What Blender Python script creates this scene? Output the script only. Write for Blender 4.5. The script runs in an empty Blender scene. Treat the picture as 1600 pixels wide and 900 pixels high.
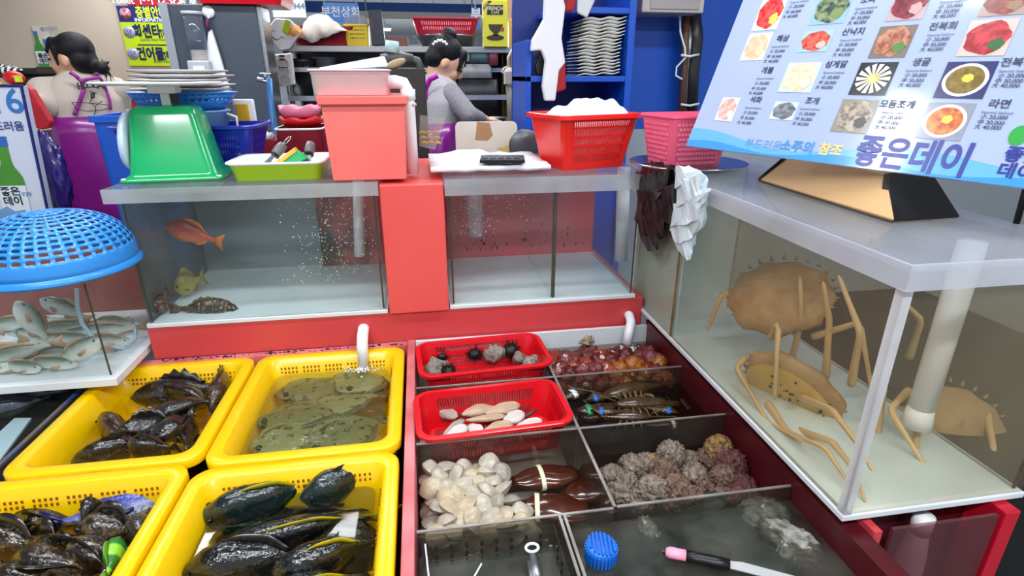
import bpy, bmesh, math, random
from mathutils import Vector, Matrix, noise as mnoise
SC = bpy.context.scene
COL = SC.collection
PI = math.pi
rnd = random.Random(7)

# ------------------------------------------------------------------ camera
FPX = 865.0
TH = math.atan((450 - 118) / FPX)
PSI = math.atan(150 * math.cos(TH) / FPX)
CAM = Vector((0, 0, 1.5))
FWD = Vector((math.sin(PSI) * math.cos(TH), math.cos(PSI) * math.cos(TH), -math.sin(TH)))
RGT = Vector((math.cos(PSI), -math.sin(PSI), 0))
UPV = RGT.cross(FWD)
cd = bpy.data.cameras.new('camera')
cd.sensor_width = 36
cd.lens = 36 * FPX / 1600
cd.clip_start = .02
cam = bpy.data.objects.new('camera', cd)
COL.objects.link(cam)
mw = Matrix((RGT, UPV, -FWD)).transposed().to_4x4()
mw.translation = CAM
cam.matrix_world = mw
SC.camera = cam

# ------------------------------------------------------------------ world, exposure
w = bpy.data.worlds.new('world')
SC.world = w
w.use_nodes = True
w.node_tree.nodes['Background'].inputs[0].default_value = (.86, .93, 1, 1)
w.node_tree.nodes['Background'].inputs[1].default_value = .75
SC.view_settings.view_transform = 'Standard'
SC.view_settings.look = 'None'
SC.view_settings.gamma = 1
SC.view_settings.use_curve_mapping = False
SC.view_settings.exposure = -0.22
SC.cycles.transparent_max_bounces = 32
SC.cycles.max_bounces = 8
SC.cycles.caustics_reflective = False
SC.cycles.caustics_refractive = False
SC.cycles.sample_clamp_indirect = 6

LAMP_POWER = 17.0
LAMP_FRONT_FILL = 2.0  # fill boost for the unseen shoppers aisle lamps, brightens front faces
LAMP_ROWS = [(-1.1, 2.62), (.55, 2.62), (-1.3, 3.75), (.6, 3.75), (-.8, 1.05), (.9, 1.05), (-.6, -.4), (1.0, -.4)]
LAMP_Z = 2.42


# ------------------------------------------------------------------ where things stand (from the photograph's perspective)
def ray(x, y):
    return FWD + RGT * ((x - 800) / FPX) - UPV * ((y - 450) / FPX)


def G(x, y, z):                       # the point on the level z
    d = ray(x, y)
    return CAM + d * ((z - CAM.z) / d.z)


def A(x, y, Y):                       # the point on the upright plane at depth Y
    d = ray(x, y)
    return CAM + d * (Y / d.y)


def AX(x, y, X):
    d = ray(x, y)
    return CAM + d * (X / d.x)


# ------------------------------------------------------------------ materials
def hx(s):
    r = []
    for i in (0, 2, 4):
        c = int(s[i:i + 2], 16) / 255
        r.append(c / 12.92 if c < .04045 else ((c + .055) / 1.055) ** 2.4)
    return tuple(r) + (1,)


_M = {}


def mat(name, col, rough=.5, metal=0, col2=None, scale=12, bump=0, coat=0, spec=.5, emit=0, sss=0, detail=4, sharp=.25, bscale=None, mapping=None, tex='noise', trans=0):
    if name in _M:
        return _M[name]
    ma = bpy.data.materials.new(name)
    ma.use_nodes = True
    nt = ma.node_tree
    b = nt.nodes['Principled BSDF']
    b.inputs['Base Color'].default_value = hx(col)
    b.inputs['Roughness'].default_value = rough
    b.inputs['Metallic'].default_value = metal
    b.inputs['Coat Weight'].default_value = coat
    b.inputs['Coat Roughness'].default_value = .08
    b.inputs['Specular IOR Level'].default_value = spec
    if sss:
        b.inputs['Subsurface Weight'].default_value = sss
        b.inputs['Subsurface Radius'].default_value = (.02, .01, .006)
        b.inputs['Subsurface Scale'].default_value = .3
    if emit:
        b.inputs['Emission Color'].default_value = hx(col)
        b.inputs['Emission Strength'].default_value = emit
    if trans:
        b.inputs['Alpha'].default_value = 1 - trans
    if col2 or bump:
        tc = nt.nodes.new('ShaderNodeTexCoord')
        src = tc.outputs['Object']
        if mapping:
            mp = nt.nodes.new('ShaderNodeMapping')
            mp.inputs['Scale'].default_value = mapping
            nt.links.new(src, mp.inputs[0])
            src = mp.outputs[0]
    if col2:
        if tex == 'voronoi':
            n = nt.nodes.new('ShaderNodeTexVoronoi')
            out = n.outputs['Distance']
        elif tex == 'wave':
            n = nt.nodes.new('ShaderNodeTexWave')
            n.inputs['Distortion'].default_value = 2.5
            n.inputs['Detail'].default_value = detail
            out = n.outputs['Fac']
        else:
            n = nt.nodes.new('ShaderNodeTexNoise')
            n.inputs['Detail'].default_value = detail
            out = n.outputs['Fac']
        n.inputs['Scale'].default_value = scale
        nt.links.new(src, n.inputs['Vector'])
        r = nt.nodes.new('ShaderNodeValToRGB')
        r.color_ramp.elements[0].position = .5 - sharp
        r.color_ramp.elements[1].position = .5 + sharp
        r.color_ramp.elements[0].color = hx(col)
        r.color_ramp.elements[1].color = hx(col2)
        nt.links.new(out, r.inputs[0])
        nt.links.new(r.outputs[0], b.inputs['Base Color'])
    if bump:
        n2 = nt.nodes.new('ShaderNodeTexNoise')
        n2.inputs['Scale'].default_value = bscale or scale * 2
        n2.inputs['Detail'].default_value = 3
        nt.links.new(src, n2.inputs['Vector'])
        bp = nt.nodes.new('ShaderNodeBump')
        bp.inputs['Strength'].default_value = bump
        bp.inputs['Distance'].default_value = .01
        nt.links.new(n2.outputs['Fac'], bp.inputs['Height'])
        nt.links.new(bp.outputs[0], b.inputs['Normal'])
    _M[name] = ma
    return ma


def glass(name, tint='ffffff', haze=.05, hazecol='c8d2d6', rough=.03, hscale=3, vary=.5, refl=1.0, bump=0, bscale=14, ior=1.45, stretch=None):
    """clear sheet: lets light straight through, a film of haze on it, Fresnel reflection"""
    if name in _M:
        return _M[name]
    ma = bpy.data.materials.new(name)
    ma.use_nodes = True
    nt = ma.node_tree
    nt.nodes.clear()
    N = nt.nodes.new
    L = nt.links.new
    out = N('ShaderNodeOutputMaterial')
    tr = N('ShaderNodeBsdfTransparent')
    tr.inputs[0].default_value = hx(tint)
    df = N('ShaderNodeBsdfDiffuse')
    df.inputs[0].default_value = hx(hazecol)
    tl = N('ShaderNodeBsdfTranslucent')
    tl.inputs[0].default_value = hx(hazecol)
    dm = N('ShaderNodeMixShader')
    dm.inputs[0].default_value = .4
    L(df.outputs[0], dm.inputs[1])
    L(tl.outputs[0], dm.inputs[2])
    m1 = N('ShaderNodeMixShader')
    tc = N('ShaderNodeTexCoord')
    nz = N('ShaderNodeTexNoise')
    nz.inputs['Scale'].default_value = hscale
    nz.inputs['Detail'].default_value = 3
    src = tc.outputs['Object']
    if stretch:
        mp = N('ShaderNodeMapping')
        mp.inputs['Scale'].default_value = stretch
        L(src, mp.inputs[0])
        src = mp.outputs[0]
    L(src, nz.inputs['Vector'])
    mr = N('ShaderNodeMapRange')
    mr.inputs[1].default_value = .3
    mr.inputs[2].default_value = .7
    mr.inputs[3].default_value = haze * (1 - vary)
    mr.inputs[4].default_value = min(1, haze * (1 + vary))
    L(nz.outputs['Fac'], mr.inputs[0])
    L(mr.outputs[0], m1.inputs[0])
    L(tr.outputs[0], m1.inputs[1])
    L(dm.outputs[0], m1.inputs[2])
    gl = N('ShaderNodeBsdfGlossy')
    gl.inputs['Roughness'].default_value = rough
    fr = N('ShaderNodeLayerWeight')
    fr.inputs[0].default_value = .5
    pw = N('ShaderNodeMath')
    pw.operation = 'POWER'
    pw.inputs[1].default_value = 4.5
    L(fr.outputs['Facing'], pw.inputs[0])
    f0 = ((ior - 1) / (ior + 1)) ** 2
    mu = N('ShaderNodeMath')
    mu.operation = 'MULTIPLY_ADD'
    mu.inputs[1].default_value = refl * (1 - f0)
    mu.inputs[2].default_value = refl * f0
    L(pw.outputs[0], mu.inputs[0])
    m2 = N('ShaderNodeMixShader')
    L(mu.outputs[0], m2.inputs[0])
    L(m1.outputs[0], m2.inputs[1])
    L(gl.outputs[0], m2.inputs[2])
    L(m2.outputs[0], out.inputs[0])
    if bump:
        n2 = N('ShaderNodeTexNoise')
        n2.inputs['Scale'].default_value = bscale
        n2.inputs['Detail'].default_value = 2
        L(tc.outputs['Object'], n2.inputs['Vector'])
        bp = N('ShaderNodeBump')
        bp.inputs['Strength'].default_value = bump
        bp.inputs['Distance'].default_value = .02
        L(n2.outputs['Fac'], bp.inputs['Height'])
        L(bp.outputs[0], gl.inputs['Normal'])
        L(bp.outputs[0], fr.inputs['Normal'])
    _M[name] = ma
    return ma


def counter(name, back, side, belly, rough=.25, spots=None, sscale=60, coat=.3):
    """fish skin: pigment by height on the body, dark back to pale belly"""
    if name in _M:
        return _M[name]
    ma = bpy.data.materials.new(name)
    ma.use_nodes = True
    nt = ma.node_tree
    b = nt.nodes['Principled BSDF']
    N = nt.nodes.new
    L = nt.links.new
    tc = N('ShaderNodeTexCoord')
    sp = N('ShaderNodeSeparateXYZ')
    L(tc.outputs['Generated'], sp.inputs[0])
    nz = N('ShaderNodeTexNoise')
    nz.inputs['Scale'].default_value = sscale
    nz.inputs['Detail'].default_value = 3
    L(tc.outputs['Object'], nz.inputs['Vector'])
    ad = N('ShaderNodeMath')
    ad.operation = 'MULTIPLY_ADD'
    ad.inputs[1].default_value = .16
    L(nz.outputs['Fac'], ad.inputs[0])
    L(sp.outputs[2], ad.inputs[2])
    r = N('ShaderNodeValToRGB')
    e = r.color_ramp.elements
    e[0].position, e[0].color = .3, hx(belly)
    e[1].position, e[1].color = .82, hx(back)
    k = e.new(.58)
    k.color = hx(side)
    L(ad.outputs[0], r.inputs[0])
    src = r.outputs[0]
    if spots:
        mx = N('ShaderNodeMix')
        mx.data_type = 'RGBA'
        mr = N('ShaderNodeMapRange')
        mr.inputs[1].default_value = .56
        mr.inputs[2].default_value = .64
        L(nz.outputs['Fac'], mr.inputs[0])
        L(mr.outputs[0], mx.inputs[0])
        L(src, mx.inputs[6])
        mx.inputs[7].default_value = hx(spots)
        src = mx.outputs[2]
    L(src, b.inputs['Base Color'])
    b.inputs['Roughness'].default_value = rough
    b.inputs['Coat Weight'].default_value = coat
    b.inputs['Coat Roughness'].default_value = .12
    n2 = N('ShaderNodeTexNoise')
    n2.inputs['Scale'].default_value = 130
    n2.inputs['Detail'].default_value = 3
    L(tc.outputs['Object'], n2.inputs['Vector'])
    bp = N('ShaderNodeBump')
    bp.inputs['Strength'].default_value = .45
    bp.inputs['Distance'].default_value = .004
    L(n2.outputs['Fac'], bp.inputs['Height'])
    L(bp.outputs[0], b.inputs['Normal'])
    L(bp.outputs[0], b.inputs['Coat Normal'])
    _M[name] = ma
    return ma


# ------------------------------------------------------------------ building
def wl(o):
    v = Vector((0, 0, 0))
    while o:
        v += o.location
        o = o.parent
    return v


class MB:
    def __init__(s):
        s.v, s.f, s.m, s.mi = [], [], [], 0

    def add(s, vs, fs):
        n = len(s.v)
        s.v += [Vector(p) for p in vs]
        for f in fs:
            s.f.append([i + n for i in f])
            s.m.append(s.mi)
        return s

    def box(s, x0, x1, y0, y1, z0, z1):
        return s.add([(x, y, z) for z in (z0, z1) for y in (y0, y1) for x in (x0, x1)],
                     [(0, 2, 3, 1), (4, 5, 7, 6), (0, 1, 5, 4), (2, 6, 7, 3), (0, 4, 6, 2), (1, 3, 7, 5)])

    def obox(s, c, ux, uy, uz):
        c, ux, uy, uz = map(Vector, (c, ux, uy, uz))
        return s.add([c + ux * i + uy * j + uz * k for k in (-1, 1) for j in (-1, 1) for i in (-1, 1)],
                     [(0, 2, 3, 1), (4, 5, 7, 6), (0, 1, 5, 4), (2, 6, 7, 3), (0, 4, 6, 2), (1, 3, 7, 5)])

    def loft(s, rings, c0=True, c1=True, closed=True):
        n = len(rings[0])
        vs = [p for r in rings for p in r]
        fs = []
        for i in range(len(rings) - 1):
            for j in range(n if closed else n - 1):
                k = (j + 1) % n
                fs.append((i * n + j, i * n + k, (i + 1) * n + k, (i + 1) * n + j))
        if c0:
            fs.append(tuple(range(n - 1, -1, -1)))
        if c1:
            fs.append(tuple((len(rings) - 1) * n + j for j in range(n)))
        return s.add(vs, fs)

    def tube(s, pts, r, n=8, flat=1.0):
        pts = [Vector(p) for p in pts]
        rs = r if isinstance(r, (list, tuple)) else [r] * len(pts)
        rings = []
        up = None
        for i, p in enumerate(pts):
            t = (pts[min(i + 1, len(pts) - 1)] - pts[max(i - 1, 0)]).normalized()
            if up is None:
                up = Vector((0, 0, 1)) if abs(t.z) < .9 else Vector((0, 1, 0))
            a = t.cross(up)
            if a.length < 1e-6:
                a = t.cross(Vector((1, 0, 0)))
            a.normalize()
            up = a.cross(t).normalized()
            rings.append([p + a * (rs[i] * math.cos(2 * PI * j / n)) + up * (rs[i] * flat * math.sin(2 * PI * j / n)) for j in range(n)])
        return s.loft(rings)

    def lathe(s, prof, c=(0, 0, 0), n=24, M=None, c0=True, c1=True):
        c = Vector(c)
        rings = []
        for r, z in prof:
            ring = [Vector((r * math.cos(2 * PI * j / n), r * math.sin(2 * PI * j / n), z)) for j in range(n)]
            rings.append([c + (M @ q if M else q) for q in ring])
        return s.loft(rings, c0, c1)

    def ell(s, c, r, n=12, m=8, M=None):
        prof = [(max(1e-4, math.sin(PI * i / m)), -math.cos(PI * i / m)) for i in range(m + 1)]
        c = Vector(c)
        rings = []
        for q, z in prof:
            ring = [Vector((q * math.cos(2 * PI * j / n) * r[0], q * math.sin(2 * PI * j / n) * r[1], z * r[2])) for j in range(n)]
            rings.append([c + (M @ p if M else p) for p in ring])
        return s.loft(rings)

    def prism(s, poly, O, ux, uy, th):
        O, ux, uy = map(Vector, (O, ux, uy))
        nz = ux.normalized().cross(uy.normalized())
        a = [O + ux * x + uy * y for x, y in poly]
        b = [p + nz * th for p in a]
        return s.loft([a, b])

    def capsule(s, p, q, r0, r1, n=10):
        p, q = Vector(p), Vector(q)
        d = (q - p)
        L = d.length or 1e-6
        t = d / L
        pts, rs = [], []
        for k in range(4):
            a = PI / 2 * (1 - k / 3)
            pts.append(p - t * (r0 * math.sin(a)))
            rs.append(max(1e-4, r0 * math.cos(a)))
        for k in range(4):
            a = PI / 2 * k / 3
            pts.append(q + t * (r1 * math.sin(a)))
            rs.append(max(1e-4, r1 * math.cos(a)))
        return s.tube(pts, rs, n)

    def build(s, name, mats, parent=None, smooth=False, local=False, bevel=0, solid=0, remesh=0, sub=0):
        me = bpy.data.meshes.new(name)
        o = bpy.data.objects.new(name, me)
        COL.objects.link(o)
        if local:
            base = Vector((0, 0, 0))
        elif parent:
            base = wl(parent)
        else:
            xs = [p.x for p in s.v]
            ys = [p.y for p in s.v]
            base = Vector(((min(xs) + max(xs)) / 2, (min(ys) + max(ys)) / 2, min(p.z for p in s.v)))
            o.location = base
        me.from_pydata([tuple(p - base) for p in s.v], [], s.f)
        for k in (mats if isinstance(mats, (list, tuple)) else [mats]):
            me.materials.append(k)
        if any(s.m):
            me.polygons.foreach_set('material_index', s.m)
        bm = bmesh.new()
        bm.from_mesh(me)
        bmesh.ops.recalc_face_normals(bm, faces=bm.faces)
        bm.to_mesh(me)
        bm.free()
        if smooth:
            me.polygons.foreach_set('use_smooth', [True] * len(me.polygons))
        if parent:
            o.parent = parent
        if solid:
            md = o.modifiers.new('thickness', 'SOLIDIFY')
            md.thickness = solid
            md.offset = 0
        if bevel:
            md = o.modifiers.new('bevel', 'BEVEL')
            md.width = bevel
            md.segments = 2
            md.limit_method = 'ANGLE'
        if remesh:
            md = o.modifiers.new('remesh', 'REMESH')
            md.mode = 'VOXEL'
            md.voxel_size = remesh
            md.use_smooth_shade = True
            md = o.modifiers.new('smooth', 'SMOOTH')
            md.iterations = 5
            md.factor = .5
        if sub:
            md = o.modifiers.new('sub', 'SUBSURF')
            md.levels = md.render_levels = sub
        return o


def tag(o, label, cat, group=None, kind=None):
    if label:
        o['label'] = label
    if cat:
        o['category'] = cat
    if group:
        o['group'] = group
    if kind:
        o['kind'] = kind
    return o


def thing(name, label, cat, loc=(0, 0, 0), group=None, rz=0):
    o = bpy.data.objects.new(name, None)
    o.empty_display_size = .05
    COL.objects.link(o)
    o.location = loc
    o.rotation_euler = (0, 0, rz)
    return tag(o, label, cat, group)


def struct(o):
    o['kind'] = 'structure'
    return o


def copy_tree(o, parent=None):
    c = o.copy()
    COL.objects.link(c)
    c.parent = parent
    for ch in list(o.children):
        copy_tree(ch, c)
    return c


def B(x0, x1, y0, y1, z0, z1):
    return MB().box(x0, x1, y0, y1, z0, z1)


def rrect(cx, cy, hx_, hy_, r, z, n=5):
    pts = []
    for qx, qy, a0 in ((1, 1, 0), (-1, 1, PI / 2), (-1, -1, PI), (1, -1, 3 * PI / 2)):
        for k in range(n + 1):
            a = a0 + PI / 2 * k / n
            pts.append(Vector((cx + qx * (hx_ - r) + r * math.cos(a), cy + qy * (hy_ - r) + r * math.sin(a), z)))
    return pts


def rot_pts(rings, c, a):
    M = Matrix.Rotation(a, 3, 'Z')
    c = Vector(c)
    return [[c + M @ (p - c) for p in r] for r in rings]


_pen = []


def lettering(body, size, m, parent, O, xd, yd, name='lettering', bold=0, align='CENTER', ext=.0004, sx=1.0):
    """raised flat print: xd along the line of writing, yd up; O is the baseline anchor"""
    if not _pen:
        cu = bpy.data.curves.new('pen', 'FONT')
        _pen.append(bpy.data.objects.new('pen', cu))
    cu = _pen[0].data
    cu.body = body
    cu.size = size
    cu.align_x = align
    cu.offset = bold
    cu.resolution_u = 4
    me = bpy.data.meshes.new_from_object(_pen[0])
    O, xd, yd = Vector(O), Vector(xd).normalized(), Vector(yd).normalized()
    nz = xd.cross(yd).normalized()
    mb = MB()
    mb.add([O + xd * (v.co.x * sx) + yd * v.co.y + nz * ext for v in me.vertices], [list(p.vertices) for p in me.polygons])
    bpy.data.meshes.remove(me)
    return mb.build(name, m, parent)


# ------------------------------------------------------------------ common materials
white_pl = mat('white_plastic', 'e9edf0', .35)
white_paint = mat('white_paint', 'dfe6ea', .4, col2='cfd8dd', scale=6)
red_frp = mat('red_fibreglass', 'd44a4c', .38, col2='c23a44', scale=3, bump=.05, bscale=20)
salmon = mat('salmon_fibreglass', 'f47a72', .35, col2='ee6a64', scale=4, bump=.04, bscale=9)
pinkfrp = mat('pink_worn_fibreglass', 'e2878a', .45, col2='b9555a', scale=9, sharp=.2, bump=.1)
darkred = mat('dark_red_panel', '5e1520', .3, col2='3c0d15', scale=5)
yellow = mat('yellow_plastic', 'f2c500', .28, coat=.15)
orange_hole = mat('tub_hole_shadow_orange', '9a5a08', .6)
redpl = mat('red_plastic', 'd4101e', .28, coat=.2)
redpl2 = mat('bright_red_plastic', 'e4231d', .28, coat=.2)
bluepl = mat('sky_blue_plastic', '2f8fe6', .3, coat=.2)
navy = mat('navy_blue_plastic', '1a2aa6', .3, coat=.2)
royal = mat('royal_blue_paint', '0a4fc0', .35)
purple = mat('purple_apron_vinyl', '8e1f8c', .28, coat=.3, col2='7a1779', scale=5)
steel = mat('brushed_steel', 'b9bec2', .28, metal=.9, col2='989da2', scale=5, mapping=(1, 1, 12))
steel_dull = mat('dull_steel', '9a9ea4', .4, metal=.7)
black = mat('black_plastic', '0c0c0e', .35)
blackmatte = mat('void_shade_black', '030303', .8)
grime_hole_shade = mat('black_grime_and_hole_shade', '15100e', .8)
pvc = mat('white_pvc', 'eef1f6', .3)
# ================================================================== the setting
floor_m = mat('wet_grey_floor', '6d7073', .25, col2='585b5f', scale=2)
wallm = mat('beige_wall_paint', 'c3b5a3', .7, col2='b7a795', scale=1.2, bump=.03)
struct(B(-7, 7, -2, 27, -.05, 0).build('floor', floor_m))
struct(B(-7, 7, -2, 27, 3.2, 3.25).build('ceiling', mat('ceiling_white', 'd5d9dc', .8)))
xw = A(300, 100, 4.1).x
struct(B(-7, xw, 4.1, 4.2, 0, 3.2).build('wall_back', wallm))
struct(B(-7, 7, 26.9, 27, 0, 3.2).build('wall_far', mat('far_wall_pale', 'd9dde6', .7, col2='b9bfcc', scale=1.5)))
struct(B(6.9, 7, 2.9, 27, 0, 3.2).build('wall_right', mat('right_wall_pale', 'c9ced4', .7)))

tube_m = mat('fluorescent_tube_glow', 'f4f7ff', .5, emit=9)
house_m = mat('lamp_housing_white', 'dfe3e6', .4)


def lamp(x, y, z, half, label, power, light=True):
    r = thing('fluorescent_lamp', label, 'lamp', (x, y, z), 'fluorescent lamps under the ceiling')
    MB().prism([(-.07, 0), (.07, 0), (.045, .06), (-.045, .06)], (x - half, y, z), (0, 1, 0), (0, 0, 1), 2 * half).build('housing', house_m, r)
    for s in (-1, 1):
        MB().tube([(x - half + .02, y + s * .035, z - .016), (x + half - .02, y + s * .035, z - .016)], .014, 10).build('tube', tube_m, r, True)
    for s in (-.7, .7):
        MB().tube([(x + s * half, y, z + .06), (x + s * half, y, 3.2)], .004, 6).build('hanger_rod', steel_dull, r)
    if light:
        ld = bpy.data.lights.new('tube_light', 'AREA')
        ld.shape = 'RECTANGLE'
        ld.size, ld.size_y = 2 * half, .12
        ld.energy = power
        ld.color = (.95, .98, 1)
        lo = bpy.data.objects.new('tube_light', ld)
        COL.objects.link(lo)
        lo.parent = r
        lo.location = (0, 0, -.035)


for i, (lx, ly) in enumerate(LAMP_ROWS):
    lamp(lx, ly, LAMP_Z, .62, ['double tube fluorescent lamp hung above the aisle behind the tanks, left one', 'double tube fluorescent lamp hung above the aisle behind the tanks, right one',
                               'double tube fluorescent lamp hung near the beige wall', 'double tube fluorescent lamp hung in front of the steel rack',
                               'double tube fluorescent lamp hung over the yellow tubs', 'double tube fluorescent lamp hung over the crab tank',
                               'unseen double tube lamp added as front fill over the shoppers aisle, left one', 'unseen double tube lamp added as front fill over the shoppers aisle, right one'][i], LAMP_POWER * (LAMP_FRONT_FILL if i > 5 else 1))
for i, (px0, px1, py, Y) in enumerate([(668, 738, 48, 9), (545, 612, 44, 9.4), (626, 738, 90, 20), (560, 612, 92, 20.5), (640, 740, 74, 14)]):
    a, b = A(px0, py, Y), A(px1, py, Y)
    lamp((a.x + b.x) / 2, Y, a.z, (b.x - a.x) / 2, ['bright tube lamp in the far hall, upper right above the red strainer', 'bright tube lamp in the far hall, behind the dark upright box',
                                                    'lowest and longest tube lamp in the far hall above the red strainer', 'low far tube lamp behind the dark upright box',
                                                    'middle tube lamp in the far hall above the red strainer'][i], 420)
# far hall: girder, rails
gy = 8.5
a, b = A(440, 14, gy), A(860, 2, gy)
tag(B(a.x, b.x, gy, gy + .12, a.z - .03, a.z + .1).build('roof_girder', mat('blue_girder', '1f4f97', .5)), 'blue painted girder crossing the far hall at the top', 'girder')
a = A(700, 26, 8.2)
ctx0, ctx1 = A(560, 26, 8.2).x, A(750, 26, 8.2).x
ct_ = thing('cable_tray', None, None, ((ctx0 + ctx1) / 2, 8.25, a.z))
B(ctx0, ctx1, 8.2, 8.3, a.z - .04, a.z + .05).build('tray', mat('cream_tray', 'cfc9bf', .5), ct_)
for x in (ctx0 + .1, ctx1 - .1):
    MB().tube([(x, 8.25, a.z), (x, 8.25, 3.2)], .01, 6).build('hanger_rod', steel_dull, ct_)
tag(ct_, 'cream cable tray crossing the far hall under the blue girder', 'cable tray')

# ================================================================== display counter
YF = 1.50
ctr = thing('display_counter', 'red and pink fibreglass counter that carries the tanks and tubs', 'counter', (0, 1.2, 0))
B(-.76, .655, YF, 2.02, .765, .862).build('beam', red_frp, ctr, bevel=.004)
B(-.113, .056, YF - .012, 1.98,   .862, 1.232).build('pillar', mat('coral_fibreglass', 'e85c58', .38, col2='de504e', scale=3, bump=.04), ctr, bevel=.004)
B(-.069, -.047, .35, YF, .60, .772).build('divider', pinkfrp, ctr, bevel=.003)
B(-.95, -.069, YF - .02, YF, .60, .766).build('back_rail', pinkfrp, ctr, bevel=.002)
B(-.95, .70, .30, YF + .4, .40, .52).build('trough_floor', mat('trough_floor_dark', '3a2422', .6), ctr)
B(-.95, .70, .30, .34, .50, .74).build('front_panel', red_frp, ctr, bevel=.004)
B(-1.6, .70, .36, 2.0, 0, .40).build('plinth', mat('plinth_grey', '3c3c40', .7), ctr)
mb = MB()
for k in range(150):
    t = rnd.random()
    px = 250 + t * 380
    x = A(px, 545, YF).x
    L_ = rnd.uniform(.001, .009)
    q_ = rnd.uniform(0, .012)
    mb.box(x, x + L_, YF - .0205 + q_, YF - .0205 + q_ + rnd.uniform(.001, .008), .7655, .7655 + rnd.uniform(.0003, .0015))
mb.build('grime_line', grime_hole_shade, ctr)['kind'] = 'stuff'

# ------------------------------------------------------------------ tanks
pane = glass('acrylic_pane', 'ffffff', .012, 'd5dfe0', hscale=5, refl=.25)
pane_wet = glass('acrylic_pane_wet', 'fdfefe', .02, 'c8d4d4', hscale=4, vary=.6, refl=.25)
pane_mist = glass('acrylic_pane_misted', 'e9efee', .34, '9aa1a3', hscale=2.2, vary=.55, rough=.06)
edge_m = mat('acrylic_edge', 'a8b4b8', .2)
water_t = glass('tank_water', 'fafdfc', .02, 'c3d4d2', hscale=3, vary=.6, bump=.3, refl=.2)
lid_m = glass('grey_lid_sheet', 'fafbfc', .22, 'd8dee4', hscale=4, vary=.3, refl=.4)
silic = mat('mouldy_silicone', '4b4a38', .6, col2='2a2a22', scale=40)


def tank(name, label, x0, x1, y0, y1, z0, z1, fp, sp, floor_mat, backmat, lid=True, wl_=None, sidel=None):
    r = thing(name, label, 'tank', ((x0 + x1) / 2, (y0 + y1) / 2, z0))
    B(x0 - .004, x1 + .004, y0 - .004, y1, z0, z0 + .012).build('base_panel', floor_mat, r, bevel=.002)
    t = .008
    B(x0, x1, y0, y0 + t, z0 + .012, z1).build('front_pane', fp, r)
    B(x0, x0 + t, y0 + t, y1 - t, z0 + .012, z1).build('side_pane', sidel or sp, r)
    B(x1 - t, x1, y0 + t, y1 - t, z0 + .012, z1).build('side_pane', sp, r)
    B(x0, x1, y1 - t, y1, z0 + .012, z1).build('back_pane', backmat, r)
    for x in (x0 + t, x1 - t):
        MB().tube([(x, y0 + t, z0 + .014), (x, y0 + t, z1 - .01)], .0025, 6).build('corner_seal', silic, r)
    wz = wl_ or z1 - .045
    B(x0 + t + .001, x1 - t - .001, y0 + t + .001, y1 - t - .001, z0 + .013, wz).build('water', water_t, r)
    return r


back_grey = mat('tank_back_grey', '86919c', .5, col2='727c88', scale=2)
t1 = tank('fish_tank', 'clear fish tank under the green scale, with a red snapper inside', -.752, -.122, YF, 1.95, .862, 1.226, pane_wet, pane, white_paint, back_grey, sidel=glass('grey_haze_side_pane', 'd8dcd8', .55, '7d868c', hscale=3, refl=.2))  # left pane carries a painted grey haze that dulls the view through
# lid of the left tank: glass sheet with cream edge
B(-.775, -.115, YF - .012, 1.97, 1.226, 1.240).build('lid', lid_m, t1, bevel=.002)
B(-.775, -.115, YF - .016, YF - .012, 1.205, 1.240).build('lid_lip', glass('lid_lip_clear', 'fafcfc', .4, 'e2e7ea'), t1)
B(-.36, -.14, 1.925, 1.940, .876, 1.215).build('back_board', mat('algae_red_board', 'd86066', .5, col2='2e2c22', scale=5, sharp=.12), t1)
MB().tube([(A(563, 300, 1.85).x, 1.85, 1.22), (A(566, 440, 1.85).x, 1.85, .93)], .018, 12).build('standpipe', pvc, t1, True)
mb = MB()
for k in range(330):
    p = Vector((rnd.uniform(-.40, -.15), rnd.uniform(1.53, 1.8), rnd.uniform(.93, 1.17)))
    if rnd.random() < .5:
        p.x = rnd.gauss(-.27, .05)
    mb.ell(p, [rnd.uniform(.0009, .0022)] * 3, 5, 3)
mb.build('bubbles', mat('air_bubbles', 'e8f0f0', .2), t1, True)['kind'] = 'stuff'

t2 = tank('fish_tank', 'clear tank with a red back wall and a middle partition, beside the salmon pillar', .063, .622, YF, 1.95, .862, 1.226, pane, pane, white_paint,
          mat('tank_back_red', 'dc4a54', .45, col2='c86a72', scale=3))
B(.055, .635, YF - .012, 1.97, 1.226, 1.242).build('lid', lid_m, t2, bevel=.002)
B(.058, .632, YF - .016, YF - .012, 1.198, 1.242).build('lid_lip', glass('lid_lip_clear2', 'f8fafb', .45, 'd4dce2'), t2)
B(.364, .374, YF + .009, 1.94, .876, 1.22).build('partition', pane_wet, t2)
MB().tube([(.369, YF + .012, .876), (.369, YF + .012, 1.22)], .006, 6).build('partition_seal', silic, t2)
MB().tube([(A(972, 300, 1.75).x, 1.75, 1.22), (A(968, 440, 1.75).x, 1.75, .90)], .022, 12).build('standpipe', pvc, t2, True)
pp = A(742, 330, 1.72)
MB().tube([(pp.x, 1.72, 1.2), (pp.x, 1.72, 1.02)], .026, 12).build('filter_pipe', glass('cloudy_pipe', 'ffffff', .45, 'd5d8dc', hscale=20), t2, True)
mb = MB()
for k in range(220):
    p = Vector((rnd.uniform(.08, .36), rnd.uniform(1.6, 1.9), rnd.uniform(1.03, 1.175)))
    p.x = rnd.gauss(pp.x, .03) if rnd.random() < .7 else p.x
    p.x = min(.35, max(.08, p.x))
    mb.ell(p, [rnd.uniform(.0009, .002)] * 3, 5, 3)
mb.build('bubbles', mat('air_bubbles', 'e8f0f0', .2), t2, True)['kind'] = 'stuff'
mb = MB()
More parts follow.
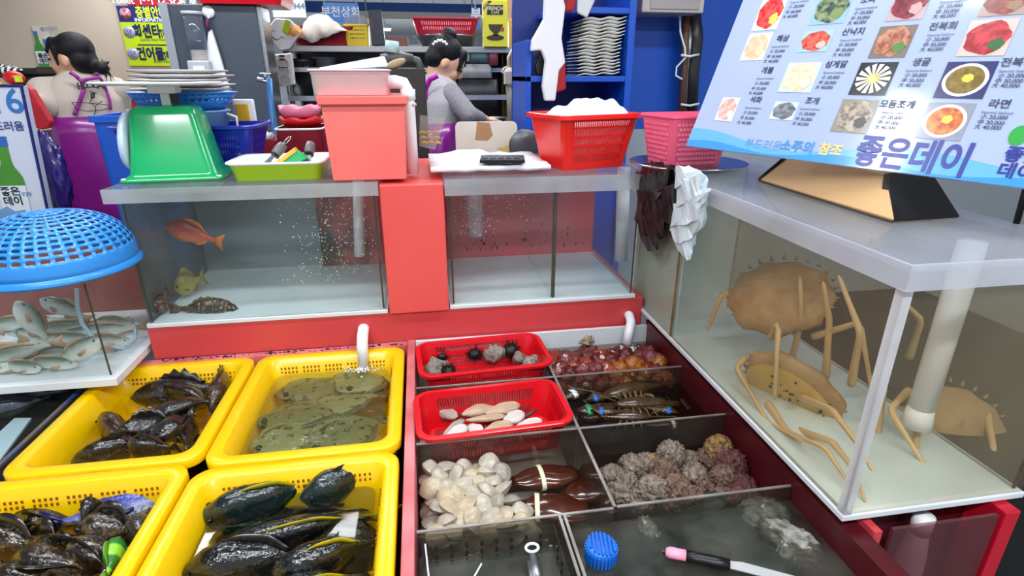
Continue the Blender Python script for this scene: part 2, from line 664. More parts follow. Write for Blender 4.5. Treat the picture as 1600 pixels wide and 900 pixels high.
for k in range(60):
    x = rnd.uniform(.09, .6)
    z = .90 + abs(rnd.gauss(0, .035))
    mb.ell((x, 1.939, z), (rnd.uniform(.001, .003), .001, rnd.uniform(.001, .008)), 5, 3)
mb.build('algae_flecks', grime_hole_shade, t2)['kind'] = 'stuff'

# crab tank on the right
CX0, CX1, CY0, CY1, CZ0, CZ1 = .655, 1.0, .622, 1.60, .812, 1.25
haze_c = glass('crab_tank_pane', 'fbf8f2', .10, 'b4a68c', hscale=2.2, vary=.85, rough=.04, refl=.2)
ct = tank('crab_tank', 'large clear crab tank on the right with a white base', CX0, CX1, CY0, CY1, CZ0, CZ1, haze_c, haze_c, white_paint,
          mat('crab_tank_back_white', 'cfd9dd', .5), sidel=haze_c, wl_=1.19)
B(CX0 + .01, CX0 + .016, 1.30, CY1 - .01, CZ0 + .013, CZ1 - .002).build('inner_panel', mat('pale_blue_divider_sheet', 'c4dbe4', .35, col2='b5cfd9', scale=3), ct)
B(CX0 - .012, CX1 + .012, CY0 - .012, CY1 + .01, CZ1, CZ1 + .012).build('lid', glass('scuffed_grey_lid', 'f8f9fb', .28, 'd0d2da', hscale=3, vary=.4, refl=.35), ct, bevel=.002)
lip = glass('crab_lid_lip', 'f8f9fc', .5, 'dfe2ea', rough=.05, refl=.5)
B(CX0 - .014, CX0 - .008, CY0 - .014, CY1 + .01, CZ1 - .026, CZ1 + .012).build('lid_lip', lip, ct)
B(CX0 - .008, CX1 + .012, CY0 - .014, CY0 - .008, CZ1 - .026, CZ1 + .012).build('lid_lip', lip, ct)
MB().tube([(CX0 + .001, 1.30, CZ0 + .014), (CX0 + .001, 1.30, CZ1 - .04)], .0035, 6).build('rust_seam', mat('rusty_seam', '8a6f40', .6, col2='3d3423', scale=30), ct)
B(CX0 - .003, CX0 + .012, CY0 - .003, CY0 + .012, CZ0 + .012, CZ1 - .03).build('corner_post', glass('corner_acrylic', 'f8fafc', .7, 'eef0f6', refl=.4), ct)
ps, pe = A(1545, 415, .76), A(1478, 700, .76)
MB().tube([(.93, .78, 1.235), (.93, .78, .90)], .022, 14).build('standpipe', pvc, ct, True)
MB().tube([(.93, .78, .90), (.93, .78, .86)], [.022, .028], 14).build('pipe_foot', pvc, ct, True)
# stand below the crab tank
st = thing('crab_tank_stand', 'red stand under the crab tank', 'stand', (.8, .9, 0))
B(.70, .715, .60, 1.52, .30, .80).build('side_panel', red_frp, st)
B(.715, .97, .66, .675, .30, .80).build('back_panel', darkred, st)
B(.945, .975, .595, .66, .30, .808).build('post', mat('crimson_post', 'c2122c', .35), st, bevel=.002)
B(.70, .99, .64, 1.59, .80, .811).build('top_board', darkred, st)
B(.735, .94, .60, .606, .35, .80).build('cover_sheet', glass('stand_cover', 'e8d8da', .25, '9d6068'), st)
tag(B(.985, 1.7, .64, 1.58, 0, .80).build('cabinet', blackmatte), 'cabinet side, black standing for the shaded void right of the red stand', 'cabinet')  # fills the dark void beside the stand; its shade is in the black
bt = thing('water_jug', 'white plastic jug behind the clear sheet below the crab tank', 'jug', (.83, .633, .50))
MB().lathe([(.001, 0), (.024, 0), (.024, .15), (.022, .2), (.016, .245), (.014, .25)], (.83, .633, .50), 20).build('body', white_pl, bt, True)
MB().lathe([(.017, .25), (.017, .285), (.001, .286)], (.83, .633, .50), 16).build('cap', pvc, bt, True)

# left mullet tank
LX0, LX1, LY0, LY1, LZ0, LZ1 = -1.42, -.785, 1.347, 1.80, .79, 1.055
lt = tank('mullet_tank', 'low fish tank full of silver mullet under the blue colander', LX0, LX1, LY0, LY1, LZ0, LZ1, pane, pane, white_paint,
          mat('tank_back_brown', '7a5046', .5, col2='b0483c', scale=2.4), wl_=1.0)
B(LX0 - .01, LX1 + .012, LY0 - .012, LY1, LZ0 - .008, LZ0 + .013).build('base_frame', white_pl, lt, bevel=.002)
hose = [A(120, 452, 1.42), A(121, 480, 1.44), A(128, 505, 1.46), A(145, 528, 1.47), A(165, 540, 1.48), A(195, 545, 1.5), A(212, 530, 1.52), A(212, 515, 1.54)]
tag(MB().tube(hose, .005, 8).build('air_hose', mat('pale_blue_hose', '9fc0d4', .3), None, True), 'pale blue air hose curling into the mullet tank', 'hose')

# ------------------------------------------------------------------ yellow tubs
ZR = .762


def sheet(x0, x1, y0, y1, z):
    return MB().add([(x0, y0, z), (x1, y0, z), (x1, y1, z), (x0, y1, z)], [(0, 1, 2, 3)])


def tub(label, x0, x1, y0, y1, watermat, wz, rim=.030, depth=.17):
    cx, cy, hx_, hy_ = (x0 + x1) / 2, (y0 + y1) / 2, (x1 - x0) / 2, (y1 - y0) / 2
    r = thing('yellow_tub', label, 'tub', (cx, cy, ZR - depth), 'yellow fish tubs')
    d = ((0, -.022, .04), (0, -.003, .04), (-.003, 0, .04), (-rim * .8, 0, .035), (-rim, -.004, .03), (-rim - .012, -.06, .03), (-rim - .028, -depth + .012, .04), (-rim - .04, -depth + .004, .04))
    rings = [rrect(cx, cy, hx_ + o, hy_ + o, rr, ZR + z) for o, z, rr in d]
    out = [rrect(cx, cy, hx_ - rim * .7, hy_ - rim * .7, .03, ZR - .022), rrect(cx, cy, hx_ - rim - .03, hy_ - rim - .03, .03, ZR - depth)]
    mb = MB()
    mb.loft(rings, False, True)
    mb.loft([out[1], out[0], rings[0]], True, False)
    mb.build('body', yellow, r, True)
    mb = MB()
    n = 0
    for gx in range(5):
        for c in range(5):
            for row in range(2):
                x = cx + (-.4 + gx * .2) * 1.5 * hx_ + (c - 2) * .010
                z = ZR - .028 - row * .011
                yy = cy + hy_ - rim - .012 * ((ZR - z - .004) / .056) + .0005
                mb.box(x - .002, x + .002, yy - .0022, yy + .002, z - .003, z + .003)
    for gy_ in range(4):
        for c in range(5):
            y = cy + (-.36 + gy_ * .24) * 1.6 * hy_ + (c - 2) * .010
            z = ZR - .03
            xx = cx + hx_ - rim - .012 * ((ZR - z - .004) / .056)
            mb.box(xx - .002, xx + .002, y - .002, y + .002, z - .003, z + .003)
    mb.build('drain_holes', orange_hole, r)['kind'] = 'stuff'
    # water
    q = -rim - .014
    wmb = MB()
    ring = rrect(cx, cy, hx_ + q - .004, hy_ + q - .004, .03, wz)
    wmb.add(ring, [tuple(range(len(ring)))])
    wmb.build('water', watermat, r)
    return r


wat1 = glass('clear_tub_water', 'faf8e0', .02, '6a6a40', bump=.22, bscale=22, ior=1.33)
wat2 = glass('greenish_tub_water', 'eceedd', .14, '8a8e68', bump=.28, bscale=26, ior=1.33)
wat3 = glass('brown_tub_water', 'ded2b8', .06, '3c3018', bump=.25, bscale=24, ior=1.33)
wat4 = glass('dark_tub_water', 'd0d4c4', .05, '2c3030', bump=.08, bscale=7, ior=1.33)
tub('yellow tub holding black rockfish, back left of the four', -.865, -.487, 1.03, 1.485, wat1, .705)
tub('yellow tub holding olive flounders under the white pipe, back right of the four', -.478, -.078, 1.006, 1.485, wat2, .722)
tub('yellow tub holding the blue fish and green striped fish, front left of the four', -.895, -.494, .50, 1.022, wat3, .70)
tub('yellow tub holding big black fish with yellow fins, front right of the four', -.484, -.080, .50, .998, wat4, .715)
# white outlet pipes out of the beam


def outlet(label, pts, r):
    t = thing('outlet_pipe', label, 'pipe', pts[0], 'white water outlet pipes in the red beam')
    MB().tube(pts, r, 14).build('pipe', pvc, t, True)
    p = Vector(pts[0])
    MB().lathe([(r * 1.25, 0), (r * 1.25, .004), (r * .9, .004)], p + Vector((0, -.012, 0)), 16, Matrix.Rotation(PI / 2, 3, 'X')).build('seal_ring', grime_hole_shade, t)


a = A(568, 512, YF)
outlet('white outlet pipe pouring into the flounder tub', [(a.x, YF + .03, a.z - .003), (a.x, YF - .01, a.z - .003), (a.x - .001, YF - .035, a.z - .012), (a.x - .003, YF - .047, a.z - .035), (a.x - .004, YF - .05, .725)], .016)
a = A(982, 492, YF)
outlet('bent white outlet pipe pouring onto the sea squirts', [(a.x, YF + .03, a.z), (a.x, YF - .01, a.z), (a.x - .004, YF - .035, a.z - .01), (a.x - .014, YF - .05, a.z - .03), (a.x - .022, YF - .06, .735)], .014)

# ------------------------------------------------------------------ compartment trough with clear dividers
bn = thing('seafood_trough', 'clear-walled trough of compartments right of the pink divider', 'trough', (.3, 1.1, .56))
B(-.045, .31, .50, 1.488, .60, .612).build('floor_panel', mat('white_trough_floor', 'c9c9c4', .4), bn)
B(.31, .70, .50, 1.488, .60, .612).build('floor_panel', mat('dark_trough_floor', '2c221e', .5, col2='4a3c34', scale=14), bn)
B(.664, .698, .50, 1.488, .612, .79).build('side_wall', darkred, bn)
B(-.045, .664, 1.476, 1.488, .612, .775).build('back_wall', white_paint, bn)
div_m = glass('divider_acrylic', 'dcdad4', .10, '8b8680', hscale=6)
top_m = mat('divider_top_edge', '6b625e', .25, col2='94908c', scale=14)


def divider(x0, x1, y0, y1, zt=.766):
    o = B(x0, x1, y0, y1, .612, zt).build('divider', div_m, bn)
    B(x0, x1, y0, y1, zt, zt + .0025).build('top_edge', top_m, o)


divider(-.044, .308, 1.227, 1.232)
divider(-.044, .308, .998, 1.003)
divider(-.044, .308, .752, .757)
divider(.316, .663, 1.227, 1.232)
divider(.316, .663, .998, 1.003)
divider(.316, .663, .755, .760)
divider(.309, .315, .758, 1.475)
divider(.205, .210, .50, .752)
divider(.214, .219, .50, .752)
wd = glass('dark_bin_water', 'dcd2cc', .05, '3a2e2a', bump=.12, bscale=30, ior=1.33)
wf = glass('murky_front_water', 'd6d8d2', .26, '7a7a72', bump=.12, bscale=16, ior=1.33, hscale=9, vary=.7)
sheet(.316, .663, 1.233, 1.475, .722).build('water', wd, bn)
sheet(.316, .663, 1.004, 1.226, .716).build('water', wd, bn)
sheet(.316, .663, .761, .997, .690).build('water', wd, bn)
sheet(.220, .663, .50, .754, .737).build('water', wf, bn)
sheet(-.043, .203, .50, .751, .714).build('water', glass('grey_bin_water', 'dce0dc', .3, '9a9e96', bump=.15, bscale=20, ior=1.33, hscale=10), bn)
sheet(-.043, .307, .758, .997, .657).build('water', glass('clear_bin_water', 'eceae4', .04, '808078', bump=.2, ior=1.33), bn)
# perforated clear box in the front left compartment
pb = thing('perforated_box', 'clear perforated acrylic box in front of the clams', 'box', (.08, .64, .64))
B(-.035, .195, .735, .738, .66, .764).build('wall', div_m, pb)
B(-.035, .195, .50, .735, .66, .664).build('base', div_m, pb)
B(-.035, -.032, .50, .735, .664, .764).build('wall', div_m, pb)
B(.192, .195, .50, .735, .664, .764).build('wall', div_m, pb)
mb = MB()
for i in range(8):
    for j in range(3):
        x = -.012 + i * .026
        z = .745 - j * .018
        mb.box(x - .0025, x + .0025, .7335, .7352, z - .005, z + .005)
for i in range(7):
    for j in range(3):
        y = .52 + i * .03
        mb.box(.1905, .1922, y - .0025, y + .0025, .705 + j * .018, .715 + j * .018)
mb.build('holes', grime_hole_shade, pb)['kind'] = 'stuff'  # solid dark boxes paint the shade inside the holes
MB().tube([(-.03, .73, .763), (-.025, .66, .757), (.0, .63, .752), (.04, .65, .755), (.06, .68, .758)], .0016, 6).build('rim_wire', pvc, pb, True)
# dark tank low at the far left
lw = thing('low_tank', 'low dark tank seen under the mullet tank at the left edge', 'tank', (-1.1, 1.1, .55))
B(-1.45, -.905, .62, 1.5, .52, .53).build('base_panel', mat('dark_olive_bottom', '2a2c1e', .5, col2='4a4c36', scale=6), lw)
B(-.903, -.897, .62, 1.5, .53, .742).build('side_pane', glass('low_tank_side', 'e0e6ea', .2, '7c8088'), lw)
B(-.9045, -.8955, .62, 1.5, .742, .747).build('top_rail', mat('brown_steel_rail', '6a5c52', .4, col2='2d55a8', scale=4, sharp=.1), lw)
B(-1.45, -.905, 1.494, 1.5, .53, .745).build('back_pane', mat('low_tank_back', '3a3c34', .5), lw)
sheet(-1.45, -.904, .62, 1.494, .702).build('water', glass('low_tank_water', 'c4c8bc', .18, '5a5e58', bump=.2, bscale=12, ior=1.33), lw)
q = [G(-60, 735, .70), G(-8, 735, .70), G(50, 656, .70), G(24, 656, .70)]
MB().loft([q, [v + Vector((0, 0, .006)) for v in q]]).build('inner_ledge', mat('pale_blue_ledge', '9db6bd', .4), lw)

# foam where the pipes pour in
fm = mat('white_foam', 'dfe4e6', .3)
for lb, cx_, cy_, cz_, rx_, ry_, nn in (('white foam where the bent pipe pours onto the sea squirts', A(982, 492, YF).x - .025, 1.425, .724, .045, .03, 150), ('thin foam rings where the white pipe pours into the flounder tub', A(568, 512, YF).x - .01, 1.43, .7225, .08, .03, 70)):
    mb = MB()
    for k in range(nn):
        a_, r_ = rnd.uniform(0, 2 * PI), abs(rnd.gauss(0, .5))
        mb.ell((cx_ + rx_ * r_ * math.cos(a_), min(1.455, cy_ + ry_ * r_ * math.sin(a_)), cz_ + rnd.uniform(0, .003)), [rnd.uniform(.0012, .004)] * 3, 6, 4)
    tag(mb.build('foam', fm, None, True), lb, 'foam', None, 'stuff')
# ================================================================== seafood
def prof(t, pts):
    for (a, u), (b, v) in zip(pts, pts[1:]):
        if t <= b:
            k = (t - a) / (b - a)
            k = k * k * (3 - 2 * k)
            return u + (v - u) * k
    return pts[-1][1]


STD = [(0, .06), (.07, .45), (.2, .85), (.38, 1), (.6, .82), (.82, .32), (.93, .2), (1, .22)]
SLIM = [(0, .1), (.06, .5), (.18, .85), (.4, 1), (.65, .8), (.86, .34), (.95, .25), (1, .25)]
FLAT = [(0, .08), (.08, .4), (.25, .88), (.45, 1), (.7, .72), (.9, .2), (1, .16)]


def fish_mb(L, H, W, pf=STD, bend=0.0, tail=1.0, dorsal=.35, anal=.25, pect=True, spiky=False, seed=0, fringe=False):
    rr = random.Random(seed)
    mb = MB()
    N = 15

    def axis(t):
        return Vector((t * L - L / 2, bend * L * math.sin(PI * t * 1.1) * (t - .35), 0))
    rings = []
    for i in range(N + 1):
        t = i / N
        h = H / 2 * prof(t, pf)
        w_ = W / 2 * prof(t, [(0, .15), (.1, .6), (.3, 1), (.55, .85), (.85, .28), (1, .08)])
        c = axis(t)
        rings.append([c + Vector((0, w_ * math.cos(2 * PI * j / 12), h * math.sin(2 * PI * j / 12))) for j in range(12)])
    mb.loft(rings)
    mb.mi = 1
    e = axis(1)
    d = (axis(1) - axis(.9)).normalized()
    s = d.cross(Vector((0, 0, 1)))
    tl = .2 * L * tail
    hh = H * .42 * tail
    mb.prism([(-.02 * L, -H * .09), (tl, -hh), (tl * .72, 0), (tl, hh), (-.02 * L, H * .09)], e - s * .001, d, Vector((0, 0, 1)), .002)

    def fin(t0, t1, hgt, sgn, spk):
        n = 9
        a, b = [], []
        for k in range(n + 1):
            t = t0 + (t1 - t0) * k / n
            z0 = sgn * H / 2 * prof(t, pf) * .93
            f = math.sin(PI * (k + .6) / (n + 1.2))
            if spk:
                f *= 1 if k % 2 else .55
            a.append(axis(t) + Vector((0, 0, z0)))
            b.append(axis(t) + Vector((L * .03, 0, z0 + sgn * hgt * H * f)))
        q = []
        for p, u in zip(a, b):
            q.append([p + Vector((0, -.0012, 0)), u + Vector((0, -.0004, 0)), u + Vector((0, .0004, 0)), p + Vector((0, .0012, 0))])
        mb.loft(q)
    if dorsal:
        fin(.1 if fringe else .3, .9 if fringe else .82, dorsal, 1, spiky)
    if anal:
        fin(.15 if fringe else .6, .9 if fringe else .84, anal, -1, False)
    if pect:
        for sg in (-1, 1):
            c = axis(.27) + Vector((0, sg * W * .44, -H * .1))
            mb.prism([(0, -.02 * L), (.14 * L, -.05 * L), (.16 * L, .02 * L), (0, .02 * L)], c, Vector((1, sg * .35, -.25)), Vector((0, sg * .2, 1)), .002)
    mb.mi = 2
    for sg in (-1, 1):
        mb.ell(axis(.1) + Vector((0, sg * W * .24, H * .12)), [H * .055] * 3, 7, 5)
    return mb


eye_m = mat('fish_eye', '0a0a0a', .1)


def fish_at(name, label, cat, mats, head, tailp, H, W, roll=0, pitch=0, group=None, **kw):
    head, tailp = Vector(head), Vector(tailp)
    d = head - tailp
    L = d.length / 1.12
    o = fish_mb(L, H, W, **kw).build(name, list(mats) + [eye_m], None, True, True)
    c = head - d * .44
    o.location = c
    x = -d.normalized()
    rot = x.to_track_quat('X', 'Z')
    o.rotation_mode = 'QUATERNION'
    from mathutils import Quaternion
    o.rotation_quaternion = rot @ Quaternion((1, 0, 0), roll)
    return tag(o, label, cat, group)


# black rockfish
rock = counter('rockfish_skin', '120e0d', '1d1715', '2c2420', .22, spots='3a302a', sscale=90, coat=.6)
rock2 = counter('brown_rockfish_skin', '2a1a12', '35241a', '4a3828', .25, spots='5e4630', sscale=80, coat=.5)
finb = mat('dark_fin', '17110f', .3, coat=.4)
T1 = [((176, 604), (345, 590), rock), ((205, 622), (362, 600), rock), ((228, 652), (352, 622), rock), ((112, 722), (272, 678), rock), ((170, 690), (300, 655), rock),
      ((158, 655), (226, 700), rock2), ((272, 640), (300, 712), rock), ((330, 640), (362, 566), rock2), ((240, 690), (300, 640), rock), ((196, 590), (300, 615), rock), ((250, 600), (345, 640), rock), ((200, 700), (280, 700), rock)]
T1L = ['black rockfish against the tub wall at the back, its fins above water', 'black rockfish lying second from the back in its yellow tub', 'black rockfish in the middle of the rockfish pile',
       'black rockfish in front with its snout toward the left tub wall', 'black rockfish lying just behind the front one', 'brown rockfish with its head raised at the left of the pile',
       'black rockfish crosswise at the right front of the pile', 'brown rockfish with its tail sticking up in the right back corner', 'black rockfish crossing the pile beside the yellow gap', 'small black rockfish under the back ones', 'black rockfish lying diagonally under the pile', 'small black rockfish along the front wall of its tub']
for i, (h, t, m_) in enumerate(T1):
    z = .690 + .012 * (i % 3)
    z2 = z + (.025 if i == 7 else 0)
    fish_at('rockfish', T1L[i], 'fish', (m_, finb), G(*h, z), G(*t, z2), .085, .055, [.5, -.4, 1.1, .3, -.2, .2, .9, .1, 1.2, -1, .7, .4][i], group='rockfish in the yellow tub', spiky=True, bend=[.1, -.1, .15, .05][i % 4], seed=i)

# flounders
flo = counter('flounder_skin', '767a54', '6c704c', '84866a', .4, spots='2e3220', sscale=55, coat=.2)
flo2 = counter('pale_flounder_skin', '8a8e66', '80845e', '94966e', .4, spots='464a32', sscale=50, coat=.2)
finf = mat('flounder_fin', '4c4e38', .35, col2='6b6d52', scale=60)
T2 = [((430, 618), (600, 580), flo), ((398, 660), (570, 628), flo), ((392, 700), (520, 668), flo2), ((475, 702), (608, 650), flo), ((465, 645), (606, 612), flo2), ((530, 612), (612, 560), flo2), ((560, 590), (470, 570), flo)]
T2L = ['olive flounder at the back left of its tub', 'olive flounder in the middle left of its tub', 'pale olive flounder in the front left corner of its tub', 'mottled flounder along the front wall of its tub',
       'pale flounder in the middle right of its tub', 'pale flounder by the right wall under the pipe', 'olive flounder deep below the pipe outlet']
for i, (h, t, m_) in enumerate(T2):
    z = [.690, .70, .705, .700, .69, .698, .67][i]
    fish_at('flounder', T2L[i], 'fish', (m_, finf), G(*h, z), G(*t, z - .012), .145, .03, PI / 2 + [.1, -.12, .05, .1, -.1, .15, 0][i], group='flounders in the yellow tub', pf=FLAT, fringe=True, dorsal=.12, anal=.12, pect=False, tail=.6, bend=.03, seed=i)

# tub with the blue fish
bluf = counter('blue_fish_skin', '1c2a86', '32429e', 'b9c2cc', .3, spots='5666b4', sscale=120, coat=.4)
fish_at('blue_fish', 'blue backed fish with a pale snout along the back wall of its tub', 'fish', (bluf, mat('blue_fin', '141c5a', .3)), G(258, 778, .700), G(75, 822, .698), .075, .05, .75, seed=3)
grn = mat('green_striped_skin', '8fd23c', .3, col2='2c7a2e', scale=1.0, tex='wave', mapping=(8, 22, 8), sharp=.15, coat=.3)
fish_at('striped_fish', 'small bright green fish with darker stripes among the brown fish', 'fish', (grn, mat('green_fin', '5f9a30', .3)), G(186, 842, .706), G(166, 905, .706), .045, .035, .2, seed=4)
brn = counter('dark_brown_skin', '1a120a', '2c2010', '4a3820', .2, spots='5a4a30', sscale=70, coat=.7)
T3 = [((20, 800), (150, 830)), ((-60, 840), (90, 870)), ((30, 860), (150, 890)), ((110, 850), (190, 905)), ((-10, 890), (120, 930)), ((120, 830), (230, 835)), ((-40, 790), (60, 830)), ((60, 910), (170, 940)), ((200, 800), (110, 850)), ((180, 870), (60, 850)), ((30, 815), (130, 805)), ((220, 810), (230, 880)), ((100, 880), (10, 850))]
T3L = ['dark brown fish at the back left of the blue fish', 'dark brown fish at the left rim of its tub', 'glossy brown fish in front of the blue fish', 'brown fish under the green striped fish', 'brown fish at the bottom left edge of the photo',
       'dark fish right under the blue fish', 'dark fish in the far left corner of its tub', 'brown fish at the bottom edge beside the striped fish', 'dark fish half hidden under the blue fish head', 'dark fish behind the striped fish', 'thin dark fish between the blue fish and the back wall', 'dark fish along the right wall of the blue fish tub', 'brown fish lying in the middle of the brown pile']
for i, (h, t) in enumerate(T3):
    z = .686 + .006 * (i % 3)
    fish_at('brown_fish', T3L[i], 'fish', (brn, finb), G(*h, z), G(*t, z - .01), .085, .055, [.6, -.3, 1, .2][i % 4], group='brown fish in the front left tub', seed=20 + i, bend=.08)

# big black fish with yellow fins
blk = counter('black_fish_skin', '060809', '0b1013', '1b2226', .14, coat=.8)
teal = counter('teal_black_skin', '06181a', '0a2426', '2a3434', .16, spots='103436', sscale=30, coat=.7)
yfin = mat('yellow_fin', 'd6c414', .3, col2='8a8a10', scale=20)
T4 = [((310, 812), (520, 752), teal, .716, .11), ((470, 780), (612, 722), teal, .722, .09), ((330, 870), (610, 800), blk, .702, .12), ((280, 905), (520, 868), blk, .700, .12), ((420, 905), (606, 838), blk, .712, .10), ((380, 960), (600, 890), blk, .70, .11), ((560, 770), (360, 800), blk, .675, .11), ((340, 845), (560, 790), blk, .672, .11), ((600, 850), (400, 880), blk, .67, .12)]
T4L = ['teal black fish with a pale mouth at the left of its tub', 'dark teal fish with its back out of the water by the back wall', 'large black fish across the middle of its tub', 'large black fish in the lower left of its tub',
       'black fish with a yellow fin at the right of its tub', 'black fish at the bottom edge of its tub', 'black fish sunk below the teal ones', 'black fish sunk in the left middle of its tub', 'black fish sunk under the one with yellow fin']
for i, (h, t, m_, z, H) in enumerate(T4):
    fish_at('black_fish', T4L[i], 'fish', (m_, yfin if i in (0, 2, 4, 5) else finb), G(*h, z - .01), G(*t, z - .012), H, .07, [.35, .2, .5, -.2, .3, .4, .9, 1, .8][i], group='black fish in the front right tub', dorsal=.14, anal=.16, seed=40 + i, bend=.05)

# mullet in the left tank
mul = counter('mullet_skin', '5c6656', 'b9c4bc', 'dfe6e2', .25, coat=.4)
mfin = mat('mullet_fin', '9a9a86', .35, col2='c58a5c', scale=20)
ML = [((188, 533), (95, 603), 1.375, .07), ((30, 478), (60, 535), 1.50, .075), ((70, 470), (118, 500), 1.55, .065), ((-40, 580), (60, 548), 1.40, .07), ((-60, 570), (48, 556), 1.44, .07), ((150, 560), (40, 545), 1.52, .06), ((35, 535), (160, 520), 1.60, .06),
      ((60, 583), (0, 598), 1.38, .05), ((40, 580), (140, 560), 1.44, .055), ((110, 548), (200, 520), 1.56, .06), ((200, 545), (130, 566), 1.50, .055), ((-30, 540), (90, 525), 1.66, .06), ((120, 590), (30, 578), 1.39, .05), ((215, 528), (140, 535), 1.62, .055), ((-60, 600), (30, 590), 1.38, .055)]
MLL = ['silver mullet lifting its head against the front pane', 'silver mullet hanging tail down under the colander', 'second silver mullet hanging under the colander, tail to the right', 'silver mullet at the left edge with a yellow tail', 'silver mullet at the left edge behind the front one',
       'silver mullet across the middle of the heap', 'mullet lying at the back of the heap', 'small mullet by the front pane near the base', 'mullet lying under the lifted one', 'mullet at the back near the right pane',
       'mullet by the right front corner of the tank', 'mullet far back at the left of the heap', 'pale mullet belly by the base frame', 'mullet behind the hose in the right back corner', 'mullet in the lower left corner of the tank']
for i, (h, t, Y, H) in enumerate(ML):
    a, b = A(*h, Y), A(*t, Y)
    for q in (a, b):
        q.z = min(1.045, max(q.z, LZ0 + .013 + H * .42))
        q.x = min(q.x, LX1 - .03)
    b.y += .03
    a, b = a + (a - b) * .12, b + (b - a) * .22
    H *= .74
    fish_at('mullet', MLL[i], 'fish', (mul, mfin), a, b, H, H * .55, [.2, 0, .1, .3, -.3][i % 5], group='mullet in the left tank', pf=SLIM, dorsal=.2, anal=.14, seed=60 + i, bend=.05)
# fish in the middle tank
fish_at('red_snapper', 'red snapper swimming in the tank under the scale', 'fish', (counter('snapper_skin', '8e2f26', 'c8503a', 'cf7a5a', .35), mat('snapper_fin', 'd8752a', .4)), A(258, 352, 1.72), A(345, 378, 1.70), .072, .035, .1, dorsal=.2, anal=.16, seed=80)
fish_at('spotted_fish', 'dark brown speckled fish lying on the white tank floor', 'fish', (counter('speckled_skin', '1c0f0c', '27160f', '4a3426', .4, spots='a88e76', sscale=150), mat('speckled_fin', '1d120e', .4, col2='6b5646', scale=80)),
        A(375, 492, 1.57) + Vector((0, 0, .012)), A(268, 484, 1.56) + Vector((0, 0, .004)), .085, .045, -.25, dorsal=.16, anal=.05, spiky=True, seed=81)
fish_at('brown_fish', 'brown mottled fish resting head down in the left tank corner', 'fish', (counter('mottled_brown_skin', '3a2216', '5a3826', '7a5a44', .4, spots='8a6a52', sscale=90), mat('mottled_fin', '4a3020', .4)),
        A(243, 500, 1.545) + Vector((0, 0, .02)), A(262, 452, 1.60), .062, .045, .3, seed=82)
fish_at('yellow_fish', 'blurry olive yellow fish behind the speckled one', 'fish', (counter('olive_yellow_skin', '6a6428', '8a8434', 'a59c4a', .5), mat('olive_fin', '77702e', .5)), A(272, 452, 1.66), A(318, 432, 1.72), .07, .035, .1, seed=83)
# grey fish in the dark low tank
gry = counter('grey_fish_skin', '5c6474', '8a929c', 'b4b8b6', .4)
for i, (h, t) in enumerate([((-20, 640), (80, 622)), ((20, 615), (110, 612))]):
    fish_at('grey_fish', ['blue grey fish at the left edge of the low dark tank', 'blue grey fish close under the mullet tank'][i], 'fish', (gry, mat('grey_fin', '4a4e58', .4)), G(*h, .70), G(*t, .70), .085, .06, .9, seed=90 + i)


# ------------------------------------------------------------------ strainers and baskets
def perim(hx_, hy_, r, n):
    """n points round a rounded rectangle, each with its side (0 right,1 back,2 left,3 front, -1 corner)"""
    segs = [(2 * (hy_ - r), 0), (PI / 2 * r, -1), (2 * (hx_ - r), 1), (PI / 2 * r, -1), (2 * (hy_ - r), 2), (PI / 2 * r, -1), (2 * (hx_ - r), 3), (PI / 2 * r, -1)]
    tot = sum(s for s, _ in segs)
    out = []
    for i in range(n):
        d = tot * i / n
        k = 0
        while d > segs[k][0]:
            d -= segs[k][0]
            k += 1
        s, sd = segs[k]
        if k == 0:
            p = (hx_, -hy_ + r + d)
        elif k == 2:
            p = (hx_ - r - d, hy_)
        elif k == 4:
            p = (-hx_, hy_ - r - d)
        elif k == 6:
            p = (-hx_ + r + d, -hy_)
        else:
            a = d / r
            cxy = {1: (hx_ - r, hy_ - r, 0), 3: (-hx_ + r, hy_ - r, PI / 2), 5: (-hx_ + r, -hy_ + r, PI), 7: (hx_ - r, -hy_ + r, 3 * PI / 2)}[k]
            p = (cxy[0] + r * math.cos(cxy[2] + a), cxy[1] + r * math.sin(cxy[2] + a))
        edge = min(d, s - d)
        out.append((p[0], p[1], sd if edge > .012 else -1))
    return out


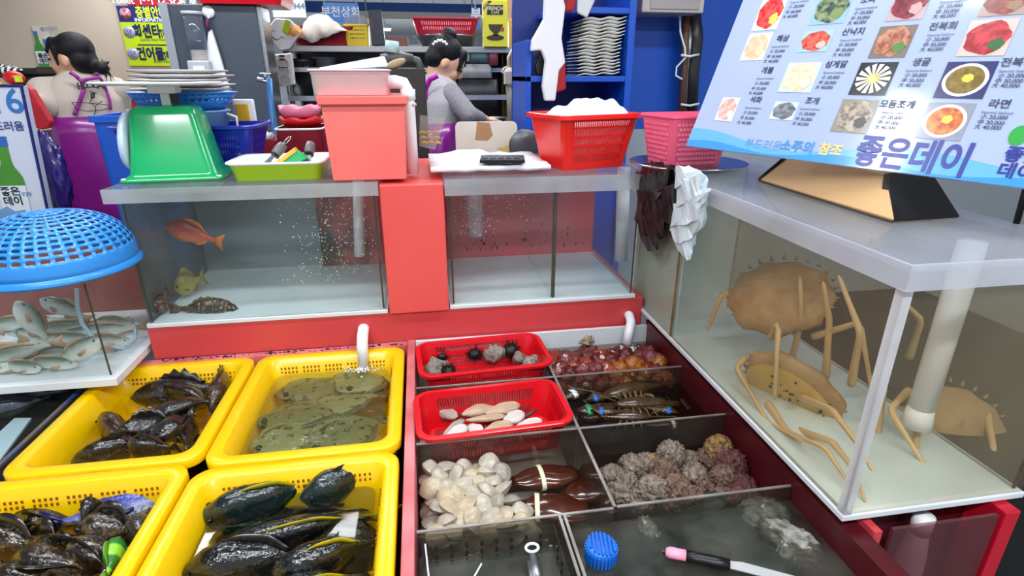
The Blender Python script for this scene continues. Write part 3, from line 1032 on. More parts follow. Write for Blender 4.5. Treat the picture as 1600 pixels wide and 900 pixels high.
def strainer(name, label, cat, loc, hx_, hy_, h, taper, m_, rz=0, n=240, rows=(), sides=(0, 1, 2, 3), rimw=.012, floor_slits=True, r=.03, group=None, rimh=.008, per=2):
    """open basket: slitted walls, slitted floor, rolled rim; local origin at its base"""
    t = thing(name, label, cat, loc, group, rz)
    top = perim(hx_, hy_, r, n)
    zs = sorted(set([0, h] + [z for ab in rows for z in ab]))
    mb = MB()
    vs = []
    for z in zs:
        k = z / h
        f = taper * (1 - k)
        for x, y, sd in top:
            vs.append((x * (1 - f / hx_), y * (1 - f / hy_), z))
    fs = []
    for i in range(len(zs) - 1):
        band = any(abs(a - zs[i]) < 1e-6 for a, b in rows)
        for j in range(n):
            if band and top[j][2] in sides and j % per != 0:
                continue
            q = (j + 1) % n
            fs.append((i * n + j, i * n + q, (i + 1) * n + q, (i + 1) * n + j))
    mb.add(vs, fs)
    mb.build('wall', m_, t, False, True, solid=.0022)
    mb = MB()
    bx, by = hx_ - taper, hy_ - taper
    mb.box(-bx, bx, -by, -by * .82, 0, .003).box(-bx, bx, by * .82, by, 0, .003).box(-bx, -bx * .9, -by * .82, by * .82, 0, .003).box(bx * .9, bx, -by * .82, by * .82, 0, .003)
    if floor_slits:
        ns = 34
        for i in range(ns):
            x = -bx * .9 + 1.8 * bx * (i + .5) / ns
            mb.box(x - .45 * bx / ns, x + .45 * bx / ns, -by * .82, by * .82, .0005, .0025)
        mb.box(-bx * .9, bx * .9, -.006, .006, 0, .003)
    else:
        mb.box(-bx * .9, bx * .9, -by * .82, by * .82, 0, .003)
    mb.build('base', m_, t, False, True)
    rings = [[Vector((x, y, z)) for x, y in pts] for pts, z in (
        ([(x, y) for x, y, _ in perim(hx_ - .001, hy_ - .001, r, 72)], h - rimh), ([(x, y) for x, y, _ in perim(hx_ + rimw, hy_ + rimw, r + rimw, 72)], h - rimh),
        ([(x, y) for x, y, _ in perim(hx_ + rimw, hy_ + rimw, r + rimw, 72)], h - .001), ([(x, y) for x, y, _ in perim(hx_ + rimw - .002, hy_ + rimw - .002, r + rimw, 72)], h),
        ([(x, y) for x, y, _ in perim(hx_ - .001, hy_ - .001, r, 72)], h))]
    mb = MB()
    mb.loft(rings + [rings[0]], False, False)
    mb.build('rim', m_, t, False, True)
    return t


sa = strainer('red_strainer', 'red strainer basket with conches and sea urchins', 'basket', (.139, 1.372, .700), .170, .092, .078, .02, redpl, .055, n=300, rows=((.008, .02), (.026, .038), (.05, .064)), group='red strainers in the trough')
sb = strainer('red_strainer', 'red strainer basket holding long pale shells', 'basket', (.130, 1.100, .690), .166, .088, .090, .02, redpl, .05, n=300, rows=((.012, .036), (.046, .074)), group='red strainers in the trough')


# noise lumps
def lump_mesh(r, amp, freq, seed, sub=3, sq=(1, 1, 1), ridge=False, fine=0):
    bm = bmesh.new()
    bmesh.ops.create_icosphere(bm, subdivisions=sub, radius=1)
    off = Vector((seed * 3.7, seed * 1.3, seed * 2.1))
    for v in bm.verts:
        p = v.co.copy()
        n = mnoise.noise(p * freq + off)
        n2 = mnoise.noise(p * freq * 2.7 + off)
        k = 1 + amp * ((1 - abs(n) * 2 if ridge else n) + .5 * n2)
        if fine:
            k += fine * (mnoise.noise(p * freq * 5 + off) + .6 * mnoise.noise(p * freq * 9 + off))
        v.co = Vector((p.x * sq[0], p.y * sq[1], p.z * sq[2])) * (k * r)
    me = bpy.data.meshes.new('lump')
    bm.to_mesh(me)
    bm.free()
    me.polygons.foreach_set('use_smooth', [True] * len(me.polygons))
    return me


def obj_from(me, name, label, cat, loc, rot=(0, 0, 0), sc=1, group=None, m_=None):
    o = bpy.data.objects.new(name, me)
    COL.objects.link(o)
    o.location = loc
    o.rotation_euler = rot
    o.scale = (sc, sc, sc) if not isinstance(sc, tuple) else sc
    return tag(o, label, cat, group)


# conches and urchins in the back strainer
conch_m = mat('conch_shell', 'a89e90', .7, col2='4a443c', scale=90, bump=.6, bscale=120)


def conch(loc, s, rot, label):
    mb = MB()
    rings = []
    n = 14
    for i in range(11):
        t = i / 10
        rad = .030 * math.sin(PI * min(1, t * .92 + .06)) ** .7 * (1 - .45 * t)
        rad *= 1 + .13 * math.sin(i * 2.6)
        ring = []
        for j in range(n):
            a = 2 * PI * j / n
            q = 1 + .16 * math.cos(3 * a + t * 9) + .1 * mnoise.noise(Vector((math.cos(a) * 2, math.sin(a) * 2, t * 6 + s * 9)))
            ring.append(Vector((t * .075 - .035, rad * q * math.cos(a), rad * q * math.sin(a))))
        rings.append(ring)
    mb.loft(rings)
    o = mb.build('conch', conch_m, None, True, True)
    o.location = loc
    o.rotation_euler = rot
    o.scale = (s, s, s)
    tag(o, label, 'conch', 'conches in the back red strainer')


CB = .714
conch(G(674, 548, CB + .02), 1.15, (0, -.3, 2.2), 'grey conch in the back left corner of its strainer')
conch(G(684, 575, CB + .02), 1.15, (0, .2, .6), 'grey conch in the front left corner of its strainer')
conch(G(774, 552, CB + .02), 1.05, (.5, 0, .2), 'grey conch in the middle between two urchins')
conch(G(815, 535, CB + .022), 1.0, (.5, .2, 1.6), 'light conch against the right back corner of its strainer')
conch(G(830, 566, CB + .018), .85, (0, 0, 3.6), 'pale conch at the right front of its strainer')
conch(G(812, 560, CB + .018), .75, (0, .5, 1), 'small grey conch beside the pale one')


def urchin(loc, r, label, seed):
    rr = random.Random(seed)
    t = thing('sea_urchin', label, 'sea urchin', loc, 'sea urchins in the back red strainer')
    body = MB().ell((0, 0, 0), (r * .62, r * .62, r * .5), 12, 8)
    body.build('shell', mat('urchin_black', '0b070a', .5), t, True, True)
    mb = MB()
    for k in range(170):
        d = Vector((rr.gauss(0, 1), rr.gauss(0, 1), rr.gauss(0, .8))).normalized()
        a = d.orthogonal().normalized()
        b = d.cross(a)
        p, q = d * r * .45, d * r * rr.uniform(.85, 1.1)
        w_ = .0011
        mb.add([p + a * w_, p - a * w_ * .5 + b * w_, p - a * w_ * .5 - b * w_, q], [(0, 1, 3), (1, 2, 3), (2, 0, 3)])
    o = mb.build('spines', mat('urchin_black', '0b070a', .5), t, False, True)
    o['kind'] = 'stuff'


urchin(G(741, 553, CB + .022), .032, 'black sea urchin alone in the middle of the back strainer', 1)
urchin(G(700, 580, CB + .022), .034, 'black sea urchin beside the front left conch', 2)
urchin(G(690, 556, CB + .02), .03, 'black sea urchin between the two left conches', 3)
urchin(G(798, 547, CB + .024), .040, 'largest black sea urchin behind the middle conch', 4)

# long pale shells in the front strainer
shell_ms = [mat('pen_shell_cream', 'cdb59a', .5, col2='a58c72', scale=14, mapping=(2, 14, 2), bump=.25, bscale=40), mat('pen_shell_grey', 'b9aca2', .5, col2='8a7a70', scale=12, mapping=(2, 14, 2), bump=.25), mat('pen_shell_pearl', 'd9d6d4', .3, col2='c6b8b0', scale=9)]


def long_shell(p, q, wid, th, roll, m_, label):
    p, q = Vector(p), Vector(q)
    L = (q - p).length
    mb = MB()
    rings = []
    for i in range(11):
        t = i / 10
        w_ = wid * prof(t, [(0, .12), (.2, .6), (.55, 1), (.85, .8), (1, .25)])
        h_ = th * prof(t, [(0, .2), (.3, 1), (.7, .8), (1, .1)])
        rings.append([Vector(((t - .5) * L, w_ * math.cos(2 * PI * j / 12), h_ * math.sin(2 * PI * j / 12) + .002 * math.cos(6 * PI * j / 12))) for j in range(12)])
    mb.loft(rings)
    o = mb.build('long_shell', m_, None, True, True)
    o.location = (p + q) / 2
    o.rotation_mode = 'QUATERNION'
    from mathutils import Quaternion
    o.rotation_quaternion = (q - p).to_track_quat('X', 'Z') @ Quaternion((1, 0, 0), roll)
    tag(o, label, 'shell', 'long shells in the front red strainer')


SZ = .725
LS = [((678, 637), (714, 652), .017, .010, .3, 1), ((722, 648), (772, 634), .020, .010, .2, 0), ((758, 646), (812, 632), .018, .008, .4, 0), ((728, 657), (790, 650), .011, .006, .2, 0), ((690, 682), (726, 656), .012, .008, .9, 1),
      ((696, 686), (730, 666), .016, .006, .5, 2), ((732, 664), (752, 678), .018, .006, .3, 2), ((752, 680), (800, 662), .022, .007, .25, 0), ((786, 662), (818, 644), .021, .007, .15, 2), ((806, 668), (846, 656), .016, .004, .1, 2), ((684, 684), (692, 690), .012, .005, .6, 2)]
LSL = ['reddish long shell at the far left of its strainer', 'broad cream shell at the back of the shell pile', 'cream shell at the back right of the shell pile', 'narrow cream shell lying on the pile', 'narrow grey shell standing on edge at the left',
       'pale shell at the front left of the shell pile', 'pearly shell in the middle front', 'wide cream shell along the front rim of its strainer', 'white round-ended shell at the right of the pile', 'flat white shell at the far right of the pile', 'small white shell tip in the front left corner']
for i, (a, b, w_, th, ro, k) in enumerate(LS):
    long_shell(G(*a, SZ + .012 * (i in (1, 2, 3))), G(*b, SZ + .004), w_, th, ro, shell_ms[k], LSL[i])
tag(MB().tube([G(820, 652, .722), G(830, 645, .728), G(840, 640, .732)], [.006, .005, .002], 8).build('sea_snail', mat('brown_snail', '5a3a2a', .5, col2='3a2418', scale=40), None, True), 'small brown snail beside the white shell', 'snail')


# ------------------------------------------------------------------ clams
def clam_mesh(seed):
    mb = MB()
    n, mm = 16, 10
    for sg in (1, -1):
        rings = []
        for i in range(6):
            t = i / 5
            ring = []
            for j in range(n):
                a = 2 * PI * j / n
                rad = .0225 * (1 + .10 * math.cos(a) - .06 * math.cos(2 * a))
                k = 1 - t * .96
                cx = -.006 * t
                ring.append(Vector((cx + rad * k * 1.12 * math.cos(a) - .004 * t, rad * k * .92 * math.sin(a), sg * .0125 * math.sin(PI / 2 * min(1, t * 1.05)) ** .8 + sg * .0004)))
            rings.append(ring)
        mb.loft(rings, False, True)
    me = mb.build('clam', clam_ms[seed], None, True, True)
    return me


clam_ms = [mat('clam_white', 'beb6a6', .35, col2='9a9282', scale=60, mapping=(1, 1, 1), bump=.15, coat=.2), mat('clam_cream', 'c4b69c', .4, col2='9c8c70', scale=40, bump=.15, coat=.2), mat('clam_grey', 'a09a8c', .4, col2='7c766a', scale=50, bump=.15, coat=.2)]
clam0 = [clam_mesh(i) for i in range(3)]
cr = random.Random(5)
cnt = 0
used = [False] * 3
for layer, (nx, ny) in enumerate([(7, 8), (7, 7), (6, 7)]):
    for i in range(nx):
        for j in range(ny):
            x = -.022 + (i + .5 * (j % 2)) * .030 + cr.uniform(-.006, .006) + layer * .006
            y = .775 + j * .031 + cr.uniform(-.005, .005) + layer * .01
            if x > .172 - (.03 if y > .9 else 0) or y > .982 or (x > .13 and y > .86):
                continue
            k = cr.choice((0, 0, 1, 1, 2))
            if used[k]:
                o = clam0[k].copy()
                COL.objects.link(o)
            else:
                o = clam0[k]
                used[k] = True
            o.location = (x, y, .672 + layer * .023 + cr.uniform(-.003, .003))
            o.rotation_euler = (cr.uniform(-.7, .7), cr.uniform(-.7, .7), cr.uniform(0, 6.28))
            s = cr.uniform(.85, 1.12)
            o.scale = (s, s, s)
            tag(o, ['smooth white clam heaped in the white compartment', 'cream clam heaped in the white compartment', 'grey clam heaped in the white compartment'][k], 'clam', 'clams heaped in the compartment')

# two brown pen shells with bands
brs = mat('brown_glossy_shell', '2c100a', .2, col2='5a2a12', scale=7, coat=.7, bump=.1)
band_m = mat('cream_rubber_band', 'e6dcbc', .5)


def pen(p, q, wid, label, tb):
    t = thing('pen_shell', label, 'shell', (Vector(p) + Vector(q)) / 2, 'brown pen shells with bands')
    p, q = Vector(p), Vector(q)
    d = q - p
    s = Vector((-d.y, d.x, 0)).normalized()
    up = Vector((0, 0, 1))
    rings = []

    def wh(u):
        return wid * prof(u, [(0, .35), (.25, .85), (.6, 1), (.9, .7), (1, .2)]), .018 * prof(u, [(0, .3), (.4, 1), (.9, .5), (1, .1)])
    for i in range(13):
        u = i / 12
        w_, h_ = wh(u)
        rings.append([p + d * u + s * (w_ * math.cos(2 * PI * j / 16)) + up * (h_ * math.sin(2 * PI * j / 16)) for j in range(16)])
    MB().loft(rings).build('shell', brs, t, True)
    w_, h_ = wh(tb)
    c = p + d * tb
    dn = d.normalized()
    rr_ = []
    for j in range(17):
        a = 2 * PI * j / 16
        e = c + s * ((w_ + .002) * math.cos(a)) + up * ((h_ + .002) * math.sin(a))
        rr_.append([e - dn * .005, e + dn * .005])
    MB().loft(rr_, False, False, False).build('band', band_m, t, True, solid=.0012)


pen(G(800, 752, .675), G(905, 738, .672), .036, 'brown glossy pen shell with a cream band, at the back', .42)
pen(G(815, 790, .682), G(925, 800, .668), .042, 'brown glossy pen shell with a cream band, in front of the other', .22)
tag(obj_from(lump_mesh(.04, .25, 3, 3, 3, (1.3, 1, .35)), 'abalone', 'wet brown abalone lump between the pen shells and the divider', 'abalone', G(915, 765, .66)).data.materials.append(brs) or bpy.data.objects['abalone'], None, None)

# ------------------------------------------------------------------ sea squirts
sq_cols = [mat('squirt_orange', '963a16', .45, col2='6e2010', scale=60, coat=.15, bump=.4, bscale=90), mat('squirt_red', '5e1210', .45, col2='4a0e10', scale=60, coat=.15, bump=.4, bscale=90),
           mat('squirt_amber', 'a8641c', .45, col2='7c3a14', scale=60, coat=.15, bump=.4, bscale=90), mat('squirt_pink', '743030', .45, col2='5e1f22', scale=60, coat=.15, bump=.4, bscale=90)]
sq_names = ['orange', 'dark red', 'amber', 'pinkish']


def squirt_mesh(k, seed):
    bm = bmesh.new()
    bmesh.ops.create_icosphere(bm, subdivisions=3, radius=1)
    rr = random.Random(seed)
    knobs = [Vector((rr.gauss(0, 1), rr.gauss(0, 1), rr.gauss(0, 1))).normalized() for _ in range(40)]
    for v in bm.verts:
        p = v.co.copy()
        b = max(0, max((p.dot(q) - .95) / .05 for q in knobs))
        v.co = Vector((p.x * 1.05, p.y, p.z * .85)) * .024 * (1 + .34 * b + .2 * mnoise.noise(p * 2 + Vector((seed, 0, 0))))
    me = bpy.data.meshes.new('squirt')
    bm.to_mesh(me)
    bm.free()
    me.polygons.foreach_set('use_smooth', [True] * len(me.polygons))
    me.materials.append(sq_cols[k])
    return me


sq_me = [squirt_mesh(k, k * 5 + 1) for k in range(4)]
ring_m = mat('pale_siphon', 'd8b8ac', .4)
sip = MB()
sip.lathe([(.0075, 0), (.0075, .003), (.0045, .0035), (.004, .001)], (0, 0, 0), 12)
sip_me = sip.build('siphon', ring_m, None, True, True)
sip_data = sip_me.data
bpy.data.objects.remove(sip_me)
sr = random.Random(11)
for j in range(7):
    for i in range(9):
        x = .335 + i * .038 + (.019 if j % 2 else 0) + sr.uniform(-.006, .006)
        y = 1.255 + j * .032 + sr.uniform(-.006, .006)
        if x > .645 or y > 1.462:
            continue
        cu = 2 if x > .5 and y < 1.33 and sr.random() < .6 else sr.choice((0, 1, 1, 1, 3, 3, 0))
        z = .706 + sr.uniform(-.004, .016) + (.012 if 2 <= j <= 4 else 0) - (.02 if j > 5 else 0)
        o = obj_from(sq_me[cu], 'sea_squirt', '%s sea squirt heaped in the compartment under the bent pipe' % sq_names[cu], 'sea squirt', (x, y, z), (sr.uniform(0, 6), sr.uniform(0, 6), sr.uniform(0, 6)), sr.uniform(.85, 1.1), 'sea squirts in the back compartment')
        if sr.random() < .28:
            q = bpy.data.objects.new('siphon', sip_data)
            COL.objects.link(q)
            q.parent = o
            up = (o.rotation_euler.to_matrix().inverted() @ Vector((sr.uniform(-.4, .4), -.35, 1)).normalized())
            q.location = up * .021
            q.rotation_mode = 'QUATERNION'
            q.rotation_quaternion = up.to_track_quat('Z', 'Y')
me = lump_mesh(.03, .35, 3, 9, 4, (1, .9, .8))
me.materials.append(mat('barnacle_shell', 'b9a892', .7, col2='6a5a4a', scale=60, bump=.6))
obj_from(me, 'barnacle_cluster', 'pale barnacle cluster sticking out behind the sea squirts', 'barnacle', G(915, 530, .735), (0, 0, 0))

# ------------------------------------------------------------------ lobsters
lob = mat('lobster_shell', '2a1a10', .3, col2='4a3418', scale=30, coat=.5, bump=.3)
lob_leg = mat('lobster_leg', '7a6030', .4, col2='3a2a14', scale=40)
bandc = {'blue': mat('blue_band', '1e6fd0', .4), 'green': mat('green_band', '2aa070', .4), 'white': mat('white_band', 'dfe8ee', .4)}


def lobster(head, tailp, label, bands):
    head, tailp = Vector(head), Vector(tailp)
    d = (tailp - head)
    L = d.length
    x = d.normalized()
    y = Vector((0, 0, 1)).cross(x).normalized()
    z = Vector((0, 0, 1))
    t = thing('lobster', label, 'lobster', head, 'lobsters in the trough')

    def W(a, b, c):
        return head + x * (a * L) + y * (b * L) + z * (c * L)
    rings = []
    for i in range(17):
        u = i / 16
        r = .105 * prof(u, [(0, .15), (.12, .75), (.3, 1), (.45, .92), (.6, .78), (.85, .55), (1, .4)])
        if u > .45:
            r *= 1 + .07 * (i % 2)
        rings.append([W(u * .86, r * math.cos(2 * PI * j / 12), .8 * r * math.sin(2 * PI * j / 12) - (.03 if u > .8 else 0)) for j in range(12)])
    MB().loft(rings).build('body', lob, t, True)
    mb = MB()
    for a in (-.7, -.35, 0, .35, .7):
        mb.ell(W(.92, a * .13, -.02), (L * .035, L * .035, L * .012), 8, 5)
    mb.build('tail_fan', lob, t, True)
    for sg in (-1, 1):
        for k in range(4):
            u = .2 + k * .06
            MB().tube([W(u, sg * .09, 0), W(u + .02 * k - .03, sg * .2, .05), W(u + .05 * k - .05, sg * .3, -.03)], [.012 * L * 1.6, .012 * L * 1.3, .004 * L], 6).build('leg', lob_leg, t, True)
        MB().tube([W(.02, sg * .03, .03), W(-.25, sg * .12, .1), W(-.2, sg * .42, .08)], [.008 * L, .006 * L, .002 * L], 6).build('antenna', lob_leg, t, True)
        MB().tube([W(.16, sg * .08, 0), W(.05, sg * .18, .01), W(-.06, sg * .17, .01), W(-.12, sg * .16, .01), W(-.24, sg * .14, .01), W(-.33, sg * .1, 0)], [.025 * L, .032 * L, .045 * L, .07 * L, .06 * L, .012 * L], 10, .6).build('claw', lob, t, True)
        bc = bands[0 if sg < 0 else 1]
        MB().tube([W(-.19, sg * .152, .01), W(-.235, sg * .142, .01)], [.071 * L, .066 * L], 12, .62).build('claw_band', bandc[bc], t, True)


lobster(G(938, 622, .710), G(1075, 590, .705), 'dark lobster at the back with green and white claw bands', ('green', 'white'))
lobster(G(1020, 652, .712), G(890, 648, .706), 'dark lobster facing right with blue claw bands', ('blue', 'white'))
lobster(G(960, 632, .722), G(1080, 628, .712), 'brown lobster on top with a blue claw band', ('blue', 'blue'))

# ------------------------------------------------------------------ rough encrusted shells
en = [mat('encrusted_grey', '98897a', .7, col2='453a32', scale=90, sharp=.22, bump=.8, bscale=70), mat('encrusted_brown', '8a6a58', .7, col2='2c1c18', scale=90, sharp=.22, bump=.8, bscale=70), mat('encrusted_red', '7a4444', .7, col2='2a1212', scale=90, sharp=.22, bump=.8, bscale=70), mat('encrusted_amber', 'a8844c', .7, col2='43301c', scale=90, sharp=.22, bump=.8, bscale=70)]
enn = ['grey', 'brown', 'reddish', 'amber']
en_me = []
for k in range(4):
    me = lump_mesh(.031, .20, 3.6, k + 2, 5, (1.1, 1, .85), True, .13)
    me.materials.append(en[k])
    en_me.append(me)
er = random.Random(3)
EN = [(985, 712, 0), (1012, 722, 0), (1050, 700, 0), (1075, 712, 0), (1040, 730, 1), (1085, 735, 0), (1110, 712, 1), (1150, 690, 3), (1175, 715, 2), (1130, 735, 1), (1105, 750, 1), (1060, 755, 1), (1020, 755, 0), (980, 745, 0), (965, 765, 0), (1000, 775, 0),
      (1045, 775, 1), (1085, 772, 1), (1125, 765, 1), (1160, 750, 2), (1195, 750, 2), (955, 735, 0), (1140, 710, 1), (1180, 738, 2), (1210, 755, 2), (1150, 768, 2), (1010, 700, 3)]
for i, (px, py, k) in enumerate(EN):
    z = .678 + (.026 if i in (2, 4, 7, 8, 9, 11, 12, 17, 22) else 0)
    p = G(px, py, z + .02)
    p.x = min(p.x, .628)
    p.y = min(max(p.y, .795), .955)
    p.z = z
    obj_from(en_me[k], 'rough_shell', '%s rough encrusted shell heaped in the dark compartment' % enn[k], 'shell', p, (er.uniform(0, 6), er.uniform(0, 6), er.uniform(0, 6)), er.uniform(.8, 1.05), 'rough shells in the dark compartment')
# murky front compartment
me = lump_mesh(.04, .4, 2.5, 8, 4, (1.2, 1, .6), True)
me.materials.append(mat('pale_oyster', 'b0aca4', .6, col2='4a4844', scale=40, bump=.6))
for i, (px, py, s, lb) in enumerate([(1195, 805, .8, 'pale oyster shell in the murky front compartment, nearest the rough shells'), (1262, 840, .9, 'pale oyster shell in the murky front compartment, beside the red wall'), (1228, 868, .5, 'small oyster shell in front of the big pale one'), (1015, 830, .5, 'small pale shell beside the blue cap')]):
    p = G(px, py, .712)
    p.z = .712
    p.x = min(p.x, .62)
    obj_from(me, 'oyster', lb, 'oyster', p, (i, i * .3, i * 2), s, 'oysters in the front compartment')
me = lump_mesh(.06, .3, 2.5, 12, 3, (1.4, 1, .5))
me.materials.append(mat('dark_green_shell', '222a26', .5, col2='3c4a44', scale=20, bump=.4))
for i, (px, py, s) in enumerate([(1120, 830, 1), (1010, 870, 1), (1180, 880, .9), (1090, 800, .7)]):
    obj_from(me, 'dark_shell', ['large dark shell under the knife handle', 'dark shell in the water below the blue cap', 'dark shell under the knife blade', 'dark shell next to the divider of the rough shells'][i], 'shell', G(px, py, .695), (0, .2 * i, i), s, 'dark shells in the front compartment')
# jar with the blue cap
jl = G(940, 850, .765)
jar = thing('jar', 'small jar with a ribbed blue cap standing in the front compartment', 'jar', (jl.x, jl.y, .63))
jx, jy = jl.x, jl.y
MB().lathe([(.001, .0), (.024, 0), (.025, .09), (.022, .105)], (jx, jy, .63), 24).build('glass_body', glass('jar_glass', 'cfe0ea', .25, '6a7a8a'), jar, True)
MB().lathe([(.0255, .03), (.0255, .075)], (jx, jy, .63), 24, None, False, False).build('paper_label', mat('jar_label', '5a4a50', .5, col2='c8c4c0', scale=40, sharp=.1), jar, True)
cap = MB().lathe([(.0265, .105), (.0265, .130), (.025, .134), (.001, .134)], (jx, jy, .63), 28).build('cap', mat('cap_blue', '1670d8', .35), jar, True)
for k in range(7):
    yy = -.021 + k * .007
    hw = math.sqrt(max(.0001, .0245 ** 2 - yy ** 2))
    MB().obox((jx + yy * .9, jy - yy * .35, .63 + .1355), (.0018, 0, 0), (hw * .2, hw, 0), (0, 0, .0018)).build('rib', mat('cap_blue_rib', '0f5cba', .35), cap)
mb = MB()
for k in range(28):
    a = 2 * PI * k / 28
    mb.obox((jx + .0268 * math.cos(a), jy + .0268 * math.sin(a), .63 + .118), (.0014 * math.cos(a), .0014 * math.sin(a), 0), (-.0016 * math.sin(a), .0016 * math.cos(a), 0), (0, 0, .011))
mb.build('grip_ridges', mat('cap_blue', '1670d8', .35), cap)['kind'] = 'stuff'
# knife
k0, k1, k2, k3 = G(1040, 862, .752), G(1072, 868, .754), G(1140, 882, .754), G(1235, 905, .748)
kn = thing('knife', 'kitchen knife with black grip and pink butt lying across the front compartment', 'knife', k0)
MB().tube([k0, k0.lerp(k1, .2), k1], [.007, .0105, .010], 12, .8).build('butt', mat('pink_grip', 'f29ab4', .35), kn, True)
MB().tube([k1, k1.lerp(k2, .3), k1.lerp(k2, .7), k2], [.0105, .0098, .0105, .0095], 12, .8).build('handle', black, kn, True)
d = (k3 - k2).normalized()
s = Vector((0, 0, 1)).cross(d)
MB().prism([(0, -.009), (.10, -.010), (.13, .006), (.02, .010), (0, .006)], k2, d, s, .0018).build('blade', mat('knife_steel', 'c8ccd0', .35, metal=.4), kn)
MB().tube([k0 - d * .004 - Vector((0, 0, .002)), k0], .005, 8).build('hang_hole', black, kn)
# metal ladle end in the perforated box
ld = G(832, 860, .74)
tg = thing('tongs', 'steel tongs with a ringed end standing in the perforated box', 'tongs', (ld.x, ld.y, .67))
MB().tube([(ld.x + .004, ld.y - .12, .69), (ld.x, ld.y, .735)], .009, 10, .4).build('arm', steel, tg, True)
MB().tube([(ld.x + .011 * math.cos(a), ld.y + .004 + .009 * math.sin(a), .742) for a in [2 * PI * k / 14 for k in range(15)]], .0026, 6).build('ring', pvc, tg, True)
MB().tube([(ld.x - .006, ld.y - .12, .685), (ld.x - .006, ld.y - .01, .73)], .007, 10, .4).build('arm', steel, tg, True)
# ------------------------------------------------------------------ crabs
crab_m = mat('crab_shell', 'b8966a', .5, col2='8e6a44', scale=14, bump=.35, bscale=60)
crab_u = mat('crab_underside', 'd8b84a', .45, col2='c8a070', scale=9)
crab_leg = mat('crab_leg', 'dcc093', .4, col2='c09a68', scale=12)
spot_m = mat('crab_dark_spots', '2a1408', .6)


def crab(c, ax, ay, az, R, legs, label, seed):
    """ax across the body, ay front, az out of the back; legs: joints as world points"""
    c, az = Vector(c), Vector(az).normalized()
    ax = Vector(ax)
    ax = (ax - az * ax.dot(az)).normalized()
    ay = az.cross(ax)
    t = thing('crab', label, 'crab', c, 'big crabs in the right tank')

    def W(a, b, h):
        return c + ax * (a * R) + ay * (b * R) + az * (h * R)
    mb = MB()
    rings = []
    n = 28
    for i in range(9):
        u = i / 8
        k = math.sin(PI / 2 * (1 - u)) if i < 8 else .02
        ring = []
        for j in range(n):
            a = 2 * PI * j / n
            rad = (1 + .05 * math.cos(9 * a)) * (1 - .12 * math.sin(a))
            x, y = 1.05 * rad * k * math.cos(a), .9 * rad * k * math.sin(a)
            ring.append(W(x, y, .42 * math.sin(PI / 2 * u) + .05 * mnoise.noise(Vector((x * 5, y * 5, seed)))))
        rings.append(ring)
    low = [[W(1.0 * k * math.cos(2 * PI * j / n), .86 * k * math.sin(2 * PI * j / n), h) for j in range(n)] for k, h in ((.92, -.14), (.6, -.2), (.02, -.2))]
    mb.loft([low[2], low[1], low[0]] + rings, True, True)
    # colour the underside
    mb.m = [1 if k < 2 * n + 1 else 0 for k in range(len(mb.f))]
    mb.build('shell', [crab_m, crab_u], t, True)
    rr = random.Random(seed)
    mb = MB()
    for k in range(24):
        a, b = rr.gauss(.1, .3), rr.gauss(-.1, .25)
        mb.ell(W(a, b, -.2), (R * rr.uniform(.02, .04),) * 3, 6, 4)
    mb.build('spots', spot_m, t, True)['kind'] = 'stuff'
    mb = MB()
    for k in range(26):
        a = 2 * PI * k / 26
        p = W(1.02 * math.cos(a), .88 * math.sin(a), .03)
        q = W(1.14 * math.cos(a), 1.0 * math.sin(a), .06)
        mb.tube([p, q], [R * .045, R * .008], 5)
    mb.build('spines', crab_m, t, True)['kind'] = 'stuff'
    for lg in legs:
        pts = [Vector(p) for p in lg]
        n_ = len(pts)
        MB().tube([pts[0]] + [q for a, b in zip(pts, pts[1:]) for q in (a.lerp(b, .08), a.lerp(b, .5), a.lerp(b, .92))] + [pts[-1]],
                  [.008] + [r for i in range(n_ - 1) for r in (.0088 - .0022 * i, .0070 - .002 * i, .0064 - .0019 * i)] + [.0012], 8).build('leg', crab_leg, t, True)


FZ = CZ0 + .02
Yc = .95
c1 = AX(1235, 612, .785)
XL = .685
crab(c1, (.2, -.8, -.5), (.35, .3, -.5), (.75, .45, .40), .105, [
    [AX(1165, 560, .72), AX(1150, 575, .69), AX(1200, 660, .69), AX(1255, 690, .69)],
    [AX(1200, 630, .72), AX(1230, 675, .70), AX(1290, 700, .70), AX(1330, 762, .70)],
    [AX(1240, 670, .74), AX(1300, 690, .73), AX(1335, 735, .72), AX(1352, 785, .71)],
    [AX(1250, 620, .78), AX(1300, 640, .74), AX(1345, 700, .72), AX(1362, 735, .71)],
    [AX(1235, 570, .86), AX(1252, 500, .84), AX(1250, 432, .83)],
    [AX(1290, 590, .86), AX(1296, 500, .84), AX(1286, 440, .82)],
    [AX(1330, 600, .86), AX(1345, 520, .80), AX(1310, 430, .79)]],
    'large beige crab tilted up against the left pane, its yellow underside showing', 3)
c2 = A(1490, 660, .85)
crab(c2, (.80, .0, -.45), (.1, .9, .1), (-.15, -.7, .65), .10, [
    [A(1420, 610, .84), A(1390, 640, .80), A(1440, 720, .72), A(1475, 768, .68)],
    [A(1440, 640, .84), A(1430, 700, .76), A(1480, 750, .70), A(1530, 768, .68)],
    [A(1480, 700, .80), A(1500, 745, .74), A(1520, 765, .68)],
    [A(1380, 600, .90), A(1370, 690, .80), A(1390, 760, .70), A(1415, 790, .65)],
    [A(1540, 640, .84), A(1552, 700, .76), A(1545, 765, .69)],
    [A(1420, 560, .95), A(1440, 500, .95), A(1400, 460, .98)]],
    'beige crab in the front right corner of the crab tank with folded legs', 5)
crab((.85, 1.14, 1.0), (.5, -.6, .1), (.3, .3, 0), (-.6, -.3, .7), .115, [
    [(.78, 1.05, .93), (.74, .98, 1.0), (.72, .92, .85)], [(.88, 1.04, .93), (.92, .96, 1.0), (.94, .9, .85)], [(.80, 1.2, .93), (.76, 1.24, .98), (.74, 1.26, .85)], [(.9, 1.18, .93), (.95, 1.22, .98), (.96, 1.26, .85)]],
    'hazy beige crab farther back in the crab tank', 9)
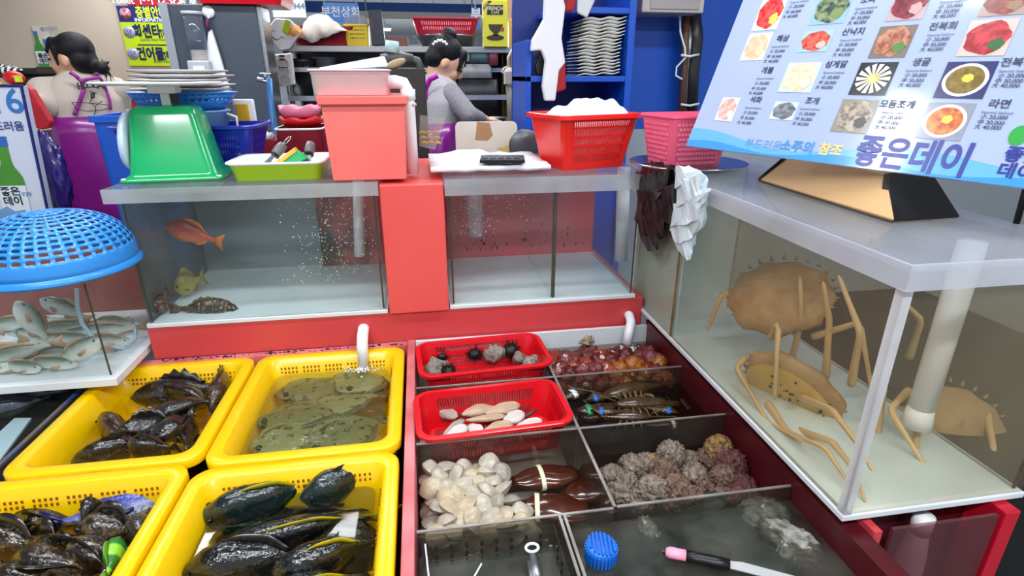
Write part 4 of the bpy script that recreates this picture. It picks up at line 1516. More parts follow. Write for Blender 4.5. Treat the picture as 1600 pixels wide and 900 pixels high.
# ================================================================== things on the tanks
hole_dark = mat('hole_dark', '1a1a1c', .7)
# blue colander upside down over the mullet tank
cc = G(92, 412, 1.07)
co = thing('colander', 'sky blue plastic colander turned upside down on the mullet tank', 'colander', (cc.x, cc.y, 1.062))
mb = MB()
NR, NS = 26, 120
R0, HH = .168, .125
prof_r = lambda u: (R0 * math.sin(PI / 2 * u) ** .92, HH * (math.cos(PI / 2 * u) ** .75))
vs = []
for i in range(NR + 1):
    u = .03 + .97 * i / NR
    r_, z_ = prof_r(u)
    for j in range(NS):
        a = 2 * PI * j / NS
        vs.append((r_ * math.cos(a), r_ * math.sin(a), z_ + .012))
fs = [tuple(range(NS))]
for i in range(NR):
    for j in range(NS):
        q = (j + 1) % NS
        step = 10 if i < 5 else 5 if i < 10 else 3
        if i % 2 == 1 and 1 <= i < NR - 4 and j % step != 0 and not (i < 3 and j % step < 4):
            continue
        fs.append((i * NS + j, (i + 1) * NS + j, (i + 1) * NS + q, i * NS + q))
mb.add(vs, fs)
mb.build('dome', bluepl, co, True, True, solid=.002)
MB().lathe([(R0 - .001, .018), (R0 + .004, .012), (R0 + .008, .004), (R0 + .007, 0), (R0 + .001, .002), (R0 - .004, .014)], (0, 0, 0), 64, None, False, False).build('rim', bluepl, co, True, True, solid=.001)
MB().lathe([(.006, 0), (.004, .004), (.0001, .005)], (0, 0, HH + .012), 12).build('crown_button', bluepl, co, True, True)

# green scale
sp = A(266, 286, 1.58)
gs = thing('kitchen_scale', 'green spring scale with white dial and flat white pan on the left tank', 'scale', (sp.x, 1.66, 1.2405), None, .10)
grn_pl = mat('green_plastic', '06a05c', .22, coat=.4)


def rr4(hx_, hy_, r, z, oy=0):
    return [p + Vector((0, oy, 0)) for p in rrect(0, 0, hx_, hy_, r, z)]


MB().loft([rr4(.125, .09, .02, 0), rr4(.125, .09, .02, .007), rr4(.112, .082, .02, .011), rr4(.102, .074, .02, .02), rr4(.078, .062, .018, .165), rr4(.070, .055, .018, .182), rr4(.06, .045, .02, .186)]).build('housing', grn_pl, gs, True, True)
for sx in (-.118, .118):
    for sy in (-.083, .083):
        MB().lathe([(.006, .007), (.006, .011), (.0001, .012)], (sx * .96, sy * .95, 0), 10).build('corner_screw', white_pl, gs, True, True)
# dial faces left
Md = Matrix.Rotation(-PI / 2 + .12, 3, 'Y')
MB().lathe([(.001, 0), (.078, 0), (.080, .006), (.074, .016), (.001, .018)], (-.093, 0, .098), 32, Md).build('dial', mat('dial_pale_blue', 'c9dcee', .25, coat=.5), gs, True, True)
MB().tube([(-.115, 0, .10), (-.118, -.02, .15)], .0012, 6).build('dial_pointer', mat('pointer_red', 'c02020', .4), gs, False, True)
MB().box(-.008, .014, -.012, .012, .186, .222).build('post', white_pl, gs, False, True, bevel=.002)
MB().box(-.030, .034, -.03, .03, .216, .236).build('pan_bracket', white_pl, gs, False, True, bevel=.003)
MB().box(.014, .032, -.010, .010, .190, .214).build('spring_block', black, gs, False, True)
MB().lathe([(.001, .236), (.115, .236), (.150, .240), (.152, .2435), (.148, .2445), (.110, .242), (.001, .242)], (-.01, 0, 0), 40).build('pan', white_pl, gs, True, True)

# lime tray with tools
a, b = A(355, 265, 1.56), A(508, 265, 1.56)
tx = (a.x + b.x) / 2
hxt = (b.x - a.x) / 2
lime = mat('lime_plastic', 'c8fa08', .3, coat=.2)
lz = 1.2405
tr = thing('tool_tray', 'shallow lime green tray with white lining holding tools', 'tray', (tx, 1.635, lz))
MB().loft([rrect(tx, 1.635, hxt * .88, .082, .02, lz), rrect(tx, 1.635, hxt * .95, .088, .022, lz + .042), rrect(tx, 1.635, hxt * .96, .089, .022, lz + .042)], True, False).build('shell', lime, tr, True)
MB().loft([rrect(tx, 1.635, hxt * .95, .088, .022, lz + .040), rrect(tx, 1.635, hxt + .004, .096, .026, lz + .044), rrect(tx, 1.635, hxt + .003, .095, .026, lz + .049), rrect(tx, 1.635, hxt * .93, .085, .022, lz + .047), rrect(tx, 1.635, hxt * .79, .073, .02, lz + .004)], False, True).build('lining', white_pl, tr, True)
grey_rub = mat('grey_rubber', '6f7276', .45)


def scraper(p, q, label, ring):
    p, q = Vector(p), Vector(q)
    d = (q - p).normalized()
    s = Vector((0, 0, 1)).cross(d).normalized()
    t = thing('scraper', label, 'scraper', p, 'scrapers in the lime tray')
    m = p.lerp(q, .55)
    MB().tube([m, m.lerp(q, .15), m.lerp(q, .5), q], [.010, .013, .014, .012], 14).build('handle', grey_rub, t, True)
    MB().lathe([(.0125, -.003), (.0135, 0), (.0125, .003)], m, 14, d.to_track_quat('Z', 'Y').to_matrix()).build('collar', black, t, True)
    MB().prism([(-.006, 0), (.006, 0), (.020, .06), (-.020, .06)], m, s, -d, .003).build('blade', steel_dull, t)
    if ring:
        u = d.cross(s)
        MB().tube([q + d * (.016 - .014 * math.cos(k)) + s * (.010 * math.sin(k)) for k in [2 * PI * i / 14 for i in range(15)]], .0016, 6).build('hang_ring', steel, t, True)


scraper(A(412, 262, 1.60), A(443, 226, 1.64), 'grey handled scraper with a hanging ring at the left of the tray', True)
scraper(A(478, 262, 1.60), A(486, 224, 1.65), 'grey handled scraper standing at the right of the tray', False)
br = thing('scrub_brush', 'scrub brush with yellow back and green bristles leaning in the tray', 'brush', A(450, 262, 1.58))
p, q = A(431, 257, 1.58), A(463, 233, 1.60)
dv = (q - p)
nv = Vector((.55, 0, -.8)).normalized()
MB().obox(p.lerp(q, .5), dv * .5, (0, .014, 0), -nv * .006).build('back', mat('brush_yellow', 'e3b93a', .45), br, bevel=.002)
for i in range(10):
    c = p.lerp(q, .06 + .1 * i)
    for j in (-1, 1):
        MB().tube([c + nv * .006 + Vector((0, j * .006, 0)), c + nv * .030 + Vector((.003 * (i - 4.5) * .4, j * .009, 0))], [.0055, .0075], 6).build('bristle_tuft', mat('brush_green', '12b060', .5), br)

# salmon box standing on the pillar
x0, x1 = A(508, 220, YF).x, A(636, 220, YF).x
sbx = thing('salmon_box', 'salmon fibreglass box with a lid standing on the pillar between tanks', 'box', ((x0 + x1) / 2, 1.62, 1.2425))
zt = A(570, 150, YF).z
yb = YF - .005
rg = lambda e, z: [(x0 - e, yb - e, z), (x1 + e, yb - e, z), (x1 + e, yb + .25 + e, z), (x0 - e, yb + .25 + e, z)]
MB().loft([rg(-.008, 1.2425), rg(0, zt - .02)]).build('body', salmon, sbx, bevel=.003)
MB().loft([rg(.007, zt - .02), rg(.009, zt)]).build('lid', salmon, sbx, bevel=.002)
MB().box(x0 - .004, x1 + .004, yb - .006, yb + .25, zt - .0225, zt - .0195).build('lid_gap', mat('lid_gap_shade', '8e2a2c', .6), sbx)
# white tray with folded cloth on top of it
wx0, wx1 = A(480, 125, YF).x, A(608, 125, YF).x
wt = thing('white_tray', 'white plastic tray on top of the salmon box', 'tray', ((wx0 + wx1) / 2, 1.60, zt + .001))
cxx, hw = (wx0 + wx1) / 2, (wx1 - wx0) / 2
z1_ = A(540, 108, YF).z
MB().loft([rrect(cxx, 1.60, hw * .92, .092, .015, zt + .001), rrect(cxx, 1.60, hw * .95, .095, .018, z1_ - .004), rrect(cxx, 1.60, hw, .103, .02, z1_ - .003), rrect(cxx, 1.60, hw, .103, .02, z1_), rrect(cxx, 1.60, hw * .94, .094, .018, z1_), rrect(cxx, 1.60, hw * .85, .084, .015, zt + .004)]).build('body', mat('white_tray_plastic', 'f4f7fc', .35), wt, True)
MB().loft([rrect(cxx, 1.60, hw * .955, .0965, .018, z1_ - .011), rrect(cxx, 1.60, hw * .958, .097, .018, z1_ - .006)], False, False).build('pink_band', mat('pinkish_trim', 'd8a8b6', .4), wt, True)


def crumple(name, label, cat, c, size, m_, seed, amp=.25, freq=2.2, sub=4, sq=None, rz=0):
    me = lump_mesh(1, amp, freq, seed, sub, size, True)
    me.materials.append(m_)
    o = obj_from(me, name, label, cat, c, (0, 0, rz))
    return o


cloth_w = mat('white_cloth', 'e6e7ec', .8, bump=.2, scale=20)
cloth_p = mat('pale_sheet', 'eef0f5', .6)
p = [A(498, 106, 1.56), A(597, 88, 1.56), A(604, 104, 1.56), A(500, 110, 1.56)]
MB_ = MB()
MB_.loft([[q + Vector((0, 0, 0)) for q in p], [q + Vector((0, .12, .004)) for q in p]])
tag(MB_.build('chopping_sheet', cloth_p, None, False, bevel=.002), 'white chopping sheet leaning in the tray on the salmon box', 'sheet')
# pvc drain pipe to the right of the box
px_ = A(640, 190, 1.60).x
dp = thing('drain_pipe', 'white pvc drain pipe bending down beside the salmon box', 'pipe', (px_, 1.60, 1.2425))
zt2 = A(630, 128, 1.60).z
MB().tube([(px_ - .075, 1.60, zt2), (px_ - .03, 1.60, zt2), (px_ - .010, 1.60, zt2 - .004), (px_, 1.60, zt2 - .022), (px_, 1.60, 1.2425)], .017, 16).build('pipe', pvc, dp, True)
MB().tube([(px_, 1.60, zt2 - .045), (px_, 1.60, zt2 - .018)], .020, 16).build('elbow_collar', pvc, dp, True)
MB().tube([(px_ - .022, 1.60, zt2 - .062), (px_ + .02, 1.585, zt2 - .056)], .004, 6).build('tie_wire', mat('cream_twine', 'd8d0c0', .8), dp)
# bag of yellow pickles hanging on the pipe
bg = thing('pickle_bag', 'clear plastic bag of yellow pickles hanging beside the drain pipe', 'bag', A(675, 235, 1.66))
q = [A(656, 180, 1.66), A(697, 186, 1.66), A(680, 234, 1.66), A(655, 228, 1.66)]
MB().loft([[q[0], q[1], q[2], q[3]], [v + Vector((0, .02, 0)) for v in q]]).build('bag_film', glass('bag_film', 'f4f4f0', .22, 'cfcfc8', refl=.6), bg)
for i in range(9):
    c = A(660 + (i % 3) * 10 + (i // 3) * 1.5, 207 + (i // 3) * 8, 1.67)
    MB().tube([c + Vector((-.012, 0, -.002)), c + Vector((0, .001, .002)), c + Vector((.012, 0, -.001))], [.002, .0045, .002], 6).build('pickle', mat('yellow_pickle', 'd8a414', .4, col2='b8860c', scale=60), bg, True)

# white towels and the card reader on the right tank
tw = MB()
n = 10
g = []
for i in range(n + 1):
    row = []
    for j in range(n + 1):
        a = A(672 + (850 - 672) * i / n, 262, 1.55 + .32 * j / n)
        z = 1.2425 + .018 + .006 * mnoise.noise(Vector((i * .8, j * .8, 2))) + (.012 if 2 < i < 6 and j > 4 else 0)
        row.append(Vector((A(672 + (850 - 672) * i / n, 262, 1.62).x, 1.53 + .30 * j / n, z)))
    g.append(row)
tw.loft([r for r in g], False, False, False)
o = tw.build('towel', cloth_w, None, True, solid=.012)
tag(o, 'folded white towel lying on the right tank', 'towel')
cr_ = G(785, 252, 1.275)
cal = thing('calculator', 'black calculator lying on the white towel', 'calculator', (cr_.x, cr_.y, 1.2745), None, -.15)
MB().box(-.062, .062, -.04, .05, 0, .012).build('body', black, cal, False, True, bevel=.003)
MB().box(-.05, -.005, .015, .042, .0121, .0135).build('display', mat('blue_lcd', '4a7aa8', .2), cal, False, True)
for i in range(5):
    for j in range(4):
        x, y = -.048 + i * .022, -.03 + j * .013
        if j == 3 and i < 3:
            continue
        MB().box(x - .008, x + .008, y - .0045, y + .0045, .0121, .0142).build('key', mat('calc_key', '2c2c30', .4), cal, False, True)
# cutting board and round lid behind
cb = thing('cutting_board', 'white cutting board with a brown stain standing behind the right tank', 'board', (A(760, 240, 2.1).x, 2.1, 1.10))
q0, q1 = A(712, 216, 2.1), A(808, 216, 2.1)
z0_, z1b = 1.10, A(760, 190, 2.1).z
cxb, hb = (q0.x + q1.x) / 2, (q1.x - q0.x) / 2
hz = (z1b - z0_) / 2
ring = [Vector((p.x, 2.1, p.y + (z1b + z0_) / 2)) for p in [Vector((v.x, v.y)) for v in rrect(0, 0, hb, hz, .02, 0)]]
ring = [Vector((p.x + cxb, p.y, p.z)) for p in ring]
MB().loft([ring, [p + Vector((0, .015, 0)) for p in ring]]).build('slab', mat('cutting_board_white', 'dcdad6', .5, col2='cfc7b4', scale=6), cb)
st_p = [A(745, 190, 2.1), A(765, 192, 2.1), A(770, 212, 2.1), A(762, 220, 2.1), A(742, 219, 2.1), A(744, 205, 2.1)]
MB().add([Vector((v.x, 2.0993, v.z)) for v in st_p], [(0, 1, 2, 3, 4, 5)]).build('brown_stain', mat('stain_brown', 'a9825c', .6), cb)
st_p = [A(776, 232, 2.1), A(800, 226, 2.1), A(806, 236, 2.1), A(790, 241, 2.1)]
MB().add([Vector((v.x, 2.0993, v.z)) for v in st_p], [(0, 1, 2, 3)]).build('yellow_stain', mat('stain_yellow', 'c9b470', .6), cb)
a = A(812, 228, 2.0)
tag(MB().lathe([(.001, 0), (.056, 0), (.06, .004), (.056, .008), (.001, .008)], (a.x + .02, 2.0, a.z), 28, Matrix.Rotation(PI / 2, 3, 'X')).build('round_pan', mat('grey_pan_lid', '5a5c64', .3, metal=.5), None, True), 'round grey pan standing between cutting board and red basket', 'pan')
# back worktop that carries these
bw = thing('worktop', 'steel worktop behind the tanks', 'counter', (0, 2.3, 0))
B(-.55, .44, 2.04, 2.36, 1.07, 1.10).build('top', steel, bw)
for x in (-.5, .41):
    for y in (2.07, 2.33):
        B(x - .015, x + .015, y - .015, y + .015, 0, 1.07).build('leg', steel_dull, bw)

# big red basket with white towel
c0 = A(915, 268, 1.60)
rb = strainer('red_basket', 'large bright red basket with slotted front on the right tank', 'basket', (c0.x + .008, 1.675, 1.2425), .135, .105, .155, .030, redpl2, .30, n=280,
              rows=((.022, .042), (.047, .067), (.072, .092), (.097, .117), (.122, .136)), sides=(3, 1), rimw=.012, floor_slits=False, r=.025, rimh=.012)
rows_ = []
nu, nv_ = 16, 12
for i in range(nu + 1):
    row = []
    for j in range(nv_ + 1):
        u, v = i / nu, j / nv_
        e = min(1, 5 * min(u, 1 - u, v, 1 - v) + .05)
        h = .045 * e ** .5 * (.5 + .7 * prof(u, [(0, .25), (.3, .35), (.5, 1), (.85, 1), (1, .4)])) + .012 * mnoise.noise(Vector((u * 6, v * 5, 1)))
        row.append(Vector(((u - .5) * .235, (v - .5) * .175, .128 + h * 1.15)))
    rows_.append(row)
tw2 = MB()
tw2.loft(rows_, False, False, False)
tw2.loft([rrect(0, 0, .095, .066, .02, .012), rrect(0, 0, .122, .090, .02, .137)])
o = tw2.build('towel', mat('bright_white_towel', 'eef2f8', .85, bump=.3, scale=60), None, True, True)
o.location = rb.location
o.rotation_euler = (0, 0, .30)
tag(o, 'thick white towel bundled in the large red basket', 'towel')

# ------------------------------------------------------------------ on the crab tank
LT = CZ1 + .0125
# steel tray and pink basket
c1_ = Vector((A(1036, 205, 1.42).x + .088, 1.47, 0))
sv = thing('steel_tray', 'round steel tray under the pink basket on the crab tank', 'tray', (c1_.x + .01, 1.46, LT))
MB().lathe([(.001, 0), (.12, 0), (.15, .012), (.158, .013), (.158, .016), (.148, .016), (.12, .004), (.001, .004)], (0, 0, 0), 40).build('dish', mat('tray_steel', 'c4c8cc', .2, metal=.9), sv, True, True)
pkm = mat('pink_plastic', 'ee5f86', .35)
pbk = thing('pink_basket', 'pink woven-pattern plastic basket on the steel tray', 'basket', (c1_.x, 1.47, LT + .0045), None, .12)
MB().loft([rrect(0, 0, .078, .065, .02, 0), rrect(0, 0, .098, .083, .022, .13), rrect(0, 0, .103, .088, .024, .131), rrect(0, 0, .103, .088, .024, .137), rrect(0, 0, .095, .08, .02, .137), rrect(0, 0, .076, .063, .02, .004)]).build('body', pkm, pbk, False, True)
mb = MB()
for row in range(9):
    for i in range(14):
        z = .012 + row * .0125
        k = z / .13
        hxk, hyk = .078 + .02 * k, .065 + .018 * k
        x = -hxk + .022 + (2 * hxk - .044) * (i + (.5 if row % 2 else 0)) / 14
        mb.obox((x, -hyk - .0006, z + .003), (.0035, 0, 0), (0, .0018, .0002), (0, 0, .0035))
        if i < 11:
            y = -hyk + .02 + (2 * hyk - .04) * (i + (.5 if row % 2 else 0)) / 11
            mb.obox((-hxk - .0006, y, z + .003), (.0018, 0, .0002), (0, .0035, 0), (0, 0, .0035))
mb.build('weave_bumps', mat('pink_plastic_light', 'f4789a', .35), pbk, False, True)['kind'] = 'stuff'
# carton that props the menu
kraft = mat('kraft_card', 'd0a878', .7, col2='c59c6c', scale=5)
cx0_, yA, yB = .796, 1.215, .815
cbx = thing('carton', 'flat brown carton with black tape lying on the crab tank under the menu', 'carton', (.86, 1.0, LT))
poly = [(0, yA), (0, yB), (.10, yB - .015), (.11, yA - .02)]
zz = LT + .001
base = [Vector((cx0_ + .0, yA, zz)), Vector((cx0_, yB, zz)), Vector((cx0_ + .14, yB + .01, zz)), Vector((cx0_ + .14, yA + .02, zz))]
topr = [Vector((cx0_ + .045, yA - .035, zz + .066)), Vector((cx0_ + .045, yB + .085, zz + .066)), Vector((cx0_ + .14, yB + .09, zz + .066)), Vector((cx0_ + .14, yA - .01, zz + .066))]
MB().loft([base, [v + Vector((0, 0, .006)) for v in base], topr]).build('body', kraft, cbx)
nrm_ = (base[2] - base[1]).cross(topr[1] - base[1]).normalized()
if nrm_.y > 0:
    nrm_ = -nrm_
qd = [base[1], base[2], topr[2], topr[1]]
MB().loft([[v + nrm_ * .001 for v in qd], [v + nrm_ * .005 for v in qd]]).build('tape', black, cbx)
qd = [base[1] + Vector((-.0015, -.002, .0)), base[1] + Vector((-.0015, .03, 0)), topr[1] + Vector((-.0015, .004, 0)), topr[1] + Vector((-.0015, -.002, 0))]
MB().loft([qd, [v + Vector((.003, 0, .003)) for v in qd]]).build('tape', black, cbx)
MB().tube([base[0] + Vector((-.001, .002, .004)), topr[0] + Vector((-.002, .004, 0))], .005, 6).build('tape', black, cbx)
MB().tube([base[0] + Vector((-.0015, 0, .002)), base[1] + Vector((-.0015, 0, .002))], .0022, 6).build('shadow_seam', mat('dark_brown_edge', '4a3420', .7), cbx)

# ------------------------------------------------------------------ menu board
BL = A(1072, 228, 1.30)
BH = Vector((.402, -.915, 0)).normalized()
BV = Vector((.392, .109, .913)).normalized()
BV = (BV - BH * BV.dot(BH)).normalized()
BN = BH.cross(BV).normalized()          # out of the printed side? fixed below
if BN.dot(CAM - BL) < 0:
    BN = -BN
WB, HB = .66, .46
mn = thing('menu_board', 'large glossy menu board with dish photos leaning over the crab tank', 'menu', BL)


def MP(u, v, e=0.0):
    return BL + BH * u + BV * v + BN * e


def muv(px, py):
    """board coordinates of a place seen in the photograph"""
    d = ray(px, py)
    t = (BL - CAM).dot(BN) / d.dot(BN)
    q = CAM + d * t - BL
    return q.dot(BH), q.dot(BV)


MB().loft([[MP(0, 0), MP(WB, 0), MP(WB, HB), MP(0, HB)], [MP(0, 0, -.004), MP(WB, 0, -.004), MP(WB, HB, -.004), MP(0, HB, -.004)]]).build('board', mat('menu_glossy_white', 'a9b7d6', .12, coat=.5, col2='a2b1d2', scale=2), mn)
for u_ in (.30, .62):
    pb = MP(u_, .02, -.01)
    MB().tube([MP(u_, .22, -.008), Vector((pb.x + .10, pb.y + .04, LT))], .005, 8).build('stand_leg', black, mn, True)
wave1 = mat('menu_sky_blue', '6aaede', .15, coat=.6)
wave2 = mat('menu_deep_sky', '4494d4', .15, coat=.6)


def band(f, e, m_, name, v0=0.0005):
    vs, fs = [], []
    n = 40
    for i in range(n + 1):
        u = WB * i / n
        vs += [MP(u, v0, e), MP(u, f(u / WB), e)]
    for i in range(n):
        fs.append((2 * i, 2 * i + 2, 2 * i + 3, 2 * i + 1))
    MB().add(vs, fs).build(name, m_, mn)


band(lambda k: .030 + .016 * math.sin(k * 9 + 1.2) * (1 - .3 * k), .0006, wave1, 'blue_wave_print')
band(lambda k: .012 + .007 * math.sin(k * 13 + .4), .0009, wave2, 'blue_wave_print')


def dish(cn, kind, idx):
    """photo of a dish printed on the board: corner pixels bl, br, tr, tl"""
    us = [muv(*c) for c in cn]
    u0, u1 = min(us[0][0], us[3][0]), max(us[1][0], us[2][0])
    v0, v1 = min(us[0][1], us[1][1]), max(us[2][1], us[3][1])
    v1 = min(v1, HB - .002)
    bgc, c1c, c2c, c3c, sh = kind
    o = MB().add([MP(u0, v0, .0008), MP(u1, v0, .0008), MP(u1, v1, .0008), MP(u0, v1, .0008)], [(0, 1, 2, 3)]).build('dish_photo', mat('dish_bg_' + bgc, bgc, .2, coat=.4), mn)
    cu_, cv = (u0 + u1) / 2, (v0 + v1) / 2
    ru, rv = (u1 - u0) / 2 * .92, (v1 - v0) / 2 * .92

    def disc(k, e, m_, name, wob=0, ou=0, ov=0):
        pts = [MP(cu_ + ou * ru + ru * k * (1 + wob * math.sin(7 * a + idx)) * math.cos(a), cv + ov * rv + rv * k * (1 + wob * math.cos(5 * a)) * math.sin(a), e) for a in [2 * PI * i / 24 for i in range(24)]]
        MB().add(pts, [tuple(range(24))]).build(name, m_, o)
    food = mat('dish_food_%d' % idx, c2c, .25, col2=c3c, scale=90, sharp=.12, coat=.4)
    if sh == 'bowl':
        disc(.98, .0011, mat('dish_bowl_' + c1c, c1c, .2, coat=.4), 'bowl_print')
        disc(.82, .0014, food, 'food_print')
        disc(.25, .0017, mat('dish_egg', 'e8c040', .3), 'garnish_print', .1, .1, .1)
    elif sh == 'star':
        for i in range(14):
            a = 2 * PI * i / 14
            c_, s_ = math.cos(a), math.sin(a)
            pts = [MP(cu_ + ru * (.3 * c_ - .05 * s_), cv + rv * (.3 * s_ + .05 * c_), .0011), MP(cu_ + ru * (.95 * c_ - .16 * s_), cv + rv * (.95 * s_ + .16 * c_), .0011), MP(cu_ + ru * (1.0 * c_ + .12 * s_), cv + rv * (1.0 * s_ - .12 * c_), .0011), MP(cu_ + ru * (.3 * c_ + .05 * s_), cv + rv * (.3 * s_ - .05 * c_), .0011)]
            MB().add(pts, [(0, 1, 2, 3)]).build('shell_print', mat('dish_shellw', 'd9d2c2', .3), o)
        disc(.32, .0014, food, 'food_print', .06)
    else:
        disc(1.0, .0011, food, 'food_print', .07)
        disc(.35, .0014, mat('dish_gar_' + c1c, c1c, .3), 'garnish_print', .15, .5, -.4)


DISH = [([(1175, 45), (1213, 46), (1230, -5), (1200, -5)], ('dfe4ee', 'e8d060', 'c8242c', 'e06058', 'pile')),
        ([(1263, 40), (1318, 35), (1335, -10), (1285, -10)], ('8fb6cc', '7a8a5a', '3a4a4a', '8a9a70', 'pile')),
        ([(1382, 34), (1440, 30), (1462, -20), (1405, -20)], ('b8a0a8', 'c09090', '5a1a28', '8e3444', 'pile')),
        ([(1528, 24), (1600, 22), (1615, -20), (1550, -20)], ('a89088', '8a6a50', '6a2424', '9a4a3a', 'pile')),
        ([(1157, 95), (1192, 93), (1203, 52), (1172, 53)], ('d4dcd8', 'd8c8a0', 'd8b090', 'e0c8b0', 'pile')),
        ([(1245, 82), (1293, 75), (1305, 47), (1260, 49)], ('9cc4d4', 'e0b0a0', 'b83a30', 'd87060', 'pile')),
        ([(1356, 90), (1410, 90), (1435, 40), (1377, 42)], ('7a7068', '4a7a3a', '8a4a38', 'c08a70', 'pile')),
        ([(1496, 87), (1567, 87), (1595, 30), (1518, 33)], ('c8b8b0', '2a5a2a', '8e1a24', 'c83a44', 'pile')),
        ([(1215, 143), (1258, 145), (1285, 100), (1235, 98)], ('c4ccc8', 'd8d0b8', 'd0c2a0', 'dcd2bc', 'pile')),
        ([(1325, 148), (1382, 149), (1405, 98), (1348, 98)], ('2c3036', 'e0dccc', 'c8b050', 'e0cc80', 'star')),
        ([(1460, 153), (1532, 154), (1562, 96), (1482, 97)], ('3a3c6a', 'e2e4e8', '6a5420', '8a7434', 'bowl')),
        ([(1116, 188), (1143, 190), (1155, 153), (1130, 153)], ('d4e0ea', 'e8d8d0', 'd89a94', 'e8c4bc', 'pile')),
        ([(1202, 186), (1238, 188), (1248, 160), (1212, 160)], ('cadae8', '6a7078', '5a6068', '8a9098', 'pile')),
        ([(1298, 205), (1352, 208), (1375, 157), (1318, 155)], ('8a8478', '3a3a38', '5a544c', 'b0a08c', 'pile')),
        ([(1428, 215), (1500, 221), (1526, 162), (1455, 160)], ('8a8ea0', 'eee6dc', 'b0481c', 'd88a3c', 'bowl'))]
for i, (cn, kind) in enumerate(DISH):
    dish(cn, kind, i)
navy_ink = mat('navy_ink', '26348c', .3)
sky_ink = mat('sky_ink', '2f86d0', .3)
pale_ink = mat('pale_blue_ink', '5f9ad6', .3)
gold_ink = mat('gold_ink', 'e8c06a', .3)
dark_ink = mat('dark_ink', '34364e', .3)
grey_ink = mat('grey_ink', '6a6e88', .3)


def mtext(body, px, py, size, ink, bold=0, align='CENTER', sx=1.0):
    u, v = muv(px, py)
    lettering(body, size, ink, mn, MP(u, v, .0012), BH, BV, 'menu_lettering', bold, align, 0, sx)


mtext('좋은데이', 1413, 262, .062, navy_ink, .0018, sx=.80)
mtext('부드러운', 1190, 232, .024, pale_ink, .0002)
mtext('소주의', 1243, 236, .026, sky_ink, .0008)
mtext('참조', 1295, 241, .025, gold_ink, .0008)
mtext('좋은\n데이', 1596, 252, .026, navy_ink, .0008)
MENU = [('모듬회', 1252, -6), ('소라', 1356, 4), ('멍게', 1492, -6), ('해삼', 1222, 64), ('산낙지', 1332, 54), ('전복회', 1472, 46), ('개불', 1198, 114), ('성게알', 1305, 105), ('생굴', 1438, 102), ('전복죽', 1588, 103), ('석화', 1180, 160), ('조개', 1268, 162), ('모듬조개', 1400, 168), ('라면', 1560, 168)]
for i, (nm, px, py) in enumerate(MENU):
    mtext(nm, px, py, .016, dark_ink, .0003)
    for k, (dy, tx_, sz) in enumerate(((11, 'Seasonal Seafood', .006), (20, '小 20,000', .009), (29, '中 30,000', .009), (37, '大 40,000', .009))):
        mtext(tx_, px - 5 * (k + 1) + 2, py + dy * .92, sz, grey_ink if k == 0 else dark_ink, .0001)
u, v = muv(1592, 212)
MB().add([MP(u + .012 * math.cos(a), v + .016 * math.sin(a), .001) for a in [2 * PI * i / 20 for i in range(20)]], [tuple(range(20))]).build('green_bottle_print', mat('menu_green', '3aa04a', .2), mn)

# plastic bags hanging on the crab tank corner
blkbag = mat('black_bag_film', '08080b', .3, coat=.5, bump=.5, scale=14, bscale=26)
whtbag = mat('white_bag_film', 'd3e2ea', .3, trans=.12, coat=.3, bump=.4, scale=14, bscale=20)


def bagmesh(name, label, path, wid, m_, seed, th=.35, lx=None):
    n = 26
    rings = []
    for i, (p, w_) in enumerate(zip(path, wid)):
        pass
    P_ = []
    for k in range(n + 1):
        t = k / n * (len(path) - 1)
        i = min(int(t), len(path) - 2)
        f = t - i
        P_.append((Vector(path[i]).lerp(Vector(path[i + 1]), f), wid[i] + (wid[i + 1] - wid[i]) * f))
    for k, (p, w_) in enumerate(P_):
        ring = []
        for j in range(22):
            a = 2 * PI * j / 22
            q = 1 + .45 * mnoise.noise(Vector((math.cos(a) * 1.6, math.sin(a) * 1.6, k * .28 + seed))) + .2 * mnoise.noise(Vector((math.cos(a) * 5, math.sin(a) * 5, k * .6 + seed)))
            ring.append(p + Vector((w_ * th * q * math.cos(a), w_ * q * math.sin(a), .25 * w_ * q * math.sin(3 * a + k))))
        rings.append(ring)
    o = MB().loft(rings).build(name, m_, None, False)
    tag(o, label, 'bag')
    return o


XB = CX0 - .028
bagmesh('black_bag', 'crumpled black plastic bag hanging at the back of the crab tank', [AX(1032, 262, XB), AX(1022, 290, XB), AX(1024, 325, XB), AX(1016, 352, XB), AX(1014, 388, XB)], [.07, .12, .10, .085, .03], blkbag, 3.3, .22)
bagmesh('white_bag', 'crumpled white plastic bag hanging on the side of the crab tank', [AX(1076, 270, XB), AX(1082, 300, XB), AX(1074, 335, XB), AX(1062, 365, XB), AX(1074, 404, XB)], [.055, .070, .062, .056, .014], whtbag, 8.1, .28)
# ================================================================== behind the tanks
# dark blue basket, basins and platters behind the scale
bx0, bx1 = A(185, 230, 1.80).x, A(405, 230, 1.80).x
bcx = (bx0 + bx1) / 2
zb = 1.2405
ztop = A(300, 196, 1.80).z
strainer('navy_basket', 'dark blue slotted basket behind the green scale', 'basket', (bcx, 1.865, zb), (bx1 - bx0) / 2, .095, ztop - zb, .03, navy, -.04, n=260, rows=((.02, .036), (.042, .058), (.064, .08), (.086, .10)), floor_slits=False, rimw=.012, r=.02)
zc = ztop - .02
ccx, ccy = A(290, 160, 1.87).x, 1.865
o = thing('basin', 'light blue plastic basin sitting in the dark blue basket', 'basin', (ccx + .03, ccy, zc))
MB().lathe([(.001, 0), (.075, 0), (.085, .055), (.09, .056), (.09, .060), (.083, .060), (.073, .004), (.001, .004)], (ccx + .03, ccy, zc), 40).build('bowl', mat('light_blue_plastic', '8ec2ea', .3), o, True)
MB().tube([(ccx + .12, ccy - .03, zc + .05), (ccx + .145, ccy - .03, zc + .04), (ccx + .145, ccy - .03, zc + .01), (ccx + .115, ccy - .03, zc)], .004, 8).build('handle', white_pl, o, True)
zc2 = zc + .0605
mb = MB()
